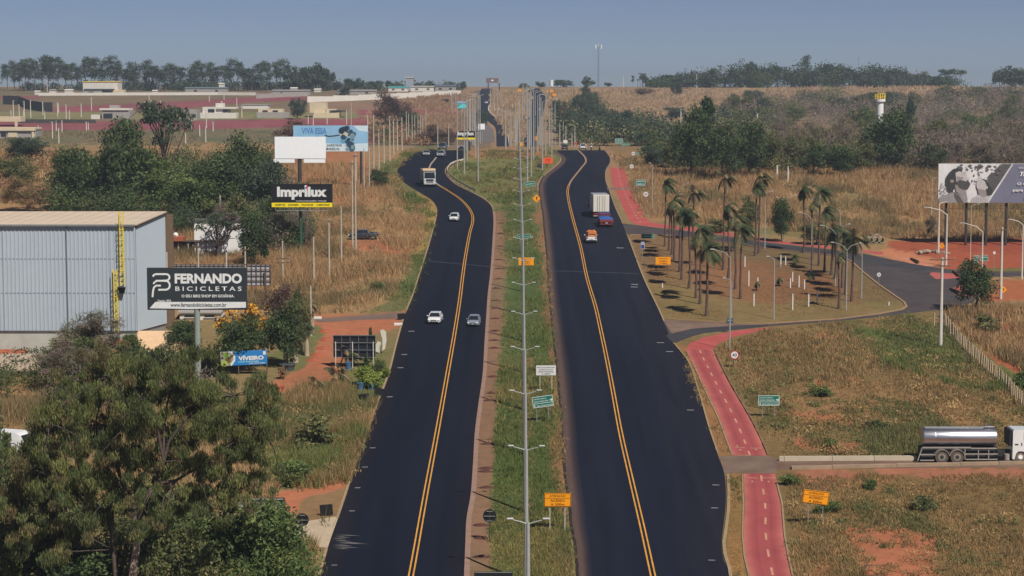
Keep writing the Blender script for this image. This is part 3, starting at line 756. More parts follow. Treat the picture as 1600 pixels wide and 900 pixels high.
# ---- large drooping gum in the lower left, its own mesh
def big_gum():
    rng = np.random.default_rng(5)
    base = at(207, 962, -.3); s = S(930)
    t = thing('gum_tree', 'huge drooping olive gum tree filling the lower left corner, with a pale pinkish trunk', 'tree', base)
    pc = [(45, 700, 26), (70, 660, 30), (110, 620, 34), (150, 590, 34), (190, 575, 30), (235, 568, 32), (280, 572, 30), (325, 582, 32), (365, 595, 30), (400, 620, 26), (415, 660, 22),
          (125, 680, 40), (180, 650, 42), (240, 630, 40), (300, 640, 44), (355, 655, 40), (60, 745, 32), (105, 740, 36), (160, 720, 36), (210, 700, 32), (330, 720, 34), (385, 700, 34), (395, 745, 22),
          (250, 740, 22), (90, 790, 30), (150, 780, 26), (195, 765, 24), (30, 780, 28), (300, 775, 26), (345, 770, 24), (240, 800, 20), (50, 830, 30), (110, 835, 26), (270, 690, 26), (410, 640, 20), (170, 555, 20), (130, 560, 16),
          (345, 565, 18), (255, 552, 15), (300, 560, 14), (220, 660, 30), (140, 640, 30), (280, 605, 28), (200, 610, 30), (320, 610, 28), (100, 650, 26), (70, 700, 26), (370, 740, 26)]
    edge = [(25, 740), (40, 665), (95, 605), (150, 560), (250, 545), (350, 560), (410, 600), (432, 665), (425, 745), (385, 800), (345, 780), (300, 790), (240, 810), (180, 800), (120, 850), (20, 850)]
    while len(pc) < 330:
        u, v = rng.uniform(20, 435), rng.uniform(545, 860)
        if inpoly(np.array([u]), np.array([v]), edge)[0] and not (238 < u < 268 and 672 < v < 712): pc.append((u, v, rng.uniform(11, 20)))
    cl = []
    pc = [q_ for q_ in pc if not (q_[0] > 318 and q_[1] - q_[2] < 574)]
    for u, v, r in pc:
        for k in range(2):
            rr = r / s * (.55 + .3 * rng.random())
            cl.append(((u - 207 + rng.normal() * 9) / s, rng.normal() * 3.0, (930 - v + rng.normal() * 7) / s + 1.2, rr, rr * 1.1, rr * .85))
    pal = [srgb(88, 95, 56), srgb(78, 87, 51), srgb(100, 102, 61), srgb(68, 77, 47), srgb(102, 91, 65), srgb(73, 82, 53)]
    V, T = leaf_cloud(cl, 215000, .29, .2, .72, pal, rng, shell=.55, jit=.35)
    V2, T2 = leaf_cloud(cl[6:60:3], 1500, .5, .1, .5, [srgb(140, 104, 78), srgb(120, 90, 70)], rng)
    link('crown', cloud_mesh('crown', np.concatenate([V, V2]), np.concatenate([T, T2])), t)
    q = lambda u, v, y=0: np.array([(u - 207) / s, y, (930 - v) / s + 1.2])
    tr = [q(207, 990), q(208, 890), q(214, 850, .2), (q(215, 812, .1))]
    segs = [(tr[0], tr[1], .34, .3), (tr[1], tr[2], .3, .27), (tr[2], tr[3], .27, .24)]
    link('trunk', trunk_mesh('trunk', segs, srgb(160, 138, 126), 9), t)
    paths = [[(215, 812, .1), (205, 780, .5), (190, 745, .8), (178, 700, 1), (150, 660, 1.5), (120, 640, 2)], [(215, 812, .1), (228, 780, -.4), (248, 745, -.8), (262, 710, -1), (270, 680, -1), (300, 640, -1.2)],
             [(248, 745, -.8), (280, 738, -1), (312, 718, -1.5), (345, 700, -1.5), (380, 670, -1)], [(176, 800, .4), (172, 770, .6), (176, 740, .6), (165, 700, .6)], [(205, 780, .5), (172, 800, .6), (150, 780, .8), (110, 755, 1)],
             [(262, 710, -1), (255, 660, -1.4), (235, 620, -1.5), (215, 590, -1)], [(300, 640, -1.2), (330, 615, -1), (370, 610, -1)], [(150, 660, 1.5), (160, 620, 1.5), (175, 590, 1.4)],
             [(190, 745, .8), (150, 755, 1), (105, 755, 1.3), (60, 740, 1)], [(262, 710, -1), (262, 650, -.6), (270, 600, 0), (285, 575, 0)], [(176, 800, .4), (178, 850, .4), (180, 900, .4), (182, 990, .4)]]
    segs = []
    for k, p in enumerate(paths):
        P = [q(*a) for a in p]; r0 = (.20, .20, .13, .13, .10, .12, .08, .08, .08, .09, .22)[k]
        for i in range(len(P) - 1):
            a = r0 * (1 - .7 * i / len(P)); b = r0 * (1 - .7 * (i + 1) / len(P)); segs.append((P[i], P[i + 1], a, b))
    for c in cl[::2]:
        c = np.array(c[:3]); 
        j = int(np.argmin([np.linalg.norm((s0[0] + s0[1]) / 2 - c) for s0 in segs[:60]])); p = segs[j][1]
        if np.linalg.norm(p - c) < 4.5:
            m = (p + c) / 2 + rng.normal(size=3) * .2; segs += [(p, m, .05, .035), (m, c, .035, .015)]
    link('branch', trunk_mesh('branch', segs, srgb(88, 76, 70), 5), t)['label'] = 'grey brown forking limbs'
big_gum()
for a in [
 ('mid', 1, 395, 925, 190, 165, 'bright green leafy tree at the foot of the big gum, beside the pale driveway'),
 ('olive', 2, 30, 940, 190, 150, 'dense olive tree in the bottom left corner under the gum'),
 ('broad', 3, 120, 985, 200, 130, 'low dark green tree at the bottom edge, left of the pale trunk'),
 ('olive', 3, 275, 975, 150, 165, 'olive green understorey tree right of the pale trunk'),
 ('broad', 1, -14, 800, 84, 210, 'dark tree cut off by the left edge, above the white parked van'),
 ('olive', 1, 128, 590, 125, 75, 'olive shrubby tree against the foot of the grey warehouse'),
 ('bare', 1, 95, 610, 110, 90, 'leafless grey pink tree before the low carport roof'),
 ('bare', 2, 148, 560, 130, 95, 'bare twiggy tree in front of the ribbed warehouse wall'),
 ('mid', 3, 202, 566, 46, 50, 'round green tree right under the yellow ladder'),
 ('broad', 2, 285, 562, 70, 68, 'dark tree between the beige roof and the sign post'),
 ('broad', 4, 380, 579, 100, 92, 'dark spreading tree behind the blue nursery banner'),
 ('broad', 3, 442, 574, 92, 118, 'dense dark tree on the lawn strip by the red yard'),
 ('purple', 1, 440, 508, 88, 72, 'purplish brown bushy tree right of the yellow flowering tree'),
 ('olive', 4, 470, 545, 40, 100, 'narrow olive tree left of the grey drive'),
 ('limebush', 1, 360, 555, 60, 38, 'yellow green bush behind the nursery banner'),
 ('ipe', 1, 384, 566, 112, 92, 'leafless tree full of yellow flowers below the dark shop sign'),
 ('drybush', 2, 285, 525, 58, 30, 'rusty shrub on the bank right of the warehouse'),
]:
    nm = 'bush' if 'bush' in a[0] else 'tree'
    tree_px(*a[:6], a[6], name=nm, cat='bush' if nm == 'bush' else 'tree')
# woods on the left, behind the warehouse
for a in [
 ('broad', 1, 185, 330, 120, 150, 'largest dark green tree behind the warehouse roof, highest of its clump'),
 ('broad', 2, 120, 330, 110, 110, 'dark green tree behind the left half of the warehouse roof'),
 ('mid', 2, 232, 330, 110, 108, 'brighter green tree behind the right end of the warehouse roof'),
 ('umbrella', 1, 264, 285, 92, 122, 'dark open-crowned tree standing out above the green clump'),
 ('mid', 1, 300, 350, 110, 92, 'yellow green tree left of the white shaded house'),
 ('broad', 4, 335, 345, 120, 112, 'dark tree crown rising behind the white shaded house'),
 ('broad', 3, 385, 330, 115, 138, 'round dark tree left of the blank white billboard'),
 ('bluebroad', 2, 412, 345, 90, 110, 'bluish dark tree behind the foot of the blank white billboard'),
 ('bluebroad', 1, 42, 252, 84, 44, 'wide dark tree below the cream house at the far left'),
 ('drybush', 1, 150, 285, 80, 38, 'reddish dry shrub in the brown grass behind the warehouse'),
 ('barebrown', 1, 40, 330, 100, 60, 'dry brown bare tree behind the left end of the warehouse roof'),
 ('barebrown', 2, 100, 285, 90, 60, 'pinkish bare tree in the dry field at the far left'),
 ('olive', 1, 25, 290, 80, 50, 'small olive tree in the dry field at the left edge'),
 ('broad', 2, 400, 420, 70, 100, 'dark green tree right of the white house'),
 ('olive', 2, 372, 385, 66, 90, 'grey green drooping tree in front of the white house'),
 ('bare', 1, 345, 392, 60, 85, 'forked tree with bare limbs before the white house'),
 ('bare', 2, 450, 392, 56, 75, 'pale bare saplings left of the green sign pole'),
 ('broad', 1, 430, 385, 56, 82, 'dark tree left of the black sign with the yellow strip'),
 ('umbrella', 4, 342, 404, 70, 70, 'open crowned tree throwing dappled shade on the white house'),
 ('bare', 3, 478, 388, 40, 70, 'bare brownish tree right of the green sign pole'),
 ('broad', 4, 592, 296, 42, 34, 'round dark tree beside the utility poles, left of the truck'),
 ('purple', 2, 462, 232, 80, 52, 'brown leafed tree left of the sky blue billboard'),
 ('bluebroad', 3, 465, 186, 34, 38, 'dark tree in front of the cream houses'),
 ('purple', 3, 604, 198, 60, 58, 'tall grey brown tree left of the first row of utility poles'),
 ('purple', 1, 628, 196, 50, 42, 'brown tree touching the tops of the utility poles'),
 ('bluebroad', 1, 640, 206, 44, 36, 'dark tree behind the utility pole row'),
 ('purple', 4, 672, 226.5, 66, 34, 'low brown tree beyond the left road bend'),
 ('purple', 2, 702, 226, 34, 28, 'brown shrubby tree left of the far black and yellow sign'),
 ('bluebroad', 2, 752, 206, 22, 42, 'narrow dark tree beside the far lamp posts'),
 ('bluebroad', 4, 538, 155, 26, 22, 'small dark tree before the long white wall'),
]:
    nm = 'bush' if 'bush' in a[0] else 'tree'
    tree_px(*a[:6], a[6], name=nm, cat='bush' if nm == 'bush' else 'tree')
# shrubs between the nursery and the driveway, and loose ones in the fields
for a in [
 ('greybush', 1, 492, 700, 95, 55, 'grey green shrub below the nursery plants on the left verge'),
 ('bush', 2, 450, 755, 90, 45, 'leafy shrub above the red earth bank on the left verge'),
 ('limebush', 3, 560, 560, 52, 26, 'yellowish low shrub behind the big black panel'),
 ('bush', 1, 590, 455, 30, 18, 'small green bush in the dry grass left of the road'),
 ('greybush', 3, 590, 420, 60, 20, 'wide low grey bush in the tall dry grass'),
 ('bush', 3, 1233, 758, 40, 22, 'dark green round bush at the corner of the access road'),
 ('greybush', 2, 1375, 670, 52, 18, 'flat grey green bush in the open field'),
 ('bush', 1, 1282, 618, 50, 18, 'low green bush in the field left of the bare soil'),
 ('greybush', 1, 1540, 520, 62, 32, 'broad dark shrub by the red soil near the fence'),
 ('bush', 3, 1600, 605, 50, 34, 'dark green shrub behind the post fence at the right edge'),
 ('bush', 2, 1300, 700, 40, 20, 'small olive bush above the access road wall'),
 ('greybush', 3, 1445, 795, 60, 28, 'grey green bush in the middle of the lower field'),
 ('bush', 1, 1360, 765, 34, 20, 'small bush below the access road'),
 ('bush', 2, 1290, 800, 50, 26, 'bush beside the legs of the tilted orange sign'),
 ('broad', 1, 1525, 487, 80, 88, 'bushy dark tree in front of the green road signs'),
 ('broad', 2, 1222, 378, 42, 76, 'dark evergreen tree beside the side road lamp'),
 ('olive', 1, 1275, 382, 56, 40, 'olive shrubby tree on the far verge of the side road'),
 ('olive', 2, 1172, 362, 40, 60, 'grey green tree behind the palms'),
 ('greybush', 1, 1120, 362, 60, 22, 'dark shrub behind the left palms'),
 ('bare', 1, 1455, 372, 22, 40, 'thin leafless tree left of the photo billboard'),
]:
    nm = 'bush' if 'bush' in a[0] else 'tree'
    tree_px(*a[:6], a[6], name=nm, cat='bush' if nm == 'bush' else 'tree')
# the wood on the right: front row of individual trees
for a in [
 ('broad', 1, 1080, 276, 84, 116, 'tall dark green tree at the left end of the right hand wood'),
 ('broad', 3, 1126, 280, 92, 104, 'wide dark green tree in the front row, second from the wood end'),
 ('conical', 1, 1104, 262, 56, 112, 'pointed dark green tree rising over the wood end'),
 ('broad', 2, 1168, 278, 76, 96, 'dark green tree right of the wide one at the wood end'),
 ('olive', 1, 1195, 270, 62, 72, 'olive tree between the dark end trees and the grey thicket'),
 ('bluebroad', 1, 1020, 262, 46, 40, 'low bluish tree left of the wood end, above the roundel signs'),
 ('olive', 3, 1050, 262, 40, 44, 'olive bush-like tree under the tall wood end trees'),
 ('broad', 4, 1388, 268, 96, 104, 'large dark round tree standing before the grey thicket'),
 ('conical', 2, 1422, 214, 30, 72, 'small pointed tree right of the white water tower'),
 ('mid', 2, 1352, 222, 44, 62, 'green tree left of the white water tower'),
 ('broad', 1, 1272, 274, 64, 52, 'dark low tree in the front row right of the palms'),
 ('broad', 2, 1318, 276, 62, 52, 'dark tree in the front row, left of the large round tree'),
 ('olive', 4, 1240, 266, 56, 56, 'olive tree in the front row behind the right palms'),
 ('olive', 2, 1350, 272, 50, 56, 'olive tree touching the large round tree on its left'),
 ('broad', 3, 1456, 268, 56, 54, 'dark shrubby tree just left of the photo billboard'),
]:
    tree_px(*a[:6], a[6])
def scatter(n, us_, vs_, kinds, wr, hr, label, group, test=None, seed=1, name='tree', cat='tree', stem=True):
    rg = random.Random(seed); k = 0; tries = 0
    while k < n and tries < n * 30:
        tries += 1
        u = rg.uniform(*us_); v = rg.uniform(*vs_)
        if test and not test(u, v): continue
        kd = rg.choice(kinds); w_ = rg.uniform(*wr) * (S(v) / S(250)); h_ = rg.uniform(*hr) * (S(v) / S(250))
        lb = label[kd] if isinstance(label, dict) else label
        gp = group[kd] if isinstance(group, dict) else group
        tree_px(kd, rg.randint(1, 4), u, v, w_, h_, lb, name=name, cat=cat, group=gp, stem=stem); k += 1
woodlab = {'bare': 'leafless grey purple tree in the thicket on the right hill', 'olive': 'dull olive tree among the bare thicket on the right hill',
           'barebrown': 'brown dry tree in the thicket on the right hill', 'mid': 'green tree among the bare thicket on the right hill', 'bluebroad': 'dark bluish tree on the slope of the right hill'}
woodgrp = {'bare': 'bare trees of the right thicket', 'olive': 'olive trees of the right thicket', 'barebrown': 'dry trees of the right thicket', 'mid': 'green trees of the right thicket', 'bluebroad': 'dark trees on the right slope'}
scatter(26, (1190, 1660), (236, 270), ['bare', 'bare', 'bare', 'olive'], (50, 72), (44, 62), woodlab, woodgrp, seed=2)
scatter(22, (1210, 1680), (200, 229), ['bare', 'bare', 'barebrown', 'olive', 'mid'], (60, 84), (48, 66), woodlab, woodgrp, seed=3)
scatter(8, (1200, 1680), (172, 200), ['bare', 'olive', 'olive', 'mid'], (60, 90), (44, 62), woodlab, woodgrp, seed=4)
scatter(8, (1250, 1400), (163, 178), ['bluebroad', 'bluebroad', 'olive'], (70, 90), (46, 60), woodlab, woodgrp, seed=5)
scatter(8, (1420, 1660), (146, 172), ['bare', 'olive', 'olive'], (70, 95), (40, 60), woodlab, woodgrp, seed=15)
scatter(10, (895, 975), (196, 226), ['bluebroad'], (66, 92), (56, 74), woodlab, woodgrp, seed=6)
scatter(8, (905, 930), (160, 192), ['bluebroad'], (50, 64), (66, 84), woodlab, woodgrp, seed=7)
scatter(7, (975, 1070), (205, 228), ['bluebroad', 'olive', 'bare'], (56, 80), (34, 50), woodlab, woodgrp, seed=8)
scatter(7, (1010, 1200), (184, 210), ['bluebroad', 'olive'], (56, 90), (34, 52), woodlab, woodgrp, seed=9)
scatter(5, (1110, 1210), (165, 190), ['bluebroad', 'bare', 'olive'], (50, 80), (50, 74), woodlab, woodgrp, seed=10)
scatter(6, (870, 900), (180, 226), ['bluebroad', 'purple'], (50, 60), (50, 74), {**woodlab, 'purple': 'brown tree beside the far right lamp posts'}, {**woodgrp, 'purple': 'brown trees by the far lamp posts'}, seed=11)
# lone trees on the right hill
for a in [('bluebroad', 2, 1058, 152, 22, 28, 'single dark tree on the grassy right hillside'), ('purple', 1, 1006, 150, 44, 14, 'low purple scrub patch on the grassy right hillside'),
          ('gum', 1, 1257, 122, 26, 50, 'tall thin tree sticking out above the ridge wood'), ('umbrella', 2, 1477, 132, 46, 28, 'brown flat-crowned tree at the right end of the ridge wood'),
          ('bare', 3, 1436, 134, 50, 28, 'pale leafless tree near the right end of the ridge wood'), ('far', 3, 1580, 142, 62, 50, 'large dark tree on the ridge at the right edge'), ('far', 1, 1562, 138, 30, 34, 'smaller dark tree on the ridge next to the right edge'),
          ('far', 2, 1612, 142, 60, 46, 'dark ridge tree cut off by the right edge'),
          ('umbrella', 3, 1592, 160, 30, 18, 'flat-topped small tree on the far right slope'), ('far', 4, 918, 138, 24, 20, 'dark round tree on the ridge right of the white water tank'), ('far', 2, 880, 136, 40, 14, 'low green tree left of the ridge mast'),
          ('far', 3, 845, 138, 18, 14, 'small dark tree left of the white ridge tank'), ('far', 1, 820, 140, 22, 12, 'dark low tree on the ridge between the far roads'), ('gum', 2, 1004, 134, 18, 24, 'slim dark tree beside the palms on the right ridge'),
          ('gum', 3, 989, 134, 7, 18, 'single slim tree right of the ridge mast'), ('far', 3, 950, 134, 14, 10, 'bare low tree right of the ridge mast')]:
    tree_px(*a[:6], a[6])
ridge_g = 'trees of the ridge wood on the right'
rg = random.Random(21)
for i in range(26):
    u = 1024 + i * 17.6 + rg.uniform(-5, 5); h = (26 + 8 * math.sin(min(1, (u - 1015) / 110) * 1.5)) * rg.uniform(.82, 1.12)
    h *= float(np.interp(u, [1015, 1060, 1130, 1190, 1300, 1400, 1440, 1490], [.5, .75, 1.05, 1.15, 1.1, .95, .7, .55])) * rg.choice((1, 1, 1.12))
    tree_px('far', rg.randint(1, 4), u, rg.uniform(134, 138), rg.uniform(30, 44), h, 'dark green tree in the dense wood along the right ridge', group=ridge_g)
# gum row on the left ridge
hts = [(12, 44), (22, 48), (30, 44), (40, 50), (47, 46), (55, 50), (66, 52), (76, 56), (84, 58), (92, 52), (102, 42), (112, 44), (120, 36), (132, 52), (142, 50), (152, 46), (163, 48), (175, 52), (184, 46), (196, 38), (206, 42), (214, 40), (228, 48), (238, 44),
       (248, 36), (260, 38), (272, 42), (284, 40), (296, 34), (304, 46), (316, 42), (328, 44), (338, 42), (350, 38), (362, 48), (372, 50), (384, 40), (396, 34), (408, 44), (420, 48), (430, 44), (440, 46)]
for i, (u, h) in enumerate(hts):
    k = 'gum'
    lab = 'thin pale-trunked gum tree at the left end of the ridge row' if u < 35 else 'tall dark gum tree in the row along the left ridge'
    tree_px(k, rg.randint(1, 5), u + rg.uniform(-2, 2), rg.uniform(140, 143), rg.uniform(24, 32), h, lab, group='thin gums at the end of the left ridge' if u < 35 else 'gum trees along the left ridge')
    if False: tree_px('far', rg.randint(1, 4), u + rg.uniform(-4, 4), 141, rg.uniform(22, 34), h * rg.uniform(.45, .62), 'dark undergrowth tree below the gums on the left ridge', group='undergrowth trees on the left ridge')
for u, h, w_ in [(455, 46, 36), (470, 44, 36), (484, 46, 40), (498, 46, 40), (510, 42, 36)]:
    tree_px('far', rg.randint(1, 4), u, 142, w_, h, 'dense dark tree at the right end of the left ridge row', group='dense trees at the right end of the left ridge')
for u, h, w_ in [(530, 16, 26), (545, 22, 24), (560, 20, 26), (578, 17, 24), (592, 18, 22), (606, 18, 16), (620, 14, 18), (672, 16, 20), (704, 14, 16), (712, 12, 14), (724, 17, 14)]:
    tree_px('far', rg.randint(1, 4), u, 141, w_, h, 'low dark ridge tree between the gums and the road', group='low ridge trees left of the road')

def depth_np(V): return np.where(V >= 234.74, K_NEAR / (V + 30), np.where(V > 229.0, 519 + (234.74 - V) / 5.74 * 181, np.interp(-V, -_vv, _vd)))
def thicket(label, poly, n, rm, hm, pals, leaf, per, asp=.6, droop=.1, seed=1, name='undergrowth', low=-.5, cat='undergrowth', hf=None, spk=.25):
    """a mass of shrubs and small trees grown together: mounds of leaves standing on the terrain"""
    rng = np.random.default_rng(seed); U = rng.uniform(min(p[0] for p in poly), max(p[0] for p in poly), n * 5); V_ = rng.uniform(min(p[1] for p in poly), max(p[1] for p in poly), n * 5)
    ok = inpoly(U, V_, poly); U = U[ok][:n]; V_ = V_[ok][:n]; n = len(U); D = depth_np(V_); Y = np.interp(D, DS, YS); X = (U - 800) / F * D; Z = np.interp(Y, YS, ZS)
    r = rng.uniform(*rm, n); h = rng.uniform(*hm, n) * (1 if hf is None else hf(U))
    k = np.repeat(np.arange(n), per); m = len(k); d = unit(m, rng); q = rng.random(m) ** .4
    wob = 1 + .25 * np.sin(d[:, 0] * 5 + k) * np.cos(d[:, 1] * 4 + 2 * k)
    P = np.stack([X[k] + d[:, 0] * r[k] * q * wob, Y[k] + d[:, 1] * r[k] * q * wob, Z[k] + h[k] * .42 + d[:, 2] * h[k] * .56 * q * wob], 1)
    P[:, 2] = np.maximum(P[:, 2], np.interp(P[:, 1], YS, ZS) + .05)
    b = unit(m, rng); b = b * (1 - abs(droop)) + np.array([0, 0, -1.0]) * droop; b /= np.linalg.norm(b, axis=1)[:, None]
    a = np.cross(b, unit(m, rng) + 1e-3); a /= np.linalg.norm(a, axis=1)[:, None]; s_ = leaf * (.6 + .8 * rng.random(m))
    pal = np.array(pals, float); cb = np.clip((fbm(X * .035, Y * .02, seed) * 1.7 - .35 + rng.normal(size=n) * .12) * len(pal), 0, len(pal) - 1).astype(int)
    T = pal[cb[k]] * (1 - spk + 2 * spk * rng.random(m))[:, None] * (.85 + .3 * rng.random(n))[k][:, None]
    o = link(name, cloud_mesh(name, rot_quads(P, a, b, s_ * asp, s_), np.repeat(T, 4, 0))); tag(o, label, cat, kind='stuff'); return o
GW = [srgb(116, 104, 96), srgb(104, 94, 86), srgb(124, 110, 102), srgb(98, 92, 76)]
thicket('grey leafless thicket covering the right hill', [(1196, 268), (1195, 215), (1230, 180), (1290, 170), (1500, 168), (1700, 165), (1700, 270)], 330, (3.2, 5.6), (5, 10), GW + [srgb(118, 102, 100)] * 2 + G_OLIVE[:2] + GW, 1.15, 420, .08, -.5, seed=51, name='thicket', spk=.12)
thicket('olive shrubs grown together in the right wood', [(1020, 268), (1010, 236), (1200, 236), (1460, 240), (1465, 268), (1200, 272)], 120, (2.4, 4.2), (3.5, 7), G_DARK + G_OLIVE + G_MID[:2], .6, 260, .6, .1, seed=52, name='thicket')
thicket('dark trees grown together on the slope right of the road', [(880, 229), (872, 200), (905, 165), (935, 165), (950, 190), (1020, 204), (1200, 185), (1230, 215), (1200, 229)], 110, (4, 7), (5.5, 10), G_BLUE + G_BLUE + G_OLIVE, 1.0, 230, .6, .1, seed=53, name='thicket')
thicket('olive scrub on the upper right hill', [(1150, 188), (1210, 160), (1290, 150), (1360, 158), (1400, 166), (1500, 150), (1700, 140), (1700, 190), (1300, 190)], 250, (4.5, 8), (5, 9), G_OLIVE + GW + G_MID[:1] + GW + G_OLIVE[:2], 1.1, 240, .3, -.2, seed=54, name='thicket', spk=.14)
thicket('dense ridge wood on the right', [(1015, 137), (1018, 134.6), (1490, 134.6), (1490, 137)], 120, (5, 10), (9, 17), G_BLUE + G_DARK, 1.3, 260, .6, .1, seed=55, name='thicket', hf=lambda U: np.interp(U, [1015, 1060, 1130, 1190, 1300, 1400, 1440, 1490], [.42, .7, 1.0, 1.12, 1.05, .95, .62, .5]))
thicket('dark understorey of the gum row on the left ridge', [(40, 142), (40, 139), (525, 139), (525, 142)], 90, (4, 8), (4, 8), G_BLUE, 1.2, 170, .6, .1, seed=56, name='thicket')
thicket('merged green trees and shrubs behind the warehouse', [(90, 345), (70, 300), (110, 272), (200, 262), (320, 258), (420, 262), (440, 300), (438, 345), (400, 352), (300, 350)], 130, (2.5, 4.4), (4, 8), G_DARK + G_MID + G_DARK + G_OLIVE[:1], .5, 420, .6, .12, seed=57, name='thicket')
thicket('dry shrubs in the brown field at the far left', [(-20, 300), (-20, 250), (90, 245), (110, 290), (60, 315)], 34, (2, 3.6), (2, 4), G_DRYT + G_OLIVE[:1], .6, 200, .4, 0, seed=58)
thicket('tangled olive undergrowth in the bottom left corner', [(-10, 960), (-10, 770), (60, 790), (180, 800), (330, 790), (390, 820), (440, 850), (470, 900), (480, 960)], 120, (1.2, 2.2), (2.2, 4.6), G_OLIVE + G_MID[:2] + [srgb(104, 92, 62)], .30, 700, .4, .3, seed=59)
thicket('bushes under the trees below the warehouse', [(-10, 620), (-10, 600), (60, 560), (150, 545), (300, 552), (335, 560), (335, 600), (300, 640), (150, 640)], 50, (1.2, 2.4), (1.6, 3.6), G_DARK + G_OLIVE + G_GREY[:1], .34, 320, .5, .1, seed=60)
thicket('scrub between the white house and the utility poles', [(385, 400), (395, 330), (430, 300), (472, 330), (468, 395), (430, 405)], 46, (1.8, 3.2), (3, 7), G_DARK + G_GREY + G_OLIVE, .45, 340, .5, .1, seed=61)
thicket('low trees along the left ridge near the road', [(525, 142), (525, 139.5), (735, 139.5), (735, 141.5)], 26, (3, 6), (3.5, 6.5), G_BLUE, 1.1, 150, .6, .1, seed=62, name='thicket')
thicket('brown scrub beyond the left road bend', [(560, 229), (580, 200), (640, 196), (700, 208), (715, 229)], 30, (2.5, 5), (2.5, 5), G_PURP + G_OLIVE + G_DRYT[:2], .9, 160, .5, .1, seed=63)

# ---- palms
def palm_proto(seed, H=10.5, wind=1.0, dead=.3):
    rng = np.random.default_rng(seed)
    segs = []; p = np.array([0, 0, -.2]); n = 7
    for i in range(n):
        q = p + np.array([rng.normal() * .05, rng.normal() * .05, (H + .2) / n]); segs.append((p, q, .17 - .008 * i + (.08 if i == 0 else 0), .165 - .008 * i)); p = q
    tr = trunk_mesh('trunk', segs, srgb(98, 78, 72), 8)
    top = p; V = []; T = []
    nf = 19
    for k in range(nf):
        az = 2 * math.pi * k / nf + rng.normal() * .2; el = rng.uniform(-.6, 1.25); L = rng.uniform(2.0, 2.9)
        d = np.array([math.cos(az) * math.cos(el), math.sin(az) * math.cos(el), math.sin(el)]); d[0] += .55 * wind; d /= np.linalg.norm(d)
        pts = [top.copy()]; m = 8
        for i in range(m):
            d = d + np.array([.05 * wind, 0, -.26]); d /= np.linalg.norm(d); pts.append(pts[-1] + d * L / m)
        pal = [srgb(64, 74, 48), srgb(80, 82, 56), srgb(54, 64, 42)] if rng.random() > dead else [srgb(128, 108, 80), srgb(110, 94, 72)]
        c = np.array(pal[rng.integers(len(pal))])
        for i in range(1, m + 1):
            a, b = pts[i - 1], pts[i]; t = (b - a) / np.linalg.norm(b - a); side = np.cross(t, [0, 0, 1]); side /= (np.linalg.norm(side) + 1e-6)
            ll = .75 * math.sin(math.pi * (.15 + .8 * i / m))
            for sgn in (-1, 1):
                for h in (.15, .65):
                    o = a + (b - a) * h; e = o + side * sgn * ll * .75 + t * ll * .45 + np.array([0, 0, -.42 * ll])
                    V += [o, o + t * .16, e + t * .03, e]; T += [c * rng.uniform(.75, 1.25)] * 4
            V += [a - side * .02, a + side * .02, b + side * .02, b - side * .02]; T += [c] * 4
    return tr, cloud_mesh('crown', np.array(V), np.array(T))
PALM = [palm_proto(s) for s in (1, 2, 3, 4, 5)]
# u, base v, crown v, words
PALMS = [(1038.8, 385, 287, 'leftmost tall palm on the triangular lawn, its head highest of its cluster'), (1045, 392.5, 324, 'short palm close beside the leftmost tall palm'), (1049, 398, 317, 'palm in the middle of the tight left cluster'),
 (1053.5, 406, 313, 'palm with the fullest head in the left cluster'), (1062, 425, 330, 'palm with double trunk shadow right of the left cluster'), (1065, 437, 336, 'palm behind the small orange sign, trunk base in open soil'), (1082.5, 376, 300, 'palm set back by the side road with head blown right'),
 (1076, 451, 331, 'tall palm right of the small orange sign'), (1087.5, 466, 366, 'leaning palm just left of the big front palm'), (1094, 475, 358, 'slim palm directly behind the big front palm'), (1104, 494, 389, 'nearest palm, with the biggest bushy head and thick trunk'),
 (1130, 422, 277, 'very tall palm whose head reaches the dry hillside'), (1137.5, 435, 322, 'palm with a wide head over the side road'), (1149, 452, 338, 'palm between the wide-headed one and the lamp posts'), (1157, 467, 357, 'palm left of the curved lamp post with dry hanging fronds'),
 (1180, 400, 292, 'palm of the middle pair, the left one'), (1185.5, 396, 274, 'palm of the middle pair, the taller right one'), (1255, 395, 293, 'lone palm with head bent right, beyond the white stakes'), (1269, 405, 318, 'palm with sparse head left of the tall bent one'),
 (1279.5, 415, 298, 'tall palm with head blown to the right'), (1288, 425, 330, 'palm just right of the tall blown one'), (1299, 430, 362, 'palm with thick pale trunk in the right group'), (1304, 436, 357, 'slim palm touching the thick pale one'), (1311, 482, 400, 'frontmost palm of the right group, with withered head'),
 (1316, 450, 365, 'palm with a full head in the right group'), (1320.5, 460, 378, 'palm with drooping dry fronds in the right group'), (1330.5, 471, 371, 'rightmost palm, leaning, its head blown right')]
for i, (u, v, vt, lab) in enumerate(PALMS):
    t = thing('palm_tree', lab, 'palm', at(u, v), random.uniform(-.3, .3), 'palms on the triangular lawn')
    tr, cr = PALM[i % 5]
    hs_ = (v - vt) / S(v) / 10.5
    t.scale = (1, 1, 1)
    a = link('trunk', tr, t); a.scale = (1.15 if 'thick' in lab else 1, 1.1 if 'thick' in lab else 1, hs_)
    sc_ = 1.35 if 'nearest' in lab else (.55 if 'withered' in lab else (.7 if 'sparse' in lab or 'short' in lab else random.uniform(1.0, 1.2)))
    b = link('crown', cr, t); b.scale = (sc_,) * 3; b.location = (0, 0, 10.5 * (hs_ - sc_))

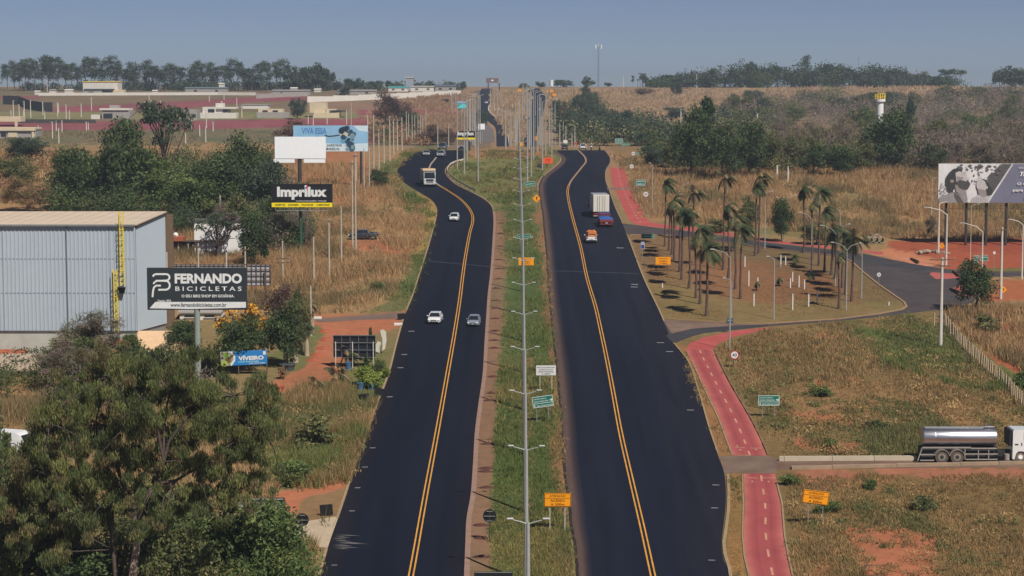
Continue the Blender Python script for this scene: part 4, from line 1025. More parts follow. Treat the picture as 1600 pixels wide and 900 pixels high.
for i, (u, h) in enumerate([(627, 15), (633, 14), (647, 17), (656, 11), (660, 14), (636, 11), (996, 14), (1000, 18), (1008, 18)]):
    t = thing('palm_tree', 'small far palm on the ridge near the road' if u < 700 else 'small far palm on the right ridge', 'palm', at(u, 140 if u < 700 else 134), 0, 'far palms on the ridge' if u < 700 else 'far palms on the right ridge')
    k = h / S(140) / 12.0; t.scale = (k * 1.5, k * 1.5, k)
    link('trunk', PALM[i % 5][0], t); link('crown', PALM[i % 5][1], t)

# ---- grasses and weeds (uncountable): one object per kind of ground cover
def blades(name, area, n, hpx, wpx, pal, label, rows=(235, 930), nb=5, seed=1, excl=(), tone=None):
    """tufts of nb blades over the photo region 'area'; size follows the distance only below a floor"""
    rng = np.random.default_rng(seed)
    us_ = [p[0] for p in area]; vs_ = [p[1] for p in area]
    U = rng.uniform(min(us_), max(us_), n * 3); Vv = rng.uniform(min(vs_), max(vs_), n * 3)
    jx = rng.normal(size=n * 3) * 4
    ok = inpoly(U + jx, Vv, area)
    Dq = depth_np(Vv); Xq = (U - 800) / F * Dq
    ju = (fbm(Xq * .5, Dq * .25, 71) - .5) * 70; jv = (fbm(Xq * .5 + 40, Dq * .25, 72) - .5) * 34
    for e in excl: ok &= ~inpoly(U + ju + rng.normal(size=n * 3) * 5, Vv + jv * .7 + rng.normal(size=n * 3) * 2, e)
    U = U[ok][:n]; Vv = Vv[ok][:n]; n = len(U)
    D = np.where(Vv >= 234.74, K_NEAR / (Vv + 30), 519.0)
    Y = np.interp(D, DS, YS); X = (U - 800) / F * D; Z = np.interp(Y, YS, ZS)
    s = F / D
    dens = fbm(X * .2, Y * .09, seed + 2) * .6 + fbm(X * .05, Y * .025, seed + 3) * .4; keep = rng.random(n) < np.clip((dens - .38) * 7.5, .12, 1)
    X, Y, Z, s, dens, D = [q[keep] for q in (X, Y, Z, s, dens, D)]; n = len(X)
    H = (hpx[0] + (hpx[1] - hpx[0]) * rng.random(n)) * np.clip(.25 + 3.2 * (fbm(X * .22, Y * .10, seed + 5) - .27), .35, 1.7)     # metres
    W = wpx * (.7 + .6 * rng.random(n)) * np.clip(9.0 / s, 1, 2)
    pal = np.array(pal); pi = np.clip(((fbm(X * .10, Y * .05, seed + 9) - .5) * 3.2 + .45 + rng.normal(size=n) * .15) * len(pal), 0, len(pal) - 1).astype(int)
    Ct = pal[pi] * (.82 + .36 * rng.random(n))[:, None]
    V = np.zeros((n, nb, 3, 3)); T = np.zeros((n, nb, 3, 3))
    for b in range(nb):
        ang = rng.random(n) * 6.28; off = rng.normal(size=(n, 2)) * .22 * H[:, None]
        bx = X + off[:, 0]; by = Y + off[:, 1]; bz = np.interp(by, YS, ZS) - .03
        h = H * (.55 + .6 * rng.random(n)); lean = rng.normal(size=(n, 2)) * .35 * h[:, None]
        dx = np.cos(ang) * W / 2; dy = np.sin(ang) * W / 2
        V[:, b, 0] = np.stack([bx - dx, by - dy, bz], 1); V[:, b, 1] = np.stack([bx + dx, by + dy, bz], 1)
        V[:, b, 2] = np.stack([bx + lean[:, 0], by + lean[:, 1], bz + h], 1)
        c = Ct * (.85 + .3 * rng.random(n))[:, None]; T[:, b, :] = c[:, None, :]
    V = V.reshape(-1, 3); me = np_mesh(name, V, np.arange(len(V)).reshape(-1, 3), [leafm], T.reshape(-1, 3))
    o = link(name, me); tag(o, label, 'grass', kind='stuff')
    return o
D1 = [srgb(152, 124, 90), srgb(138, 110, 80), srgb(166, 138, 100), srgb(128, 104, 76), srgb(116, 102, 72)]
D2 = [srgb(98, 98, 62), srgb(118, 106, 70), srgb(138, 114, 78), srgb(154, 128, 90), srgb(142, 116, 80), srgb(112, 100, 68), srgb(128, 106, 72)]
GR = [srgb(88, 100, 54), srgb(104, 108, 62), srgb(76, 90, 50), srgb(120, 112, 68)]
ROADBAND = [(560, 232), (760, 232), (760, 335), (560, 335)]
left_tall = [(262, 300), (430, 245), (590, 268), (612, 300), (664, 330), (668, 360), (640, 400), (615, 462), (560, 488), (500, 492), (330, 478), (262, 470)]
blades('dry_grass', left_tall, 34000, (.8, 1.7), .085, D1, 'tall dry brown grass left of the road', seed=3, excl=[[(525, 366), (605, 360), (608, 396), (528, 398)]])
blades('dry_grass', [(0, 236), (262, 236), (440, 245), (262, 320), (0, 320)], 5000, (.9, 1.8), .14, D1, 'dry brown grass behind the warehouse', seed=4)
blades('dry_grass', [(1000, 266), (1460, 262), (1640, 270), (1640, 372), (1480, 375), (1380, 372), (1200, 360), (1020, 340), (985, 300)], 42000, (.8, 1.8), .09, D1, 'tall dry brown grass below the right wood', seed=5)
blades('dry_grass', [(955, 240), (1020, 258), (1000, 345), (1010, 335), (985, 280), (975, 262)], 1600, (.5, 1.2), .12, D1, 'dry grass along the red cycle path', seed=6)
field = [(1120, 545), (1200, 516), (1430, 492), (1470, 492), (1560, 590), (1640, 650), (1640, 712), (1212, 712), (1190, 670), (1150, 600)]
blades('field_weeds', field, 30000, (.16, .5), .10, D2, 'knee high mixed weeds of the right field', seed=7)
blades('field_weeds', [(1230, 742), (1640, 740), (1640, 930), (1244, 930), (1232, 800)], 24000, (.15, .5), .07, D2, 'weeds and dry grass in the lower right field', seed=8,
       excl=[[(1330, 838), (1350, 828), (1420, 830), (1460, 842), (1450, 870), (1430, 930), (1375, 930), (1360, 880)], [(1250, 733), (1640, 733), (1640, 741), (1390, 741), (1330, 748), (1255, 748)]])
blades('field_weeds', [(1320, 520), (1440, 510), (1550, 570), (1600, 620), (1480, 600), (1380, 570)], 5000, (.25, .7), .10, GR, 'green weed patch in the right field', seed=9)
blades('dry_grass', [(1480, 486), (1640, 480), (1640, 600), (1560, 560), (1490, 510)], 4000, (.5, 1.2), .1, D1, 'dry grass behind the post fence', seed=10)
blades('verge_grass', [(615, 300), (668, 320), (682, 345), (655, 430), (640, 484), (560, 490), (620, 440), (650, 350)], 5000, (.2, .45), .1, GR, 'short green grass beside the left road', seed=11)
blades('verge_grass', [(590, 268), (640, 234), (700, 226), (655, 238), (620, 262), (624, 290), (672, 318), (664, 330), (600, 300)], 4500, (.2, .6), .12, GR + D2, 'green verge by the far left bend', seed=12)
blades('verge_weeds', [(400, 640), (500, 600), (590, 625), (552, 730), (536, 770), (510, 810), (480, 880), (420, 930), (380, 760)], 12000, (.4, 1.2), .08, D2 + GR[:2], 'mixed weeds between the left trees and the road', seed=13,
       excl=[[(380, 770), (450, 762), (545, 755), (532, 815), (512, 860), (400, 850)]])
blades('dry_grass', [(-20, 560), (80, 570), (90, 700), (-20, 720)], 2000, (.6, 1.4), .08, D1, 'dry grass beyond the left edge tree', seed=14)
med = [(782, 300), (832, 300), (852, 440), (870, 690), (888, 930), (762, 930), (775, 690), (790, 430)]
blades('median_grass', med, 20000, (.2, .55), .08, GR, 'green grass of the median', seed=15)
blades('median_grass', [(730, 236), (870, 236), (850, 262), (840, 300), (780, 320), (745, 300), (705, 268), (730, 254)], 5000, (.25, .7), .13, GR + D2[:2], 'olive grass of the widened median', seed=16)
blades('median_grass', [(845, 330), (858, 430), (872, 610), (888, 800), (896, 930), (872, 930), (860, 690), (848, 450)], 3500, (.15, .4), .07, D2, 'thin dry grass on the right edge of the median', seed=17)
blades('lawn_grass', [(995, 372), (1300, 402), (1325, 414), (1405, 474), (1380, 484), (1200, 498), (1045, 494), (1010, 430)], 9000, (.06, .16), .12, [srgb(136, 108, 72), srgb(124, 100, 64), srgb(146, 120, 80)], 'short parched lawn under the palms', seed=18)
blades('verge_grass', [(1062, 540), (1078, 560), (1120, 660), (1140, 708), (1126, 708), (1085, 610)], 1800, (.1, .3), .07, D2, 'dry verge between road and cycle path', seed=19)
blades('verge_grass', [(1140, 744), (1158, 744), (1158, 930), (1146, 930), (1138, 850)], 1500, (.1, .3), .06, D2, 'dry verge strip beside the lower cycle path', seed=20)

hillg = [srgb(150, 124, 100), srgb(134, 110, 88), srgb(112, 100, 78), srgb(160, 136, 108)]
def hill_tufts(label, poly, n, seed, pal=hillg, h=(1.0, 2.6)):
    rng = np.random.default_rng(seed); U = rng.uniform(min(p[0] for p in poly), max(p[0] for p in poly), n * 3); V_ = rng.uniform(min(p[1] for p in poly), max(p[1] for p in poly), n * 3)
    ok = inpoly(U, V_, poly); U = U[ok][:n]; V_ = V_[ok][:n]; n = len(U); D = depth_np(V_); Y = np.interp(D, DS, YS); X = (U - 800) / F * D
    keep = rng.random(n) < np.clip((fbm(X * .03, Y * .015, seed) - .4) * 6, .05, 1); X, Y = X[keep], Y[keep]; n = len(X); nb = 4
    off = rng.normal(size=(n, nb, 2)) * 1.4; bx = X[:, None] + off[..., 0]; by = Y[:, None] + off[..., 1]; bz = np.interp(by, YS, ZS) - .05; hh = rng.uniform(*h, (n, nb)); ww = rng.uniform(.3, .7, (n, nb))
    V = np.stack([np.stack([bx - ww, by, bz], -1), np.stack([bx + ww, by + .3, bz], -1), np.stack([bx + rng.normal(size=(n, nb)) * .4, by, bz + hh], -1)], 2)
    pal = np.array(pal); T = pal[rng.choice(len(pal), n)][:, None, None, :] * rng.uniform(.8, 1.2, (n, nb, 1, 1)) * np.ones((1, 1, 3, 1))
    o = link('hill_grass', np_mesh('hill_grass', V.reshape(-1, 3), np.arange(n * nb * 3).reshape(-1, 3), [leafm], T.reshape(-1, 3))); tag(o, label, 'grass', kind='stuff')
hill_tufts('dry bushy grass on the right hillside', [(860, 142), (1500, 135.8), (1640, 150), (1400, 170), (1200, 178), (1000, 205), (900, 190), (862, 200)], 9000, 5)
hill_tufts('dry grass between the two far carriageways', [(798, 222), (795, 202), (781, 187), (768, 172), (773, 143), (823, 143), (825, 168), (815, 190), (815, 222)], 1500, 6)
hill_tufts('dry grass on the brown slope left of the far road', [(560, 182), (640, 156), (745, 146), (735, 200), (700, 222), (640, 222)], 2500, 7, [srgb(132, 104, 84), srgb(118, 98, 76), srgb(146, 118, 94)])
hill_tufts('rough grass of the far left estate plots', [(-40, 230), (-40, 206), (560, 202), (560, 228)], 1800, 8, [srgb(118, 106, 80), srgb(104, 98, 70), srgb(132, 116, 88)], (.4, 1.2))
blades('dry_grass', [(20, 640), (440, 620), (430, 780), (340, 800), (60, 800)], 9000, (.4, 1.1), .09, D1[:4] + D2[:2], 'dry grass under the big gum', seed=31)

WD = [srgb(104, 104, 64), srgb(146, 120, 82), srgb(158, 132, 92), srgb(92, 98, 60), srgb(126, 108, 72)]
thicket('weed clumps scattered over the open right field', field, 150, (.6, 2.0), (.3, .9), WD, .30, 90, .3, -.35, seed=81, name='weed_clumps', cat='weeds')
thicket('weed clumps scattered over the lower right field', [(1230, 765), (1640, 752), (1640, 930), (1244, 930), (1232, 800)], 110, (.5, 1.6), (.25, .8), WD, .24, 90, .3, -.35, seed=82, name='weed_clumps', cat='weeds')
thicket('weed clumps on the left verge', [(430, 650), (500, 625), (580, 640), (540, 740), (440, 750)], 50, (.6, 1.6), (.4, 1.2), WD, .28, 120, .35, -.3, seed=83, name='weed_clumps', cat='weeds')
thicket('shrubs in the tall dry grass left of the road', [(300, 400), (440, 410), (560, 300), (640, 330), (630, 400), (580, 470), (420, 480)], 34, (.8, 2.0), (.6, 1.8), [srgb(112, 100, 66), srgb(92, 94, 60), srgb(130, 104, 76)], .36, 110, .35, -.2, seed=84, name='weed_clumps', cat='weeds')
thicket('dark bushes between the warehouse and the big pole sign', [(214, 560), (262, 556), (340, 560), (345, 590), (210, 590)], 26, (1.0, 1.9), (1.4, 2.8), G_DARK + G_OLIVE, .34, 300, .5, .1, seed=85)

thicket('trees continuing along the left ridge beyond the picture', [(-260, 142), (-260, 139), (-10, 139), (-10, 142)], 40, (4, 8), (7, 15), G_BLUE, 1.2, 150, .6, .1, seed=91, name='thicket')
thicket('dry shrubs beyond the left edge', [(-320, 620), (-320, 250), (-20, 250), (-20, 320), (-100, 330), (-100, 620)], 70, (1.5, 3.5), (1.2, 3.5), G_DRYT + G_OLIVE, .55, 130, .4, 0, seed=92)
thicket('olive shrubs beyond the lower left corner', [(-260, 980), (-260, 640), (-10, 640), (-10, 980)], 70, (1.2, 3), (1.5, 4.5), G_OLIVE + G_MID[:2], .4, 240, .4, .2, seed=93)

thicket('green shrubs between the warehouse corner and the shaded house', [(266, 350), (300, 345), (310, 372), (268, 380)], 16, (1.6, 2.8), (3, 6), G_MID + G_DARK, .42, 380, .55, .1, seed=95)
thicket('mixed green trees merging behind the black billboard', [(372, 345), (470, 300), (484, 380), (455, 400), (385, 395)], 34, (2.0, 3.4), (3.5, 7), G_MID + G_OLIVE + G_DARK, .42, 380, .55, .1, seed=96)
# ================================================================== LETTERING
def text_mesh(s, w=None, h=None, bold=0.0, m=None, shear=0.0, name='lettering', align='C', space=1.0):
    c = bpy.data.curves.new('t', 'FONT'); c.body = s; c.offset = bold; c.shear = shear; c.extrude = 0.0; c.space_character = space; c.resolution_u = 3
    o = bpy.data.objects.new('t', c); COL.objects.link(o)
    me = bpy.data.meshes.new_from_object(o)
    bpy.data.objects.remove(o); bpy.data.curves.remove(c)
    co = np.zeros(len(me.vertices) * 3); me.vertices.foreach_get('co', co); co = co.reshape(-1, 3)
    lo, hi = co.min(0), co.max(0); sx = 1
    sy = h / (hi[1] - lo[1]) if h else w / (hi[0] - lo[0])
    sx = w / (hi[0] - lo[0]) if w else sy
    x = (co[:, 0] - ((lo[0] + hi[0]) / 2 if align == 'C' else lo[0])) * sx; y = (co[:, 1] - (lo[1] + hi[1]) / 2) * sy
    out = np.stack([x, np.zeros(len(x)), y], 1)
    me.vertices.foreach_set('co', out.ravel().astype(np.float32)); me.materials.clear()
    if m: me.materials.append(m)
    me.name = name; me.update()
    return me
def put_text(parent, s, x, z, w=None, h=None, m=None, bold=0.0, y=-.02, shear=0.0, align='C', space=1.0):
    return link('lettering', text_mesh(s, w, h, bold, m, shear, align=align, space=space), parent, (x, y, z))
def flat(parent, name, pts, m, y=-.012, t=.006):
    """thin printed or applied shape: outline in x,z of the sign face"""
    bm = bmesh.new(); f = bm.faces.new([bm.verts.new((x, 0, z)) for x, z in pts]); bmesh.ops.triangulate(bm, faces=[f])
    me = bpy.data.meshes.new(name); bm.to_mesh(me); bm.free(); me.materials.append(m)
    return link(name, me, parent, (0, y, 0))
def circ(cx, cz, r, n=20, rz=None, a0=0, a1=360): return [(cx + r * math.cos(R(a0 + (a1 - a0) * i / (n if a1 - a0 == 360 else n - 1))), cz + (rz or r) * math.sin(R(a0 + (a1 - a0) * i / (n if a1 - a0 == 360 else n - 1)))) for i in range(n)]
white = mat('white_print', (.72, .72, .70), .6, var=.05)
steel = mat('galvanised_steel', srgb(150, 150, 148), .55, metal=.3, var=.12, scale=4)
black = mat('black_paint', (.012, .013, .015), .6, var=.2)
post_w = mat('pale_post', srgb(190, 184, 172), .8, var=.15, scale=3)
rust = mat('rusty_steel', srgb(96, 74, 62), .8, var=.3, scale=3)
green_s = mat('green_sign_sheet', srgb(18, 112, 92), .5, var=.08)
orange_s = mat('orange_sign_sheet', srgb(244, 156, 16), .5, var=.06)
dkorange = mat('brown_lettering', srgb(104, 54, 16), .7, var=.1)
timber = mat('weathered_timber', srgb(104, 86, 70), .9, var=.25, scale=3)

# ================================================================== ROAD SIGNS
def panel_sign(name, u, vb, uc, vc, wpx, hpx, m, label, lines=(), tilt=0.0, frame=None, legm=None, legs=(-.28, .28), yaw=0, group=None, thick=.05, cat='road sign', vl=None):
    """rectangular sign on legs; (u, vb) photo foot, (uc, vc) panel centre, sizes in photo px"""
    s = S(vb); W, H = wpx / s, hpx / s
    t = thing(name, label, cat, at(u, vb), R(yaw), group)
    zc = (vb - vc) / s; xc = (uc - u) / s
    p = MB().box((0, 0, 0), (W, thick, H), m, bev=.01).build('panel', t, loc=(xc, 0, zc)); p.rotation_euler = (0, R(tilt), 0)
    if frame is not None:
        f = MB(); b = min(.05, H * .04)
        for z in (-H / 2 + b, H / 2 - b): f.box((0, -thick / 2 - .004, z), (W - 2 * b + b, .008, b), frame)
        for x in (-W / 2 + b, W / 2 - b): f.box((x, -thick / 2 - .004, 0), (b, .008, H - 3 * b), frame)
        f.build('border', p)
    for l in lines:
        o = put_text(p, l[0], l[1] * W, l[2] * H, w=l[3] * W, h=l[4] * H, m=l[5], bold=.012, y=-thick / 2 - .012)
    lm = legm or steel
    for x in legs:
        g = MB().box((0, 0, 0), (.065, .06, zc - H / 2 + .35 + H * .4), lm).build('leg', t, loc=(xc + x * W, .06, (zc - H / 2 + H * .4 + .0) / 2 - .17))
    return t, p
def atn(dist): return [('ATENÇÃO', 0, .30, .60, .19, dkorange), ('ACESSO', 0, -.03, .54, .18, dkorange), (dist, 0, -.31, .52, .18, dkorange)]
def rule(p, W, H, m, z): flat(p, 'rule_line', [(-W * .47, z * H - .015), (W * .47, z * H - .015), (W * .47, z * H + .015), (-W * .47, z * H + .015)], m, y=-.034)
t, p = panel_sign('orange_sign', 871, 832, 871, 780.5, 42, 22, orange_s, 'nearest orange warning sign on the median, upright on two thin pale legs', atn('A 200m'), frame=dkorange, legm=post_w)
rule(p, 42 / S(832), 22 / S(832), dkorange, .13)
t, p = panel_sign('orange_sign', 1271, 822, 1274, 776.5, 41, 21.5, orange_s, 'crooked orange warning sign in the lower right field', atn('A 500m'), tilt=7, frame=dkorange, legm=steel)
rule(p, 41 / S(822), 21.5 / S(822), dkorange, .13)
panel_sign('orange_sign', 821.5, 424, 822, 408.5, 24, 12, orange_s, 'orange sign in the median, behind the line of lamp posts', atn('A 300m'), legm=rust)
panel_sign('orange_sign', 1036, 424, 1036, 407.5, 23.5, 12, orange_s, 'small orange sign at the left corner of the palm lawn', atn('A 300m'), legm=rust)
panel_sign('orange_sign', 856, 262, 856, 251, 15.5, 9, mat('red_orange_sheet', srgb(240, 92, 52), .5, var=.05), 'vivid red orange sign near the right road bend', [('OBRAS', 0, .15, .5, .25, dkorange), ('A 100m', 0, -.2, .5, .2, dkorange)], legm=rust)
wt = mat('white_sign_sheet', (.68, .67, .64), .6, var=.05)
dk = mat('dark_lettering', srgb(70, 68, 66), .7, var=.1)
panel_sign('white_sign', 853, 612, 853, 578.5, 31, 15.5, wt, 'white text sign standing on the median edge', [('INÍCIO DE OPERAÇÃO', 0, .30, .90, .14, dk), ('DE MÁQUINAS NA', 0, .08, .70, .14, dk), ('RODOVIA ESTADUAL', 0, -.13, .78, .14, dk), ('A 200m', 0, -.34, .45, .14, dk)], legm=post_w, legs=(-.3, .3))
def green_lines(a=('JARDIM SIBÉLIA', 'JARDIM PRIMAVERA', 'BELA VISTA DE GOIÁS')):
    return [(a[0], -.12, .26, .62, .15, white), (a[1], -.08, .02, .70, .15, white), (a[2], .08, -.33, .76, .16, white)]
def green_sign(u, vb, uc, vc, w_, h_, label, tilt=0, legs=(-.28, .28), yaw=0):
    t, p = panel_sign('green_sign', u, vb, uc, vc, w_, h_, green_s, label, green_lines(), tilt=tilt, frame=white, legm=steel, legs=legs, yaw=yaw)
    s = S(vb); W, H = w_ / s, h_ / s
    flat(p, 'arrow', [(.33 * W, .11 * H), (.41 * W, .11 * H), (.41 * W, .22 * H), (.475 * W, .06 * H), (.41 * W, -.1 * H), (.41 * W, .02 * H), (.33 * W, .02 * H)], white, y=-.036)
    flat(p, 'rule_line', [(-.48 * W, -.15 * H), (.48 * W, -.15 * H), (.48 * W, -.11 * H), (-.48 * W, -.11 * H)], white, y=-.035)
    flat(p, 'arrow', [(-.42 * W, -.44 * H), (-.39 * W, -.44 * H), (-.39 * W, -.3 * H), (-.36 * W, -.3 * H), (-.405 * W, -.2 * H), (-.45 * W, -.3 * H), (-.42 * W, -.3 * H)], white, y=-.037)
    return t
green_sign(851, 660, 848, 627, 33, 18, 'green direction sign on the median, clearly tilted', tilt=-8)
green_sign(1201, 652, 1201, 625.5, 33.5, 16.5, 'green direction sign standing upright in the weeds right of the cycle path')
def small_green(u, vb, uc, vc, w_, h_, txt, label, tilt=0, m=green_s, **k):
    return panel_sign('green_sign', u, vb, uc, vc, w_, h_, m, label, [(x, 0, z, .8, .26, white) for x, z in txt], frame=white, legm=steel, tilt=tilt, **k)
small_green(1012, 378, 1012, 369, 20.5, 7, [('GOIÂNIA A 15 km', 0)], 'wide low green sign at the tip of the palm lawn')
small_green(818, 384, 818.5, 369, 21, 6.5, [('GOIÂNIA A 15 km', 0)], 'wide low green sign crossed by the median lamp posts')
small_green(829, 305, 828, 287.5, 16, 7, [('RETORNO', 0)], 'small green sign in the median seen edge on to its dark back', tilt=-8)
small_green(1001, 310, 1001, 285.5, 14.5, 9.5, [('JARDIM', .2), ('SIBÉLIA', -.2)], 'green sign above the cycle path bend, right of the pole')
small_green(967, 232, 967, 217.5, 12, 8, [('MARINGÁ', .2), ('A 5 km', -.2)], 'highest green sign past the right road crest')
small_green(977, 236, 977.5, 225.5, 13, 4.5, [('BELA VISTA', 0)], 'low wide green sign just below the highest one')
small_green(996, 250, 996, 240, 4, 4.5, [('2', 0)], 'tiny green sign beside the far white roundel')
blue_s = mat('blue_sign_sheet', srgb(34, 66, 140), .5, var=.06)
t, p = panel_sign('bus_stop_sign', 1004, 407, 1004, 383.5, 5.5, 11, wt, 'narrow blue and white bus stop sign at the edge of the palm lawn', legs=(0,))
s = S(407); flat(p, 'blue_field', [(-2.3 / s, -5 / s), (2.3 / s, -5 / s), (2.3 / s, 1.5 / s), (-2.3 / s, 1.5 / s)], blue_s, y=-.03)
flat(p, 'blue_field', [(-2.3 / s, 2.6 / s), (2.3 / s, 2.6 / s), (2.3 / s, 4.9 / s), (-2.3 / s, 4.9 / s)], mat('pale_blue', srgb(120, 150, 190)), y=-.03)
red_r = mat('red_ring', srgb(176, 30, 44), .5, var=.05)
def roundel(u, vb, vc, rpx, label, num='40', ring=red_r, face=wt, yaw=0, name='speed_sign'):
    s = S(vb); r = rpx / s; t = thing(name, label, 'road sign', at(u, vb), R(yaw)); z = (vb - vc) / s
    MB().tube((0, .045, -.3), (0, .045, z + r * .7), .04, .04, 8, steel).build('leg', t)
    MB().tube((0, .012, z), (0, -.012, z), r, r, 24, ring).build('disc', t)
    flat(t, 'white_face', circ(0, z, r * .80), face, y=-.016)
    if num: put_text(t, num, 0, z, w=r * 1.05, h=r * .72, m=dk, bold=.02, y=-.022)
    return t
roundel(1147.5, 575, 554.5, 7, 'round white speed sign with red rim beside the red cycle path bend')
roundel(1373, 450, 429, 3.2, 'small round white sign at the right tip of the palm lawn', ring=wt)
roundel(1009, 325, 303.5, 4.0, 'round white sign right of the upper cycle path', ring=mat('faded_ring', srgb(200, 190, 180)))
roundel(987, 275, 260, 3.3, 'round white sign beside the top of the red path', ring=mat('faded_ring', srgb(200, 190, 180)))
roundel(989.5, 252, 240, 3.0, 'farthest round white sign right of the road', ring=mat('faded_ring', srgb(200, 190, 180)))
# backs of round signs (black, with pale brackets) and the black square backs
def round_back(u, vb, vc, rpx, label):
    s = S(vb); r = rpx / s; z = (vb - vc) / s; t = thing('round_sign', label, 'road sign', at(u, vb), R(random.uniform(-8, 8)))
    MB().tube((0, .012, z), (0, -.012, z), r, r, 28, black).build('disc', t)
    MB().box((0, -.06, (z + r * .8) / 2 - .15), (.08, .06, z + r * .8 + .3), mat('dark_post', srgb(64, 60, 58), .8)).build('leg', t)
    for dz in (.72, 0, -.72): MB().box((0, -.105, z + dz * r), (r * (1.7 if dz == 0 else .95), .025, .05), steel).build('bracket', t)
round_back(472.5, 857, 811.5, 10.5, 'black back of a round sign beside the pale driveway')
round_back(765, 846, 805.5, 10.5, 'black back of a round sign at the edge of the median')
round_back(842.5, 268, 259, 3.6, 'small dark round sign back at the narrow right bend')
def black_panel(u, vb, vc, w_, h_, label, tilt=0):
    panel_sign('black_sign', u, vb, u, vc, w_, h_, black, label, tilt=tilt, legm=mat('dark_post', srgb(64, 60, 58), .8), legs=(-.15, .18))
black_panel(627.5, 500, 494.5, 13, 9.5, 'black square sign back at the mouth of the grey drive', -3)
black_panel(592.5, 620, 612, 14.5, 11.5, 'black square sign back on the kerb below the nursery plants', 9)
black_panel(510, 806, 796.5, 20, 17, 'black square sign back above the pale driveway', -5)
t, p = panel_sign('dark_sign', 771, 925, 771, 897, 60, 9, black, 'wide dark sign back cut by the bottom edge, in the median'); 
MB().box((0, -.04, .16), (58 / S(925), .02, .05), steel).build('rail', p)
def diamond(u, vb, vc, rpx, label, m=orange_s, tilt=0):
    s = S(vb); r = rpx / s; z = (vb - vc) / s; t = thing('diamond_sign', label, 'road sign', at(u, vb))
    MB().tube((0, .045, -.3), (0, .045, z), .045, .045, 8, steel).build('leg', t)
    MB().poly([(0, -r), (r, 0), (0, r), (-r, 0)], -.012, .012, m).build('panel', t, loc=(0, 0, z))
    flat(t, 'arrow', [(-.07 * r, z - .5 * r), (.09 * r, z - .5 * r), (.16 * r, z + .1 * r), (.3 * r, z + .05 * r), (.12 * r, z + .5 * r), (-.16 * r, z + .15 * r), (0, z + .12 * r)], black, y=-.018)
diamond(838.3, 330, 310, 6.4, 'yellow diamond warning sign on the right edge of the median')
diamond(1471, 408, 384, 4.6, 'orange diamond sign beside the tall concrete pole on the right')
diamond(1530, 436, 420, 3.2, 'small orange diamond sign below the green signs')
diamond(1567.5, 466, 452.5, 5.5, 'orange diamond sign behind the bushy tree')
green_sign_r = small_green(1524, 436, 1525, 405, 8, 12, [('GO', .2), ('020', -.2)], 'left panel of the green signs above the bushy tree')
small_green(1537, 436, 1537, 403, 12, 9, [('GOIÂNIA', .15)], 'right green sign panel above the bushy tree, blue lower corner')
t, p = panel_sign('lot_sign', 1553, 422, 1553, 395, 4, 4, wt, 'small white board with red print on the red soil', legs=(0,))
panel_sign('street_sign', 1143, 520, 1140.5, 501.2, 10, 8, mat('slate_sheet', srgb(60, 80, 104), .5), 'small slate blue plate on a post before the palm lawn', [('RUA 12', 0, .1, .7, .2, white)], legs=(0,))
for u, v, lab in [(812, 141.5, 'small yellow sign on the ridge left of the right far road'), (862, 142.5, 'yellow sign beside the upper right far road'), (866, 148.5, 'lower yellow sign beside the upper right far road')]:
    panel_sign('yellow_sign', u, v + 6, u, v, 5.5, 4.5, orange_s, lab)
for u, v, lab in [(814, 221.5, 'yellow diamond sign at the crest, low in the median'), (837, 212.5, 'orange sign by the crest between the far lamp posts')]:
    panel_sign('yellow_sign', u, 231, u, v, 4.5, 6, orange_s, lab)

# ================================================================== BILLBOARDS
def billboard(u, vb, u0, u1, v0, v1, face, label, polew=None, polem=None, back=.5, yaw=0, name='billboard', poles=(0,), extra=None):
    s = S(vb); W = (u1 - u0) / s; H = (v1 - v0) / s; zc = (vb - (v0 + v1) / 2) / s; xc = ((u0 + u1) / 2 - u) / s
    t = thing(name, label, 'billboard', at(u, vb), R(yaw))
    p = MB().box((0, back / 2, 0), (W, back, H), face, bev=.02).build('panel', t, loc=(xc, 0, zc))
    if polew:
        for x in poles: MB().tube((x, back / 2 + .05, -.5), (x, back / 2 + .05, zc - H / 2 + .05), polew / 2, polew / 2 * .9, 12, polem or steel).build('pole', t)
    return t, p, W, H
# dark shop sign on one thick pole
charc = mat('charcoal_sheet', srgb(46, 52, 56), .6, var=.06)
t, p, W, H = billboard(309, 606, 232.5, 387, 418, 483.5, charc, 'large charcoal shop billboard on a single grey pole by the warehouse', polew=.7, polem=mat('grey_green_pole', srgb(138, 146, 136), .6, var=.08))
X = lambda u: (u - 309.75) / 154.5 * W
Zf = lambda v: (450.75 - v) / 65.5 * H
flat(p, 'white_band', [(X(236), Zf(481)), (X(245), Zf(471)), (X(386), Zf(471)), (X(386), Zf(480)), (X(300), Zf(482))], white)
put_text(p, 'FERNANDO', X(328), Zf(434.5), w=(380 - 275.5) / 154.5 * W, h=15.8 / 65.5 * H, m=white, bold=.045)
put_text(p, 'BICICLETAS', X(328), Zf(450.3), w=(379.5 - 276.5) / 154.5 * W, h=7 / 65.5 * H, m=white, bold=.012, space=1.5)
put_text(p, 'O SEU BIKE SHOP EM GOIÂNIA.', X(327), Zf(461.2), w=82 / 154.5 * W, h=5.6 / 65.5 * H, m=white, bold=.025)
put_text(p, 'Desde 1993', X(259), Zf(469.2), w=20.5 / 154.5 * W, h=3.4 / 65.5 * H, m=white, bold=.02)
put_text(p, 'www.fernandobicicletas.com.br', X(312), Zf(475.6), w=87 / 154.5 * W, h=6.4 / 65.5 * H, m=charc, bold=.02)
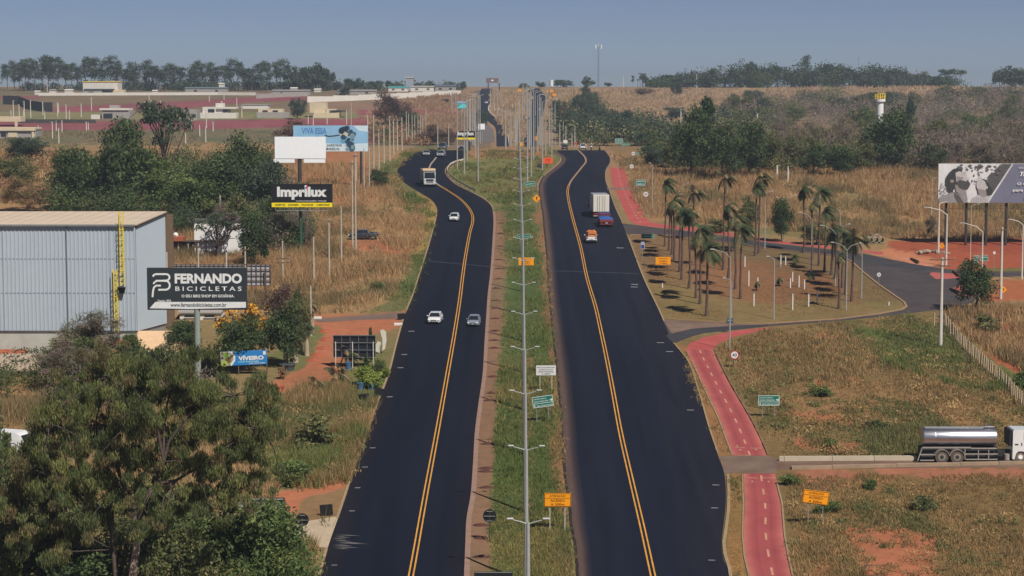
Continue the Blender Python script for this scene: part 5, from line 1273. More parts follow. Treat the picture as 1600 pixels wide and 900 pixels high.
def stroke(parent, pts, wd, m, name='emblem_stroke', y=-.02):
    """a flat ribbon of even width along a polyline in sign coordinates"""
    L = []; Rr = []
    for i, q in enumerate(pts):
        a = Vector(pts[max(0, i - 1)]); b = Vector(pts[min(len(pts) - 1, i + 1)]); d = (b - a).normalized(); n = Vector((-d.y, d.x)) * wd / 2
        L.append((q[0] + n.x, q[1] + n.y)); Rr.append((q[0] - n.x, q[1] - n.y))
    V = [(x, y, z) for x, z in L + Rr]; n = len(L)
    mb = MB().add(V, [(i, i + 1, n + i + 1, n + i) for i in range(n - 1)], m); return mb.build(name, parent)
def arc(cx, cz, rx, rz, a0, a1, n=9): return [(cx + rx * math.cos(R(a0 + (a1 - a0) * i / (n - 1))), cz + rz * math.sin(R(a0 + (a1 - a0) * i / (n - 1)))) for i in range(n)]
e = lambda pts: [(X(u), Zf(v)) for u, v in pts]
px_ = W / 154.5
stroke(p, e([(242, 431.5), (243.5, 428.7), (247, 427.6), (258, 427.6)]) + [(X(262.5) + 5.2 * px_ * math.cos(R(a)), Zf(432.6) + 5.0 * px_ * math.sin(R(a))) for a in range(90, -91, -20)] + e([(256, 438), (246, 438)]), 2.9 * px_, white)
stroke(p, e([(242.5, 443), (244, 440.5), (248, 438)]), 2.6 * px_, white, y=-.022)
stroke(p, e([(258, 438)]) + [(X(262) + 6 * px_ * math.cos(R(a)), Zf(445) + 6.8 * px_ * math.sin(R(a))) for a in range(90, -91, -20)] + e([(255, 452), (250, 452)]), 2.9 * px_, white, y=-.024)
stroke(p, e([(254, 445.5), (247, 445.5), (243.5, 448), (242, 453), (240.8, 463.5)]), 2.9 * px_, white, y=-.026)
for x in (-.30, .30):
    MB().box((x * W, .3, H / 2 + .8), (.12, .12, 1.8), post_w).build('light_mast', p)
# black sign with yellow strip on a green pole
blk = mat('black_sheet', srgb(26, 27, 30), .6, var=.06); ylw = mat('yellow_strip', srgb(240, 214, 20), .6, var=.04)
t, p, W, H = billboard(470, 399, 425.5, 520, 287.5, 323.5, blk, 'black billboard with yellow bottom strip on a slim green pole', polew=.55, polem=mat('green_pole', srgb(44, 84, 62), .6, var=.08))
def rect(x0, x1, z0, z1): return [(x0, z0), (x1, z0), (x1, z1), (x0, z1)]
flat(p, 'yellow_strip', rect(-W / 2, W / 2, -H / 2, -H * .31), ylw)
put_text(p, 'Imprilux', 0, .10 * H, w=.82 * W, h=.56 * H, m=white, bold=.05)
put_text(p, 'comunicação visual', .15 * W, -.235 * H, w=.5 * W, h=.07 * H, m=white, bold=.01)
put_text(p, 'ADESIVOS  ·  BANNERS  ·  FACHADAS  ·  LUMINOSOS', 0, -.405 * H, w=.9 * W, h=.08 * H, m=blk, bold=.02, y=-.03)
for k, c in enumerate([srgb(200, 40, 40), srgb(230, 230, 230), srgb(60, 120, 200), srgb(210, 80, 60)]):
    flat(p, 'round_emblem', [(.073 * W, .37 * H)] + [(.073 * W + .032 * W * math.cos(R(a)), .37 * H + .032 * W * math.sin(R(a))) for a in range(90 * k, 90 * k + 91, 15)], mat('emblem%d' % k, c), y=-.03)
MB().box((0, -.3, -H / 2 - .55), (W * .86, .8, .04), steel).build('catwalk', p)
for k in range(7): MB().box((-W * .43 + k * W * .143, -.3, -H / 2 - .28), (.04, .04, .55), steel).build('hanger', p)
# the same kind of sign again by the far bend
t, p, W, H = billboard(728, 236, 713, 743, 205, 218, blk, 'far small black and yellow billboard among the lamp posts', polew=.5)
flat(p, 'yellow_strip', rect(-W / 2, W / 2, -H / 2, -H * .28), ylw)
put_text(p, 'Imprilux', 0, .16 * H, w=.86 * W, h=.6 * H, m=white, bold=.05)
# blank white billboard
wb = mat('white_vinyl', (.88, .89, .90), .6, var=.03)
t, p, W, H = billboard(467.5, 305, 430, 509.5, 214, 248, wb, 'blank white billboard before the sky blue one', polew=.6, polem=mat('dark_pole', srgb(60, 56, 54)))
MB().box((-.1 * W * 0 - .32 * W, -.02, -H / 2 - .45), (W * .42, .3, .75), wb).build('lower_strip', p)
MB().box((.28 * W, -.02, -H / 2 - .45), (W * .42, .3, .75), wb).build('lower_strip', p)
MB().box((0, .1, -H / 2 - .05), (W * .98, .5, .09), mat('dark_pole', srgb(60, 56, 54))).build('ledge', p)
faint = mat('faint_print', (.70, .71, .73), .6, var=.03)
for s_, z_, w_ in (('VENDE', .18, .5), ('ESPAÇO', -.08, .45), ('MÍDIA', -.33, .3)): pass
# sky blue billboard
sb = mat('sky_blue_sheet', srgb(140, 184, 214), .6, var=.12, scale=.25)
t, p, W, H = billboard(517, 292, 459, 575.5, 196.5, 236.5, sb, 'wide sky blue billboard with a blue fruit bunch picture, behind the blank one', polew=.55, poles=(-6.5, 6.5), polem=mat('dark_pole', srgb(60, 56, 54)))
flat(p, 'cloud_band', [(-W / 2, -H / 2), (W / 2, -H / 2), (W / 2, -.18 * H), (.2 * W, -.22 * H), (0, -.2 * H), (-W / 2, -.1 * H)], mat('pale_cloud', srgb(206, 222, 230), .6, var=.08))
flat(p, 'cloud_band', [(.30 * W, .5 * H), (.5 * W, .5 * H), (.5 * W, .25 * H), (.38 * W, .3 * H)], mat('pale_cloud', srgb(206, 222, 230)))
put_text(p, 'VIVA ESSA', -.22 * W, .29 * H, w=.33 * W, h=.24 * H, m=mat('blue_letters', srgb(64, 118, 184)), bold=.02)
put_text(p, 'EMOÇÃO', -.24 * W, -.01 * H, w=.30 * W, h=.24 * H, m=mat('blue_letters', srgb(64, 118, 184)), bold=.02)
put_text(p, 'JARDINS', .05 * W, -.28 * H, w=.20 * W, h=.12 * H, m=dk, bold=.02, y=-.028)
put_text(p, 'MARSELHA', .03 * W, -.41 * H, w=.18 * W, h=.1 * H, m=dk, bold=.02, y=-.028)
stroke(p, [(-.08 * W, .12 * H), (-.02 * W, .08 * H), (.05 * W, .10 * H), (.12 * W, .13 * H)], .05 * H, mat('twig', srgb(66, 74, 76)))
rg2 = random.Random(4); fb = [mat('fruit%d' % k, c, .6) for k, c in enumerate([srgb(46, 72, 96), srgb(70, 96, 110), srgb(204, 190, 160), srgb(92, 160, 180), srgb(34, 50, 66), srgb(120, 150, 160)])]
for k in range(34):
    a = rg2.random(); cx = (.14 + .17 * rg2.random() + (.05 if a > .7 else 0)) * W; cz = (.42 - .84 * a) * H; r_ = rg2.uniform(.035, .085) * H * 1.5
    if abs(cx - .22 * W) > (.10 - .04 * abs(a - .5)) * W: cx = .22 * W + (cx - .22 * W) * .6
    flat(p, 'fruit_shape', circ(cx, cz, r_, 9, r_ * rg2.uniform(.8, 1.3)), rg2.choice(fb), y=-.016 - k * .0012)
# nursery banner
nb_ = mat('banner_blue', srgb(40, 124, 190), .6, var=.06)
t, p, W, H = billboard(381, 586, 345, 417.5, 548, 570.5, nb_, 'blue and white plant nursery banner on thin posts', back=.08, polew=.14, poles=(-.6, 2.6), polem=timber)
p.rotation_euler = (0, R(-2.5), 0)
flat(p, 'photo_field', [(-W / 2, -H / 2), (-.27 * W, -H / 2), (-.19 * W, -.1 * H), (-.2 * W, .22 * H), (-.28 * W, H / 2), (-W / 2, H / 2)], mat('photo_grey', srgb(150, 150, 124), .7, var=.35, scale=4))
stroke(p, [(-.31 * W, .48 * H), (-.24 * W, .40 * H), (-.20 * W, .15 * H), (-.21 * W, -.15 * H), (-.29 * W, -.47 * H)], .045 * W, white)
flat(p, 'plant_shape', circ(-.34 * W, -.1 * H, .07 * W, 10), mat('plant_brown', srgb(120, 84, 50)), y=-.016)
flat(p, 'plant_shape', circ(-.37 * W, .22 * H, .06 * W, 10), mat('plant_green', srgb(110, 146, 60)), y=-.018)
flat(p, 'plant_shape', circ(-.42 * W, -.32 * H, .07 * W, 10), mat('plant_lime', srgb(160, 180, 80)), y=-.020)
put_text(p, 'VÍVEIRO', .155 * W, .02 * H, w=.55 * W, h=.36 * H, m=white, bold=.05)
put_text(p, 'novo horizonte', .10 * W, -.24 * H, w=.44 * W, h=.14 * H, m=mat('pale_aqua', srgb(150, 214, 220)), bold=.02)
put_text(p, '(62) 9999-0000', .28 * W, -.40 * H, w=.34 * W, h=.1 * H, m=white, bold=.02)
flat(p, 'white_square', rect(.42 * W, .48 * W, .18 * H, .42 * H), mat('faint_print', (.70, .71, .73)), y=-.02)
# photo billboard at the right edge (black and white portrait print), on four dark posts
pg = mat('print_white', (.66, .66, .65), .6, var=.12, scale=.6)
t, p, W, H = billboard(1560, 384, 1464, 1660, 256, 317, pg, 'long billboard with a black and white photo of two people looking up', back=.45)
for k, u in enumerate((1478.5, 1510, 1541.5, 1572.5, 1604)):
    MB().box(((u - 1560) / S(384), .7, ((384 - 317) / S(384)) / 2 - .2), (.35, .5, (384 - 317) / S(384) + .6), mat('dark_pole', srgb(60, 56, 54))).build('pole', t)
MB().box((0, .5, (384 - 326) / S(384)), (W * .97, .08, .08), rust).build('brace', t)
X = lambda u: (u - 1562) / 196 * W
Zf = lambda v: (286.5 - v) / 61 * H
lay = [0]
def bb(name, pts, m):
    lay[0] += 1; flat(p, name, [(X(u), Zf(v)) for u, v in pts], m, y=-.012 - .002 * lay[0])
def gm_(k, g, tint=(1, .97, .95)): return mat('print_%s' % k, (g * tint[0], g * tint[1], g * tint[2]), .6, var=.15, scale=1.2)
rg3 = random.Random(9)
bb('slate_field', [(1579, 256.3), (1659.6, 256.3), (1659.6, 316.7), (1542, 316.7)], mat('slate_print', srgb(112, 114, 132), .6, var=.1, scale=.3))
bb('dark_tree_shape', [(1562, 256.3), (1578, 256.3), (1548, 304), (1540, 296), (1536, 282), (1546, 270)], gm_('dark', .09))
for k in range(70):
    u = rg3.uniform(1494, 1562); v = 257.5 + rg3.random() ** 1.4 * 30
    if u > 1546 + (285 - v) * .8: continue
    bb('leaf_shape', circ(u, v, rg3.uniform(1.0, 3.4), 7, rg3.uniform(.9, 2.6)), gm_('leaf%d' % rg3.choice((0, 1, 2)), .12) if rg3.random() < .55 else gm_('lt', .55))
for k in range(20): bb('leaf_shape', circ(rg3.uniform(1465, 1476), rg3.uniform(286, 304), rg3.uniform(.7, 1.7), 6), gm_('mid', .3))
hair = gm_('hair', .045); skin = gm_('skin', .26, (1.05, .96, .92)); skinl = gm_('skinlight', .46, (1.03, .97, .94)); beard = gm_('beard', .07)
bb('shirt_shape', [(1465, 316.7), (1466, 307), (1478, 303), (1488, 299), (1500, 306), (1512, 316.7)], gm_('shirt', .26))
bb('shirt_shape', [(1488, 300), (1497, 306), (1504, 316.7), (1494, 316.7), (1489, 308)], gm_('dark', .09))
bb('neck_shape', [(1489, 288), (1492, 299), (1500, 306), (1507, 316.7), (1510, 312), (1507, 296), (1500, 290)], skin)
bb('hair_shape', [(1475, 282), (1476, 276), (1480, 270), (1486, 264.5), (1493, 262.5), (1500, 266), (1498, 273), (1492, 280), (1490, 292), (1486, 301), (1480, 299), (1476, 292)], hair)
bb('face_shape', [(1490, 270), (1496, 267.5), (1504, 270), (1509, 275), (1507, 280), (1498, 284), (1492, 284)], skinl)
bb('face_shape', [(1492, 276), (1503, 277), (1500, 285), (1493, 287)], skin)
bb('ear_shape', circ(1485, 283, 3, 9, 2.4), skin)
bb('beard_shape', [(1491, 285), (1498, 281), (1503, 284), (1509, 281), (1514, 287), (1511, 294), (1503, 297), (1496, 293)], beard)
bb('lips_shape', circ(1506, 282, 2.3, 8, 1.4), skinl)
bb('hair_shape', [(1530, 279), (1537, 281), (1544, 290), (1549, 298), (1547, 305), (1540, 306), (1537, 296)], hair)
bb('face_shape', [(1523, 288), (1525, 282), (1530, 279.5), (1536, 283), (1539, 290), (1538, 297), (1530, 298), (1524, 294)], skinl)
bb('ear_shape', circ(1539.5, 293, 1.6, 8, 2.2), skinl)
bb('neck_shape', [(1525, 295), (1538, 297), (1540, 307), (1532, 309), (1527, 303)], skin)
bb('dress_shape', [(1512, 316.7), (1519, 308), (1527, 304), (1533, 309), (1541, 306), (1546, 305), (1541, 316.7)], gm_('cloth', .46))
for k in range(7): bb('fold_shape', [(1515 + k * 3.6, 316), (1517.5 + k * 3.2, 308), (1518.2 + k * 3.2, 308), (1516 + k * 3.6, 316)], gm_('fold', .24))
bb('white_edge', [(1578.5, 257), (1579.5, 257), (1542.5, 316.4), (1541.5, 316.4)], white)
def pt(s_, u, v, w_, h_, b=.01): 
    o = put_text(p, s_, X(u), Zf(v), w=w_ / 196 * W, h=h_ / 61 * H, m=white, bold=b, y=-.22, align='L'); return o
pt('VOCÊ MERECE', 1588, 262, 44, 3.6, 0); 
o = put_text(p, 'Tranquilidade', X(1591), Zf(273), w=50 / 196 * W, h=9 / 61 * H, m=white, bold=.02, y=-.22, shear=.4, align='L')
pt('O melhor lugar', 1586.5, 287.5, 54, 5.2, .02); pt('para viver bem', 1580, 297.5, 56, 6, .02); pt('LOTEAMENTO', 1598, 308, 40, 5.5)
# teal billboard far left of the lamp posts, white board behind, double board on the ridge
t, p, W, H = billboard(721, 206, 714, 728.5, 158.5, 169.5, mat('teal_sheet', srgb(64, 150, 160), .6), 'small turquoise and white billboard near the far lamp posts', polew=.5)
flat(p, 'white_band', rect(-W / 2, W / 2, .3 * H, .48 * H), mat('lilac_white', srgb(170, 170, 214))); flat(p, 'light_wave', [(-W / 2, -H * .45), (W / 2, -H * .45), (W / 2, -.05 * H), (.3 * W, .2 * H), (0, .05 * H)], mat('aqua', srgb(90, 210, 214)), y=-.02)
billboard(753, 224, 747.5, 757.5, 193.5, 202.5, wb, 'small white square board among the far lamp posts', polew=.4)
t, p, W, H = billboard(768.5, 141.5, 759.5, 779, 122, 129.5, mat('ridge_board_grey', srgb(120, 100, 100)), 'double-faced dark board on two posts on the skyline above the far road', polew=.7, poles=(-2.2, 4.5), polem=mat('dark_pole', srgb(60, 56, 54)))
flat(p, 'pale_print', circ(0, 0, H * .3, 9, H * .18), white)
billboard(695.5, 162, 690, 701.5, 155, 159.5, black, 'small black board on the brown far slope', polew=.3, name='black_board')
def back_lattice(u, vb, u0, u1, v0, v1, label, nx, nz, face, fm, posts, light=False, b=.12):
    """rear side of a hoarding: sheet facing away with a steel grid towards us"""
    s = S(vb); W = (u1 - u0) / s; H = (v1 - v0) / s; zc = (vb - (v0 + v1) / 2) / s; xc = ((u0 + u1) / 2 - u) / s
    t = thing('hoarding', label, 'billboard', at(u, vb))
    ew, eh = W / nx, H / nz
    for i in range(nx):
        for j in range(nz):
            MB().box((0, 0, 0), (ew - .03, .04, eh - .03), face).build('sheet', t, loc=(xc - W / 2 + (i + .5) * ew, .1 + .006 * ((i + j) % 2), zc - H / 2 + (j + .5) * eh))
    for i in range(nx + 1): MB().box((0, 0, 0), (b, .12, H), fm).build('upright', t, loc=(xc - W / 2 + i * ew, 0, zc))
    for j in range(nz + 1): MB().box((0, 0, 0), (W, .08, b * .85), fm).build('rail', t, loc=(xc, -.1, zc - H / 2 + j * eh))
    for x in posts: MB().box((0, 0, 0), (.1 if light else .2, .1, zc + H * .3), post_w if light else rust).build('leg', t, loc=(xc + x * W, -.25, (zc + H * .3) / 2 - .2))
back_lattice(551, 574, 521, 587, 523.5, 558, 'big black panelled hoarding seen from behind, at the plant nursery', 5, 3, mat('black_sheeting', srgb(30, 33, 40), .55, var=.1), mat('grey_frame', srgb(112, 116, 122)), (-.44, -.04, .45), True, .05)
back_lattice(392, 470, 262, 423, 413, 446, 'grey hoarding back behind the charcoal billboard, with dark steel grid', 22, 4, mat('pale_sheeting', srgb(168, 170, 174), .7, var=.14), rust, (-.46, -.2, .1, .45))
back_lattice(420, 830, 372, 445, 777, 822, 'pale hoarding back half hidden by the green tree near the driveway', 4, 3, mat('greenish_sheeting', srgb(176, 182, 176), .7, var=.12), rust, (.48, -.3))
# ================================================================== BUILDINGS
wallw = mat('white_render', srgb(212, 206, 196), .9, var=.07, scale=.4); cream = mat('cream_render', srgb(206, 190, 160), .9, var=.07, scale=.4)
greyr = mat('grey_render', srgb(156, 150, 144), .9, var=.1, scale=.4); roofd = mat('dark_roof', srgb(84, 80, 80), .9, var=.2, scale=.5)
glassd = mat('dark_glass', (.02, .025, .03), .15, var=.05, spec=.5); tile = mat('red_roof_tile', srgb(158, 88, 60), .9, var=.2, scale=2)
tanroof = mat('beige_roof', srgb(198, 180, 160), .85, var=.06, scale=.3)
def corrugated(name, x0, x1, z0, z1, y, m, pitch=.46, depth=.07, parent=None, axis='x', z0b=None):
    """ribbed metal cladding in the x-z plane (or y-z plane) facing -y (or +x); z0b: lower edge at the far end"""
    n = max(1, int(abs(x1 - x0) / pitch)); V = []; Fc = []; prof = [(0, 0), (.55, 0), (.65, -1), (.9, -1)]
    pts = []
    for i in range(n):
        for a, b in prof: pts.append(((i + a) / n, b * depth))
    pts.append((1, 0))
    for s, d in pts:
        xx = x0 + (x1 - x0) * s; zb = z0 + ((z0b if z0b is not None else z0) - z0) * s
        if axis == 'x': V += [(xx, y + d, zb), (xx, y + d, z1)]
        else: V += [(y - d, xx, zb), (y - d, xx, z1)]
    Fc = [(2 * i, 2 * i + 2, 2 * i + 3, 2 * i + 1) for i in range(len(pts) - 1)]
    return MB().add(V, Fc, m).build(name, parent)
# ---- warehouse
s = S(560); base = at(215, 560); L = 62.0; Dp = 19.6; zt = (560 - 350) / s; zb = (560 - 517) / s
wh = thing('warehouse', 'long pale blue grey corrugated metal warehouse with a flat beige roof, at the left edge', 'building', base)
clad = mat('blue_grey_cladding', srgb(178, 188, 196), .5, metal=.15, var=.04, scale=.3, spec=.4)
corrugated('front_cladding', -L, 0, zb, zt, 0, clad, parent=wh)
corrugated('side_cladding', 0.05, Dp, zb, zt - .05, .02, mat('side_cladding_metal', srgb(178, 188, 196), .5, metal=.15, var=.03), pitch=.46, parent=wh, axis='y', z0b=1.9)
MB().box((-L / 2, Dp / 2 + .15, zt / 2), (L - .2, Dp - .2, zt - .3), greyr).build('wall', wh)
MB().box((-L / 2, -.06, zb / 2 - .3), (L, .3, zb + .5), mat('concrete_base', srgb(176, 174, 164), .9, var=.12, scale=.5)).build('base_wall', wh)['label'] = 'pale concrete plinth wall'
MB().box((-L / 2, -.12, zb - .05), (L, .34, .22), roofd).build('drip_edge', wh)
MB().add([(-L, -.25, zt + .02), (.25, -.25, zt + .02), (.25, Dp + .3, zt + .35), (-L, Dp + .3, zt + .35), (-L, -.25, zt - .12), (.25, -.25, zt - .12), (.25, Dp + .3, zt + .2), (-L, Dp + .3, zt + .2)],
         [(0, 1, 2, 3), (4, 7, 6, 5), (0, 4, 5, 1), (1, 5, 6, 2), (2, 6, 7, 3), (3, 7, 4, 0)], tanroof).build('roof', wh)
for k in range(10):
    MB().box((-3.1 - k * 6.2, -.05, (zb + zt) / 2), (.03, .03, zt - zb), mat('cladding_joint', srgb(152, 163, 172), .6)).build('panel_joint', wh)
for z in (.36, .68): MB().box((-L / 2, -.045, zb + (zt - zb) * z), (L, .03, .05), mat('cladding_joint', srgb(152, 163, 172))).build('panel_lap', wh)
MB().box((-L / 2, -.34, zt - .12), (L, .18, .2), mat('gutter_metal', srgb(120, 122, 124), .6)).build('gutter', wh)
for k in range(4): MB().tube((-8 - k * 15, -.14, zb), (-8 - k * 15, -.14, zt - .2), .07, .07, 6, mat('gutter_metal', srgb(120, 122, 124))).build('downpipe', wh)
for k in range(42):
    MB().box((-L + 1 + k * 1.48, Dp / 2, zt + .215), (.06, Dp * .97, .05), tanroof, rx=math.atan(.33 / Dp)).build('roof_seam', wh)
MB().box((.12, Dp / 2 + .3, zt - .08), (.12, Dp + .4, .3), roofd, rx=math.atan(.33 / Dp)).build('gable_trim', wh)
MB().box((.35, Dp + .9, zt / 2 - .2), (1.1, .5, zt + .3), mat('brown_corner', srgb(112, 92, 74), .9, var=.1)).build('corner_flashing', wh)
MB().box((-L / 2 - 14, Dp * .9, zt + .42), (26, .5, .16), roofd).build('roof_ridge_gap', wh)
ylad = mat('yellow_ladder_paint', srgb(226, 200, 74), .6, var=.08)
def ladder(u, v0, v1, label, wpx=9):
    z1 = (560 - v0) / s; z0 = (560 - v1) / s; x = (u - 215) / s; w_ = wpx / s * .34
    t = thing('caged_ladder', label, 'ladder', base + Vector((x, -.28, 0)))
    for sx in (-1, 1): MB().box((0, 0, 0), (.09, .09, z1 - z0), ylad).build('stile', t, loc=(sx * w_, 0, (z0 + z1) / 2))
    n = int((z1 - z0) / .6)
    for k in range(n): MB().box((0, 0, 0), (w_ * 2, .06, .07), ylad).build('rung', t, loc=(0, 0, z0 + .3 + k * .6))
    for k in range(int((z1 - z0 - 1.5) / 1.2)):
        z = z0 + 1.8 + k * 1.2; pts = [(w_ * 1.05 * math.cos(R(a)), -.75 * math.sin(R(a)), z) for a in range(0, 181, 30)]
        MB().path(pts, [.045] * len(pts), 5, ylad).build('cage_hoop', t)
    for a in (35, 90, 145): MB().box((w_ * 1.05 * math.cos(R(a)), -.75 * math.sin(R(a)), (z0 + z1) / 2 + .8), (.06, .04, z1 - z0 - 1.6), ylad).build('cage_strap', t)
    return t
t = ladder(194, 330, 446, 'upper yellow caged ladder reaching over the warehouse roof edge')
MB().add([(-.45, -.9, (560 - 446) / s - .1), (.45, -.9, (560 - 446) / s - .1), (.3, -.35, (560 - 457) / s), (-.3, -.35, (560 - 457) / s), (-.45, -.2, (560 - 446) / s - .1), (.45, -.2, (560 - 446) / s - .1)], [(0, 1, 2, 3), (0, 4, 5, 1), (4, 3, 2, 5), (0, 3, 4), (1, 5, 2)], black).build('guard_plate', t)
ladder(183.5, 420, 518, 'lower yellow caged ladder on the warehouse wall')
# ---- small roofs near the warehouse
def gable(u, vb, wpx, hpx, depth_, label, wall, roof, pitch_=.25, name='house', yaw=0, win=0, door=False, flatroof=False, cat='house', over=.3):
    s = S(vb); W = wpx / s; H = hpx / s
    t = thing(name, label, cat, at(u, vb, -.1), R(yaw))
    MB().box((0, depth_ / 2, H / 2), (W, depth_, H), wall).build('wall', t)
    if flatroof:
        MB().box((0, depth_ / 2, H + .12), (W + over, depth_ + over, .25), roof).build('roof', t)
    else:
        r = H + depth_ * pitch_; a, b = -W / 2 - over, W / 2 + over
        MB().add([(a, -over, H), (b, -over, H), (b, depth_ / 2, r), (a, depth_ / 2, r), (b, depth_ + over, H), (a, depth_ + over, H), (a, -over, H + .15), (b, -over, H + .15), (b, depth_ / 2, r + .15), (a, depth_ / 2, r + .15), (b, depth_ + over, H + .15), (a, depth_ + over, H + .15)],
                 [(0, 3, 2, 1), (3, 5, 4, 2), (6, 7, 8, 9), (9, 8, 10, 11), (0, 1, 7, 6), (5, 11, 10, 4), (0, 6, 9, 3), (3, 9, 11, 5), (1, 2, 8, 7), (2, 4, 10, 8)], roof).build('roof', t)
    for k in range(win):
        x = -W / 2 + W * (k + .5) / win; ww = min(1.6, W / win * .5); f = MB().box((0, 0, 0), (ww, .1, H * .3), glassd).build('window', t, loc=(x, -.06, H * .58))
        MB().box((0, -.03, -H * .16), (ww + .2, .18, .08), wall).build('sill', f)
    return t
gable(243, 566, 64, 10, 6, 'low house with a beige gable roof beside the warehouse corner', wallw, mat('warm_beige_roof', srgb(206, 172, 136), .85, var=.06), pitch_=.42, name='house')
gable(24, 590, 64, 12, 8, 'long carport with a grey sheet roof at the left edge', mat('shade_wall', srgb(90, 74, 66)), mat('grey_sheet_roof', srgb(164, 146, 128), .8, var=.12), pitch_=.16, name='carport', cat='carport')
gable(8, 572, 46, 6, 4, 'small red tiled roof at the left edge, above the carport', cream, tile, pitch_=.3)
gable(185, 566, 40, 8, 5, 'little red tiled roof in front of the warehouse foot', cream, tile, pitch_=.4)
gable(312, 500, 62, 12, 6, 'low white annex seen under the charcoal billboard', wallw, greyr, pitch_=.06, win=2)
gable(352, 398, 96, 54, 2.5, 'white gabled house dappled by tree shade, behind the tall dry grass', mat('bright_white_wall', (.76, .75, .73), .85, var=.03), roofd, pitch_=.08, win=0)
t = thing('lean_to', 'open brown lean-to shed in front of the white house', 'shed', at(303, 398))
s = S(398)
MB().box((0, 1.5, 20 / s), (84 / s, 4.5, .25), mat('brown_sheet', srgb(92, 80, 74), .9, var=.2), rx=R(-6)).build('roof', t)
for k in range(6): MB().box((-38 / s + k * 15 / s, -.4, 9 / s), (.16, .16, 19 / s), post_w).build('post', t)
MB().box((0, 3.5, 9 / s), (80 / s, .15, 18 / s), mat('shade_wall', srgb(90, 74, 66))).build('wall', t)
MB().box((-24 / s, .4, 25 / s), (18 / s, 3, 7 / s), tile, bev=.05).build('store_box', t)
t = thing('satellite_dish', 'white satellite dish on the lean-to roof', 'dish', at(275, 398, 24 / s))
MB().tube((0, 0, -.5), (0, 0, 2.2 * 3 / s), .05, .05, 6, steel).build('mast', t)
MB().loft([[(.42 * r * math.cos(R(a)), -.25 * (1 - r) - .1, 7 / s + .42 * r * math.sin(R(a))) for a in range(0, 360, 30)] for r in (.05, .5, 1)], white).build('bowl', t)
# ---- housing estate, far left
def villa(u, vb, blocks, label, m=wallw):
    """blocks: (dx_px, w_px, z0_px, z1_px, depth m, y m, material)"""
    s = S(vb); t = thing('house', label, 'house', at(u, vb, -.1))
    for dx, w_, z0, z1, dp, y, mm in blocks:
        o = MB().box((0, dp / 2, 0), (w_ / s, dp, (z1 - z0) / s), mm, bev=.05).build('wall' if mm not in (glassd, roofd) else ('window' if mm is glassd else 'roof'), t, loc=(dx / s, y, (z0 + z1) / 2 / s))
    return t
villa(181, 186, [(0, 44, 0, 14, 9, 0, greyr), (-2, 46, 14, 17, 10, -.6, wallw), (-4, 14, 17, 22, 5, 2, greyr), (-12, 14, 2, 9, 1, -.3, glassd), (-32, 14, 0, 7, 6, 0, wallw)], 'two-storey grey and white house behind the top of the dark trees')
villa(296, 188, [(0, 24, 0, 17, 9, 0, greyr), (-12, 8, 0, 12, 8, 1, wallw), (6, 8, 5, 10, .4, -.2, glassd)], 'plain grey house left of the white modern villa')
villa(340, 185, [(0, 58, 0, 9, 9, 0, wallw), (-4, 40, 9, 18, 8, 1, wallw), (-10, 10, 10, 15, .5, .6, glassd), (14, 30, 15, 18, 9, 0, wallw), (2, 12, 18, 24, 6, 2, wallw), (12, 8, 10, 14, .5, .6, glassd)], 'white modern two-storey villa with stepped flat roofs')
villa(391, 170, [(8, 40, 0, 6, 8, 0, wallw), (8, 42, 6, 7.5, 8.5, -.3, greyr)], 'low white house right of the villa, by the crimson street')
villa(426, 184, [(0, 50, 0, 9, 8, 0, greyr), (-4, 38, 8, 14, 8, 1, cream), (-12, 8, 9, 12, .4, .7, glassd), (4, 8, 9, 12, .4, .7, glassd)], 'cream house over a pale wall, left of the roadside dark tree')
villa(494, 184, [(2, 26, 8, 24, 9, 2, cream), (16, 40, 0, 8, 8, 0, cream), (34, 26, 9, 12, 6, 1, roofd), (22, 16, 4, 14, 7, 2, cream), (32, 14, 9, 12, .4, .6, glassd)], 'large cream stepped house with its yard wall')
villa(14, 216, [(0, 84, 0, 14, 10, 0, greyr), (0, 84, 12, 17, 11, -.8, cream), (38, 4, 0, 13, 1, -.5, cream), (-8, 8, 4, 9, .4, -.3, glassd), (6, 14, 2, 9, .4, -.3, cream)], 'cream house with a deep flat roof slab at the left edge')
villa(8, 198, [(0, 44, 8, 16, 8, 3, cream), (17, 4, 0, 12, 1, 0, cream)], 'cream flat roof frame just above the left edge house')
t = villa(155, 149, [(0, 54, 3, 21, 14, 3, wallw), (-10, 30, 2, 9, 8, -1, greyr), (0, 46, 9, 10.5, 10, -1.5, roofd), (30, 18, 0, 9, 6, 0, cream), (-12, 8, 0, 6, .4, -1.4, glassd)], 'white hall with a yellow roof edge on the left ridge')
MB().box((0, 2.9 + 7, 21.6 / S(149)), (55 / S(149), 14.4, .5), mat('yellow_roof_edge', srgb(222, 190, 60))).build('roof_edge', t)
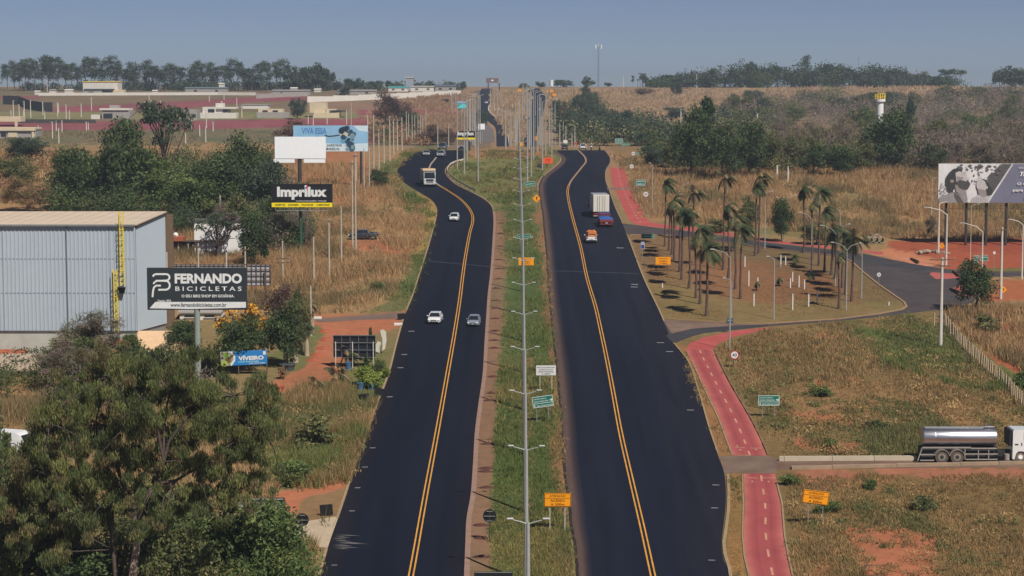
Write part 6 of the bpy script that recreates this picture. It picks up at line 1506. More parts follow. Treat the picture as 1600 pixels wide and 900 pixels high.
for a in [(58, 148, 8, 5, 4, 'tiny white hut at the left end of the ridge', wallw, wallw), (107, 146, 12, 5, 5, 'small white roofed hut left of the ridge hall', wallw, wallw), (82, 146, 10, 5, 4, 'small white hut among the ridge gums', wallw, greyr),
          (322, 146, 66, 8, 6, 'long low dark roofed stable on the left ridge', greyr, mat('teal_grey_roof', srgb(96, 112, 116))), (242, 147, 7, 5, 4, 'small white box hut on the ridge wall', wallw, wallw), (346, 145, 8, 14, 4, 'pale square water tower block over the stable', wallw, wallw),
          (455, 149, 58, 7, 6, 'long grey sheds behind the ridge wall', greyr, mat('pale_grey_roof', srgb(140, 134, 130))), (558, 148, 60, 6, 6, 'long grey shed roofs left of the road ridge', greyr, mat('pale_grey_roof', srgb(140, 134, 130))), (459, 143, 10, 5, 5, 'white tent roof among the ridge trees', wallw, wallw),
          (496, 144, 10, 4, 5, 'white low roof before the ridge trees', wallw, wallw), (622, 143, 30, 6, 6, 'low building with turquoise roof on the ridge', wallw, mat('turquoise_roof', srgb(70, 150, 150))), (696, 143, 32, 8, 8, 'dark hipped roof house on the ridge near the road', greyr, mat('slate_roof', srgb(90, 96, 110))),
          (660, 143, 36, 7, 6, 'white low wall house below the small ridge palms', wallw, greyr), (640, 142, 12, 20, 6, 'pale tall block behind the ridge palms', mat('hazy_block', srgb(150, 158, 168)), greyr), (1530, 142, 6, 4, 3, 'small hut by the right ridge trees', greyr, roofd)]:
    gable(a[0], a[1], a[2], a[3], a[4], a[5], a[6], a[7], pitch_=.12, win=2 if a[2] > 25 else 0)
# walls and dark fence
def wallrun(name, pts, h, m, label, cat='wall', th=.25, joint=None):
    """pts: photo polyline; panels of a long wall as parts"""
    t = thing(name, label, cat, at(*pts[0]))
    P = [at(u, v) - t.location for u, v in pts]
    for a, b in zip(P[:-1], P[1:]):
        n = max(1, round((b - a).length / (joint or 8))); d = (b - a) / n
        for k in range(n):
            c = a + d * (k + .5); o = MB().box((0, 0, h / 2 - .2), (d.length - .04, th, h + .4), m).build('wall_panel', t, loc=c); o.rotation_euler = (0, 0, math.atan2(d.y, d.x))
    return t
wallrun('boundary_wall', dense([(480, 160), (560, 157), (640, 153), (720, 149), (770, 146)][:4], 2), 2.9, wallw, 'long white boundary wall climbing to the ridge near the road', joint=12)
wallrun('boundary_wall', [(400, 154), (480, 150)], 2.4, greyr, 'grey wall piece left of the long white one', joint=12)
wallrun('boundary_wall', [(60, 149.5), (200, 149), (340, 148.5), (400, 149)], 1.6, wallw, 'low pale wall along the left ridge under the gums', joint=10)
wallrun('dark_fence', [(5, 163), (30, 164), (45, 171), (66, 174.5), (82, 175)], 4.5, mat('dark_mesh_fence', srgb(62, 58, 62)), 'dark screened fence curving down the left slope', 'fence', joint=8)
wallrun('hedge_wall', [(30, 192), (90, 192.3), (150, 192.6)], 1.6, mat('dark_hedge', srgb(74, 70, 66), .95, var=.4, scale=.3), 'dark low hedge line above the crimson street', 'hedge', joint=9)
wallrun('low_wall', [(1217, 720), (1225, 720), (1300, 719.5), (1432, 719)], .42, mat('barrier_concrete', srgb(186, 172, 150), .9, var=.1, scale=1), 'rear concrete barrier of the access road left of the tanker', joint=4, th=.3)
wallrun('low_wall', [(1236, 733), (1300, 731.5), (1400, 729), (1500, 727), (1620, 724), (1800, 721)], .26, mat('front_barrier_concrete', srgb(152, 130, 108), .9, var=.15, scale=1), 'front concrete barrier of the access road, running under the tanker', joint=4, th=.5)
wallrun('low_wall', [(1700, 718), (1560, 718.5), (1545, 719)], .62, mat('barrier_concrete', srgb(186, 172, 150)), 'rear concrete barrier piece behind the tanker cab', joint=4, th=.3)
# ---- ridge masts and tanks
def mast(u, vb, vt, label):
    s = S(vb); h = (vb - vt) / s; t = thing('radio_mast', label, 'mast', at(u, vb))
    w_ = .45; m = MB(); gr = mat('mast_steel', srgb(130, 136, 144), .6)
    for k in range(3):
        a = R(120 * k + 30); o = Vector((math.cos(a), math.sin(a), 0)) * w_; MB().tube(o + Vector((0, 0, -1)), o * .8 + Vector((0, 0, h)), .10, .08, 5, gr).build('leg', t)
    n = int(h / 3)
    for k in range(n):
        for j in range(3):
            a, b = R(120 * j + 30), R(120 * (j + 1) + 30)
            m.tube((math.cos(a) * w_, math.sin(a) * w_, k * h / n), (math.cos(b) * w_, math.sin(b) * w_, (k + 1) * h / n), .04, .04, 4, gr)
    m.build('lattice_bracing', t)
    for k in range(3):
        a = R(120 * k - 30); MB().box((math.cos(a) * 2.1, math.sin(a) * 2.1, h - 1), (.7, .5, 2.6), white).build('antenna', t)
        MB().box((math.cos(a) * 1.1, math.sin(a) * 1.1, h - 1), (2.2, .12, .12), gr, rz=a).build('arm', t)
mast(935, 135, 70, 'tall slender radio mast on the skyline with antennas on top')
t = thing('antenna_pole', 'faint thin antenna behind the ridge wood on the right', 'mast', at(1341, 136)); MB().tube((0, 0, 0), (0, 0, 48 / S(136)), .14, .1, 5, steel).build('pole', t); MB().box((0, 0, 44 / S(136)), (.6, .6, 1), steel).build('antenna', t)
t = thing('water_tank', 'white elevated water tank on the ridge right of the far road', 'water tower', at(861.5, 140)); s = S(140)
MB().tube((0, 0, 5 / s), (0, 0, 15 / s), 2.9 / s, 2.9 / s, 14, white).build('tank', t); MB().tube((0, 0, -.5), (0, 0, 5 / s), .9 / s, .9 / s, 8, wallw).build('column', t)
t = thing('water_tower', 'white round water tower with a yellow railing, rising from the right wood', 'water tower', at(1374, 226)); s = S(226)
MB().tube((0, 0, 0), (0, 0, 68 / s), 5.4 / s, 5.4 / s, 20, mat('tower_white', (.75, .75, .73), .6, var=.04)).build('column', t)
MB().tube((0, 0, 67 / s), (0, 0, 71 / s), 8 / s, 8 / s, 20, mat('tower_white', (.75, .75, .73))).build('platform', t)
yr = mat('yellow_rail', srgb(236, 200, 40), .5, var=.05)
for k in range(14):
    a = 2 * math.pi * k / 14; MB().box((8 / s * math.cos(a), 8 / s * math.sin(a), 75 / s), (.15, .15, 8 / s), yr).build('rail_post', t)
for z in (74, 79): MB().path([(8 / s * math.cos(2 * math.pi * k / 14), 8 / s * math.sin(2 * math.pi * k / 14), z / s) for k in range(15)], [.1] * 15, 5, yr).build('rail', t)

# ================================================================== POLES AND LAMPS
concp = mat('pole_concrete', srgb(178, 168, 152), .85, var=.15, scale=1.5); lamp_s = mat('lamp_steel', srgb(168, 168, 164), .5, metal=.2, var=.08)
lens = mat('lamp_lens', (.5, .5, .49), .3)
def pole_mesh(h, r0, r1, n=8, sq=False): return MB().tube((0, 0, -.4), (0, 0, h), r0, r1, 4 if sq else n, concp).mesh('pole')
# median lamp posts: double curved arms
def double_lamp(h, span):
    t = thing('street_lamp', 'x', 'street lamp')
    MB().path([(0, 0, -.4), (0, 0, h * .45), (0, 0, h)], [.20, .155, .11], 8, lamp_s).build('pole', t)
    for sx in (-1, 1):
        a = MB().path([(0, 0, h - .12), (sx * span * .3, 0, h + .02), (sx * span * .7, 0, h + .16)], [.04, .035, .03], 6, lamp_s).build('arm', t)
        MB().box((sx * span * .84, 0, h + .24), (span * .32, .26, .09), lens, bev=.03).build('lamp_head', a)
    return t
dl = None; DLS = [126.2 + 19.63 * k for k in range(20)]
words = ['first', 'second', 'third', 'fourth', 'fifth', 'sixth', 'seventh', 'eighth', 'ninth', 'tenth', 'eleventh', 'twelfth', 'thirteenth', 'fourteenth', 'fifteenth', 'sixteenth', 'seventeenth', 'eighteenth', 'nineteenth', 'twentieth']
tops = {0: 1.01, 1: 1.05, 2: 1.12, 3: 1.2, 4: 1.25, 5: 1.3, 6: 1.4, 7: 1.45, 8: 1.5}
for k, D in enumerate(DLS):
    X0 = tops.get(k, 1.5 + .02 * (k - 8)); p = atD(800 + X0 / D * F, D)
    lab = 'double-armed lamp post in the median, %s of the line counted from the bottom edge' % words[k]
    if dl is None: dl = double_lamp(10.0, 1.35); dl.location = p; dl['label'] = lab; dl['group'] = 'double lamps along the median'
    else: copy_tree(dl, p, random.uniform(-.05, .05), lab, 'double lamps along the median')
# tall single-arm highway lamps near and beyond the crest
def single_lamp(name_lab, u, vb, vt, arm=1.0, loc=None, group=None, r=.16, arms=None, m=None):
    s = S(vb); h = (vb - vt) / s; t = thing('street_lamp', name_lab, 'street lamp', at(u, vb), 0, group); m = m or lamp_s
    MB().path([(0, 0, -.4), (0, 0, h * .5), (0, 0, h)], [r, r * .75, r * .5], 7, m).build('pole', t)
    for ax, az in (arms or ([(arm, .35)] if arm else [])):
        pts = [(0, 0, h - .05), (ax * .35, 0, h + az * .6), (ax, 0, h + az)]
        a = MB().path(pts, [r * .45, r * .4, r * .35], 5, m).build('arm', t)
        MB().box((ax * 1.1, 0, h + az), (.6 * max(.6, min(1.2, abs(ax) * .4)), .25, .1), lens, bev=.02).build('lamp_head', a)
    return t
FARL = [(714.5, 265, 165, 1), (725.5, 272.5, 160, 1), (730, 251, 158, 1), (747, 285, 149, -1.2), (743, 246, 150, -1), (735, 222, 152, 1), (738.5, 226, 150, 1), (741, 228, 158, -1), (750, 224, 150, 1), (712, 170, 146, 1), (706, 182, 145, 1), (722, 180, 150, 1), (729, 190, 152, 1), (733.5, 232, 155, 1),
        (766, 175, 133, 1), (772, 176, 135, 1), (776.5, 184, 140, -1), (784.5, 190, 150, -1), (790, 230, 170, -1), (798, 229, 173, -1), (777.8, 145, 127, 1), (811, 200, 154, 0), (805, 228, 160, 0),
        (824, 285, 142, 1), (830, 276, 145, 1), (833.5, 250, 142, -1), (836, 240, 146, 1), (840, 237, 150, 1), (847.5, 267, 160, 1), (852.5, 242, 150, -1), (862, 246, 158, 1), (858.5, 228, 172, 1), (867, 226, 162, 0), (826.5, 232, 145, 0), (829, 228, 141, 1), (843, 226, 149, 1), (845, 229, 152, 0),
        (816, 190, 131, 0), (818.5, 178, 128, 0), (874.5, 229, 192, 0), (880, 226, 190, 0), (884, 228, 196, 0), (893.5, 228, 208, 0), (898, 228, 197, -1), (823, 176, 134, 0)]
for i, (u, vb, vt, a) in enumerate(FARL):
    grp = 'tall lamps around the far left bend' if u < 760 else ('lamps along the far left road' if u < 800 else 'tall lamps around the far right bend')
    lab = {'tall lamps around the far left bend': 'tall pale lamp post in the cluster by the far left bend', 'lamps along the far left road': 'thin lamp post beside the far left carriageway', 'tall lamps around the far right bend': 'tall pale lamp post in the cluster by the far right bend'}[grp]
    sp_ = {(714.5, 265): 'leftmost tall lamp post standing in front of the far black and yellow sign', (725.5, 272.5): 'tall lamp post right of the far black and yellow sign', (747, 285): 'nearest tall lamp post of the left bend cluster, foot on the green slope',
           (824, 285): 'nearest tall lamp post of the right bend cluster', (862, 246): 'rightmost tall lamp beside the red orange sign', (830, 276): 'second nearest tall lamp post of the right bend cluster'}.get((u, vb))
    single_lamp(sp_ or lab, u, vb, vt, a * 1.2, group=grp, r=.17 if vb > 235 else .26)
# pale clump of thin posts in the median beyond the crest
cp0 = None
for k in range(9):
    u = 803.5 + k * .95
    h = (190 - 165 + random.uniform(-12, 30)) / S(215); lab = 'thin pale post in the tight white cluster beyond the median crest'
    if cp0 is None:
        cp0 = thing('pale_post', lab, 'post', at(u, 222), 0, 'tight cluster of pale posts'); MB().tube((0, 0, -.3), (0, 0, 10), .2, .12, 5, concp).build('shaft', cp0)
    else: copy_tree(cp0, at(u, 222 + random.uniform(-3, 2)), None, lab, scale=(1, 1, random.uniform(.7, 1.4)))
# single and double lamps around the palm lawn
for u, vb, vt, arms, lab in [
 (1140, 547, 402, [(-2.0, 1.0)], 'curved lamp post in front of the palm lawn, arm bent left over the front palm'), (1142.5, 506, 440, [(-.9, .5)], 'short curved lamp behind the front one, top at half its height'),
 (1209, 498, 405, [(-.8, .4)], 'curved lamp post standing alone in the middle of the lawn'), (1224, 376, 315, [(1.8, 1.1), (-1.0, .7)], 'lamp with rising right arm beside the dark evergreen'),
 (1195, 389, 302, [], 'thin straight pole beside the middle pair of palms'), (1267.5, 425, 342, [(-1.7, 1.0)], 'lamp with arm rising to the left among the right palms'), (1305, 447, 365, [(1.7, 1.4), (-1.9, 1.2)], 'two-armed lamp between the thick pale palm and its neighbour'),
 (1322, 485, 390, [(-1.8, 1.0), (1.6, .9)], 'two-armed lamp in front of the right palms'), (1346, 466, 384, [(1.8, 1.6)], 'lamp at the right end of the palms, arm rising right'), (1019, 333, 258, [(-.5, .4)], 'thin tall lamp between the red path and the tall dry grass'),
 (1061, 358, 298, [(1.4, 1.4)], 'lamp with a slanting arm over the tall dry grass'), (1312, 392, 329, [(-1.8, .1)], 'lamp with a level arm behind the right palms'), (1279, 372, 316, [(.9, .7), (-1.2, .6)], 'lamp behind the tall blown palm')]:
    single_lamp(lab, u, vb, vt, arms=arms, r=.10)
for u, vb, vt, arms, lab in [(1466, 396, 319, [], 'thick white concrete pole at the left end of the photo billboard'), (1478, 416, 335, [(-2.9, 1.1)], 'white concrete pole with a long lamp arm reaching left, by the orange diamond'), (1534, 436, 362, [(-2.8, 1.3)], 'white pole with lamp arm left, before the green signs'),
                             (1596.5, 436, 351, [(-1.8, .8)], 'white pole with lamp arm at the right edge'), (1516, 412, 322, [], 'very thin grey pole below the billboard'), (1455, 364, 280, [], 'thin pole hung with leaves left of the photo billboard')]:
    single_lamp(lab, u, vb, vt, arms=arms, r=.2 if 'thick' in lab or 'concrete' in lab else (.16 if 'white' in lab else .06), m=mat('white_pole_concrete', srgb(204, 196, 184), .8, var=.1))
def utility(u, vb, vt, lab, bars=((.3, 2.2),), r=.17, group=None, lean=0.0, tr=False, m=None):
    s = S(vb); h = (vb - vt) / s; t = thing('utility_pole', lab, 'utility pole', at(u, vb), random.uniform(-.1, .1), group); t.rotation_euler[1] = lean
    MB().tube((0, 0, -.4), (0, 0, h), r, r * .62, 8, m or concp).build('pole', t)
    for dz, w_ in bars:
        b = MB().box((0, -.12, h - dz), (w_, .10, .12), timber).build('crossarm', t)
        for k in range(3): MB().tube((-w_ / 2 + .12 + k * (w_ / 2 - .12), -.12, h - dz + .06), (-w_ / 2 + .12 + k * (w_ / 2 - .12), -.12, h - dz + .26), .05, .03, 6, mat('insulator', srgb(170, 160, 150), .3)).build('insulator', b)
    if tr: MB().tube((.05, -.45, h - 2.2), (.05, -.45, h - 1.2), .32, .32, 10, mat('transformer_grey', srgb(150, 152, 150))).build('transformer', t)
    return t
utility(1469.5, 541, 402, 'tall white utility pole with two dark crossarms before the junction', ((.25, 3.1), (1.0, 2.2)), .24, m=mat('white_pole_concrete', srgb(204, 196, 184)))
utility(1563.5, 467, 355, 'tall white utility pole with one crossarm right of the bushy tree', ((.35, 3.0),), .22, m=mat('white_pole_concrete', srgb(204, 196, 184)))
near_p = [(442, 440, 376, 'short utility pole left of the green sign pole, near the grey hoarding', ((2.6, 2.2), (3.2, 2.2))), (490.5, 447, 370, 'concrete pole with a broken looking bracket in the dry grass', ()), (514.5, 434, 341, 'straight concrete pole right of the bracket pole', ((.4, .8),)), (533.5, 410, 322, 'thinner concrete pole left of the parked dark pickup', ()),
          (551, 391, 250, 'tall pole standing in front of the dark pickup', ((.6, 1.2),)), (556, 395, 240, 'taller pole close behind the one at the pickup', ((.4, 1.0),)), (569, 301, 232, 'pole in the dry grass left of the round tree', ()), (577, 297, 230, 'pole just left of the round dark tree', ()), (486, 525, 446, 'thin concrete pole beside the purplish tree', ()),
          (345, 392, 305, 'thin pole in front of the white shaded house', ()), (311, 478, 380, 'short pole with a bracket rising over the charcoal billboard', ((.4, 1.6),)), (384, 470, 385, 'short pole above the right end of the charcoal billboard', ((.4, 1.2),)), (557, 285, 245, 'short pole behind the pickup poles', ())]
for u, vb, vt, lab, bars in near_p: utility(u, vb, vt, lab, bars, .16)
rowp = [(584, 264, 180), (592, 266, 202), (600, 255, 195), (609, 251, 182), (615, 241, 187), (621, 236, 186), (628, 235, 183), (635, 226, 175), (638.5, 225, 178), (644, 222, 180), (648, 221, 180), (653, 220, 182), (657, 222, 180), (660.5, 220, 181), (665.5, 222, 167), (676.5, 276, 215), (684, 229, 192), (701, 229, 193), (549, 228, 160), (672, 290, 240)]
for i, (u, vb, vt) in enumerate(rowp):
    lab = 'pale utility pole in the dense row along the left verge'; g = 'row of utility poles on the left verge'
    if i == 0: lab = 'first and tallest looking pole of the left verge row, right of the sky blue billboard'
    if (u, vb) == (676.5, 276): continue
    if (u, vb) == (672, 290): continue
    utility(u, vb, vt, lab, ((.5, .7),) if i % 2 else (), .2, group=g)
# estate posts, far left and on the right hill
est = [(21, 182, 157), (30, 184, 163), (38, 182, 158), (48, 184, 157), (67, 180, 159), (90, 182, 160), (91.5, 176, 161), (103.5, 186, 163), (108.5, 188, 172), (127, 183, 162), (143, 173, 152), (70, 188, 173), (37, 188, 172), (17, 181, 172), (82, 216, 190), (97, 206, 188), (88, 206, 189), (92, 224, 200), (60, 206, 196), (135, 204, 190), (138, 203, 191),
       (224.5, 180, 160), (226.5, 176, 158), (236, 170, 156), (251, 165, 157), (299.5, 206, 186), (312, 213, 195), (321.5, 222, 197), (322.5, 200, 172), (347, 184, 158), (370, 167, 152), (378, 184, 165), (290, 226, 208), (333, 205, 190), (481.5, 194, 180), (489.5, 196, 180), (511, 194, 170), (541.5, 194, 172), (574.5, 206, 180), (327, 159, 146), (350, 156, 145), (74, 143, 122), (233, 156, 146)]
ep = None
for i, (u, vb, vt) in enumerate(est):
    s = S(vb); h = (vb - vt) / s; lab = 'thin white post standing in the far left housing estate'
    if ep is None:
        ep = thing('estate_post', lab, 'post', at(u, vb), 0, 'white posts of the far left estate'); MB().tube((0, 0, -.4), (0, 0, 10), .24, .17, 6, mat('white_pole_concrete', srgb(204, 196, 184))).build('shaft', ep); MB().box((.35, 0, 9.8), (.9, .16, .14), lens).build('lamp_arm', ep); ep.scale = (1, 1, h / 10)
    else: copy_tree(ep, at(u, vb), random.uniform(0, 6), lab, scale=(1, 1, h / 10))
for i, (u, vb, vt) in enumerate([(1063.5, 222, 170), (1087, 205, 176), (1096, 215, 184), (1111, 196, 166), (1183, 196, 178), (1214, 275, 258), (1231, 284, 260), (1088.5, 138, 116), (974, 136, 118), (1193, 176, 160)]):
    copy_tree(ep, at(u, vb), random.uniform(0, 6), ['tallest white post rising from the right wood', 'white post on the right wooded slope'][0 if i == 0 else 1], 'white posts on the right hill', scale=(1.1, 1.1, (vb - vt) / S(vb) / 10))
# young palms' support stakes
st0 = None
for i, (u, vb, vt) in enumerate([(1164, 417, 402), (1178, 478, 460), (1184, 440, 434), (1220, 417, 400), (1227.5, 414, 402), (1238.5, 440, 426), (1248.5, 449, 432), (1238.5, 484, 461), (1263.5, 479, 461), (1277, 474, 457), (1389, 477, 472), (1035, 450, 443), (1142, 392, 382), (1235, 450, 436), (1257, 452, 438), (1170, 447, 425)]):
    s = S(vb); h = (vb - vt) / s; lab = 'thin white stake on the palm lawn' if u < 1300 else 'short white stake at the right tip of the palm lawn'
    if st0 is None:
        st0 = thing('plant_stake', lab, 'stake', at(u, vb), 0, 'white stakes on the palm lawn'); MB().box((0, 0, .5), (.13, .13, 1.1), white).build('shaft', st0); MB().box((0, 0, 1.08), (.16, .16, .06), post_w).build('cap', st0); st0.scale = (1, 1, h)
    else: copy_tree(st0, at(u, vb), 0, lab, scale=(1, 1, h))
# withered young palms on the lawn
for u, v, k, lab in [(1217, 447, .8, 'withered fallen fronds left of the white stakes'), (1265, 441, .9, 'withered young palm between the white stakes'), (1182, 454, .7, 'withered young palm by the lamp post on the lawn'), (1240, 413, 1.0, 'small dead palm tuft behind the stakes')]:
    t = thing('young_palm', lab, 'young palm', at(u, v)); link('crown', PALM[(int(u)) % 5][1], t).location = (0, 0, -10.5 * .55 * k + 1.1); t.children[0].scale = (.55 * k,) * 3
    MB().tube((0, 0, -.1), (0, 0, 1.1), .07, .05, 6, timber).build('stem', t)
# post and wire fence on the right
ft = thing('wire_fence', 'long post and wire fence running down the right edge field', 'fence', at(1476, 508))
line = dense([(1459, 508), (1475, 507), (1500, 540), (1525, 565), (1550, 588), (1575, 611), (1600, 640), (1640, 686)], 1)
P = [at(u, v) - ft.location for u, v in line]; tot = sum((b - a).length for a, b in zip(P[:-1], P[1:])); nxt = 0; acc = 0; FP = []
pm = MB().box((0, 0, .72), (.13, .13, 1.75), mat('fence_post_concrete', srgb(186, 164, 134), .9, var=.1)).mesh('fence_post')
for a, b in zip(P[:-1], P[1:]):
    d = (b - a).length
    while nxt <= acc + d: FP.append(a.lerp(b, (nxt - acc) / d)); nxt += tot / 58
    acc += d
for q in FP: o = link('fence_post', pm, ft, q + Vector((random.uniform(-.05, .05), 0, random.uniform(-.1, .05)))); o.rotation_euler = (random.uniform(-.04, .04), random.uniform(-.04, .04), .5)
for z in (.35, .75, 1.15, 1.5):
    MB().path([q + Vector((0, 0, z)) for q in FP], [.012] * len(FP), 3, steel).build('wire', ft)
# guard rail on the left bend
gt = thing('guard_rail', 'steel guard rail curving round the inside of the left road bend', 'guard rail', at(722, 256))
line = dense([(725, 253.5), (713, 256.5), (704, 260.5), (699.5, 266), (699, 272), (704, 279), (712, 285.5), (722, 291.5), (733, 298), (743.5, 303)], 3)
P = [at(u, v) - gt.location for u, v in line]; gal = mat('rail_steel', srgb(206, 196, 176), .6, metal=.0, var=.1)
rings = []
for i, q in enumerate(P):
    a = P[max(0, i - 1)]; b = P[min(len(P) - 1, i + 1)]; d = (b - a); d.z = 0; d.normalize(); n = Vector((-d.y, d.x, 0))
    rings.append([q + n * x + Vector((0, 0, z)) for x, z in ((0, .55), (.08, .62), (0, .72), (.08, .82), (0, .92), (-.03, .92), (.05, .82), (-.03, .72), (.05, .62), (-.03, .55))])
MB().loft(rings, gal).build('beam', gt)
for q in P[::2]: MB().box((0, 0, 0), (.14, .18, .95), rust).build('post', gt, loc=q + Vector((.12, .1, .4)))
# crash posts at the red islands, culvert pipes, rubble, benches of kerb
for u0, v0, u1, v1, lab in [(1423, 405, 1435, 412.5, 'dark kerb bar beside the red earth verge'), (1489, 425, 1499, 433, 'dark kerb bar on the red island by the bushy tree'), (1485, 452, 1498, 460, 'dark kerb bar on the lower red island')]:
    a, b = at(u0, v0), at(u1, v1); t = thing('kerb_bar', lab, 'kerb bar', a); d = b - a
    MB().box(tuple(d / 2 + Vector((0, 0, .2))), (d.length, .3, .45), rust, rz=math.atan2(d.y, d.x), bev=.04).build('bar', t)
redi = mat('red_island_paving', srgb(168, 88, 80), .9, var=.15, scale=.6)
sheet('red_island', [(1452, 428), (1456, 425.5), (1494, 428), (1500, 434), (1478, 436), (1462, 436)], redi, .017)
sheet('red_island', [(1484, 452), (1500, 447), (1530, 449), (1530, 466), (1505, 462)], redi, .017)
sheet('sandy_apron', [(1395, 401), (1436, 404), (1468, 416), (1448, 416), (1420, 411)], mat('sandy_apron', srgb(182, 120, 92), .95, var=.12), .015)
t = thing('concrete_pipe', 'three open concrete culvert pipes piled at the end of the side road palms', 'culvert pipe', at(1367, 379))
for k in range(3):
    n = 14; x = -.9 + k * .95; rings = [[(x + r * math.cos(2 * math.pi * i / n), y, .5 + r * math.sin(2 * math.pi * i / n)) for i in range(n)] for r, y in ((.5, -1), (.5, 1), (.4, 1), (.4, -1), (.5, -1))]
    MB().loft(rings, conc, caps=False).build('pipe', t, loc=(0, 0, .0))
bm = bmesh.new(); rgk = random.Random(3)
t = thing('rubble_heap', 'pale heap of rubble on the red earth under the photo billboard', 'rubble heap', at(1449, 396))
for k in range(26):
    x = rgk.gauss(0, 1.5); y = rgk.gauss(0, .7); sz = rgk.uniform(.35, .8); MB().box((x, y, max(.1, .65 - .25 * abs(x)) * rgk.uniform(.4, 1)), (sz, sz * .8, sz * .6), conc, rz=rgk.random() * 3, bev=.1).build('rubble_piece', t)
# low dark brown mounds along the inner kerb of the left road
lumps = mat('dark_brown', srgb(78, 50, 42), .95, var=.3, scale=2, bump=.5)
def heap_mesh(seed, m):
    rg = np.random.default_rng(seed); V = [(0, 0, .34)]; n = 12
    for r_, z in ((.35, .26), (.7, .12), (1.0, -.04)):
        for i in range(n): a = 2 * math.pi * i / n; q = r_ * (1 + rg.normal() * .12); V.append((q * math.cos(a), q * math.sin(a) * .75, z * (1 + rg.normal() * .25)))
    Fc = [(0, 1 + i, 1 + (i + 1) % n) for i in range(n)] + [(1 + k * n + i, 1 + (k + 1) * n + i, 1 + (k + 1) * n + (i + 1) % n, 1 + k * n + (i + 1) % n) for k in range(2) for i in range(n)]
    return MB().add(V, Fc, m).mesh('soil', smooth=True)
hm = [heap_mesh(k, lumps) for k in range(4)]
for v in (349, 365, 385, 406, 420, 436, 451, 470, 482, 498, 517, 532, 544, 589, 615, 626, 694, 732, 737, 762, 821, 841, 870):
    r = LR[np.argmin(abs(LR[:, 0] - v))]; u = r[2] + 1.25 * S(v) + random.uniform(-1, 2)
    o = link('low_mound', hm[v % 4], None, at(u, v)); tag(o, 'low dark soil heap beside the left road', 'soil heap', 'dark mounds beside the left road'); o.scale = (.85, .5, .55)
hm2 = [heap_mesh(k + 9, mat('red_soil', srgb(150, 84, 60), .95, var=.15, scale=2)) for k in range(2)]
for k, (u, v) in enumerate([(509, 519), (506, 545), (497, 556), (490, 563), (511, 532)]):
    o = link('low_mound', hm2[k % 2], None, at(u, v)); tag(o, 'red earth heap on the nursery yard', 'soil heap', 'red earth heaps on the nursery yard'); o.scale = (1.2, 1.1, 1.1)
# ================================================================== VEHICLES
tyre = mat('tyre_rubber', (.018, .018, .018), .9); rim = mat('rim_metal', srgb(150, 150, 150), .4, metal=.5); glass = mat('car_glass', (.015, .02, .028), .08, var=.02, spec=.6)
lampc = mat('headlamp_glass', (.7, .72, .74), .15, var=.02, spec=.6); redl = mat('tail_lamp', (.32, .02, .02), .3); trim = mat('black_trim', (.02, .02, .022), .6)
plate = mat('number_plate', (.55, .55, .55), .6)
def wheel(parent, x, y, r, w_=.22):
    t = MB().tube((-w_ / 2, 0, 0), (w_ / 2, 0, 0), r, r, 18, tyre).build('wheel', parent, smooth=True, loc=(x, y, r))
    sx = 1 if x > 0 else -1
    MB().tube((sx * (w_ / 2 - .02), 0, 0), (sx * (w_ / 2 + .015), 0, 0), r * .62, r * .58, 12, rim).build('rim', t)
def paint(name, c, metal=0.0): return mat(name, c, .28, metal=metal, var=.02, spec=.5, coat=.6)
def ring_car(y, a, zb, zs, zt, k=.90):
    return [(-a * .88, y, zb), (-a, y, zb + .14), (-a, y, zs), (-a * k, y, zt), (-a * k * .5, y, zt + .03), (a * k * .5, y, zt + .03), (a * k, y, zt), (a, y, zs), (a, y, zb + .14), (a * .88, y, zb)]
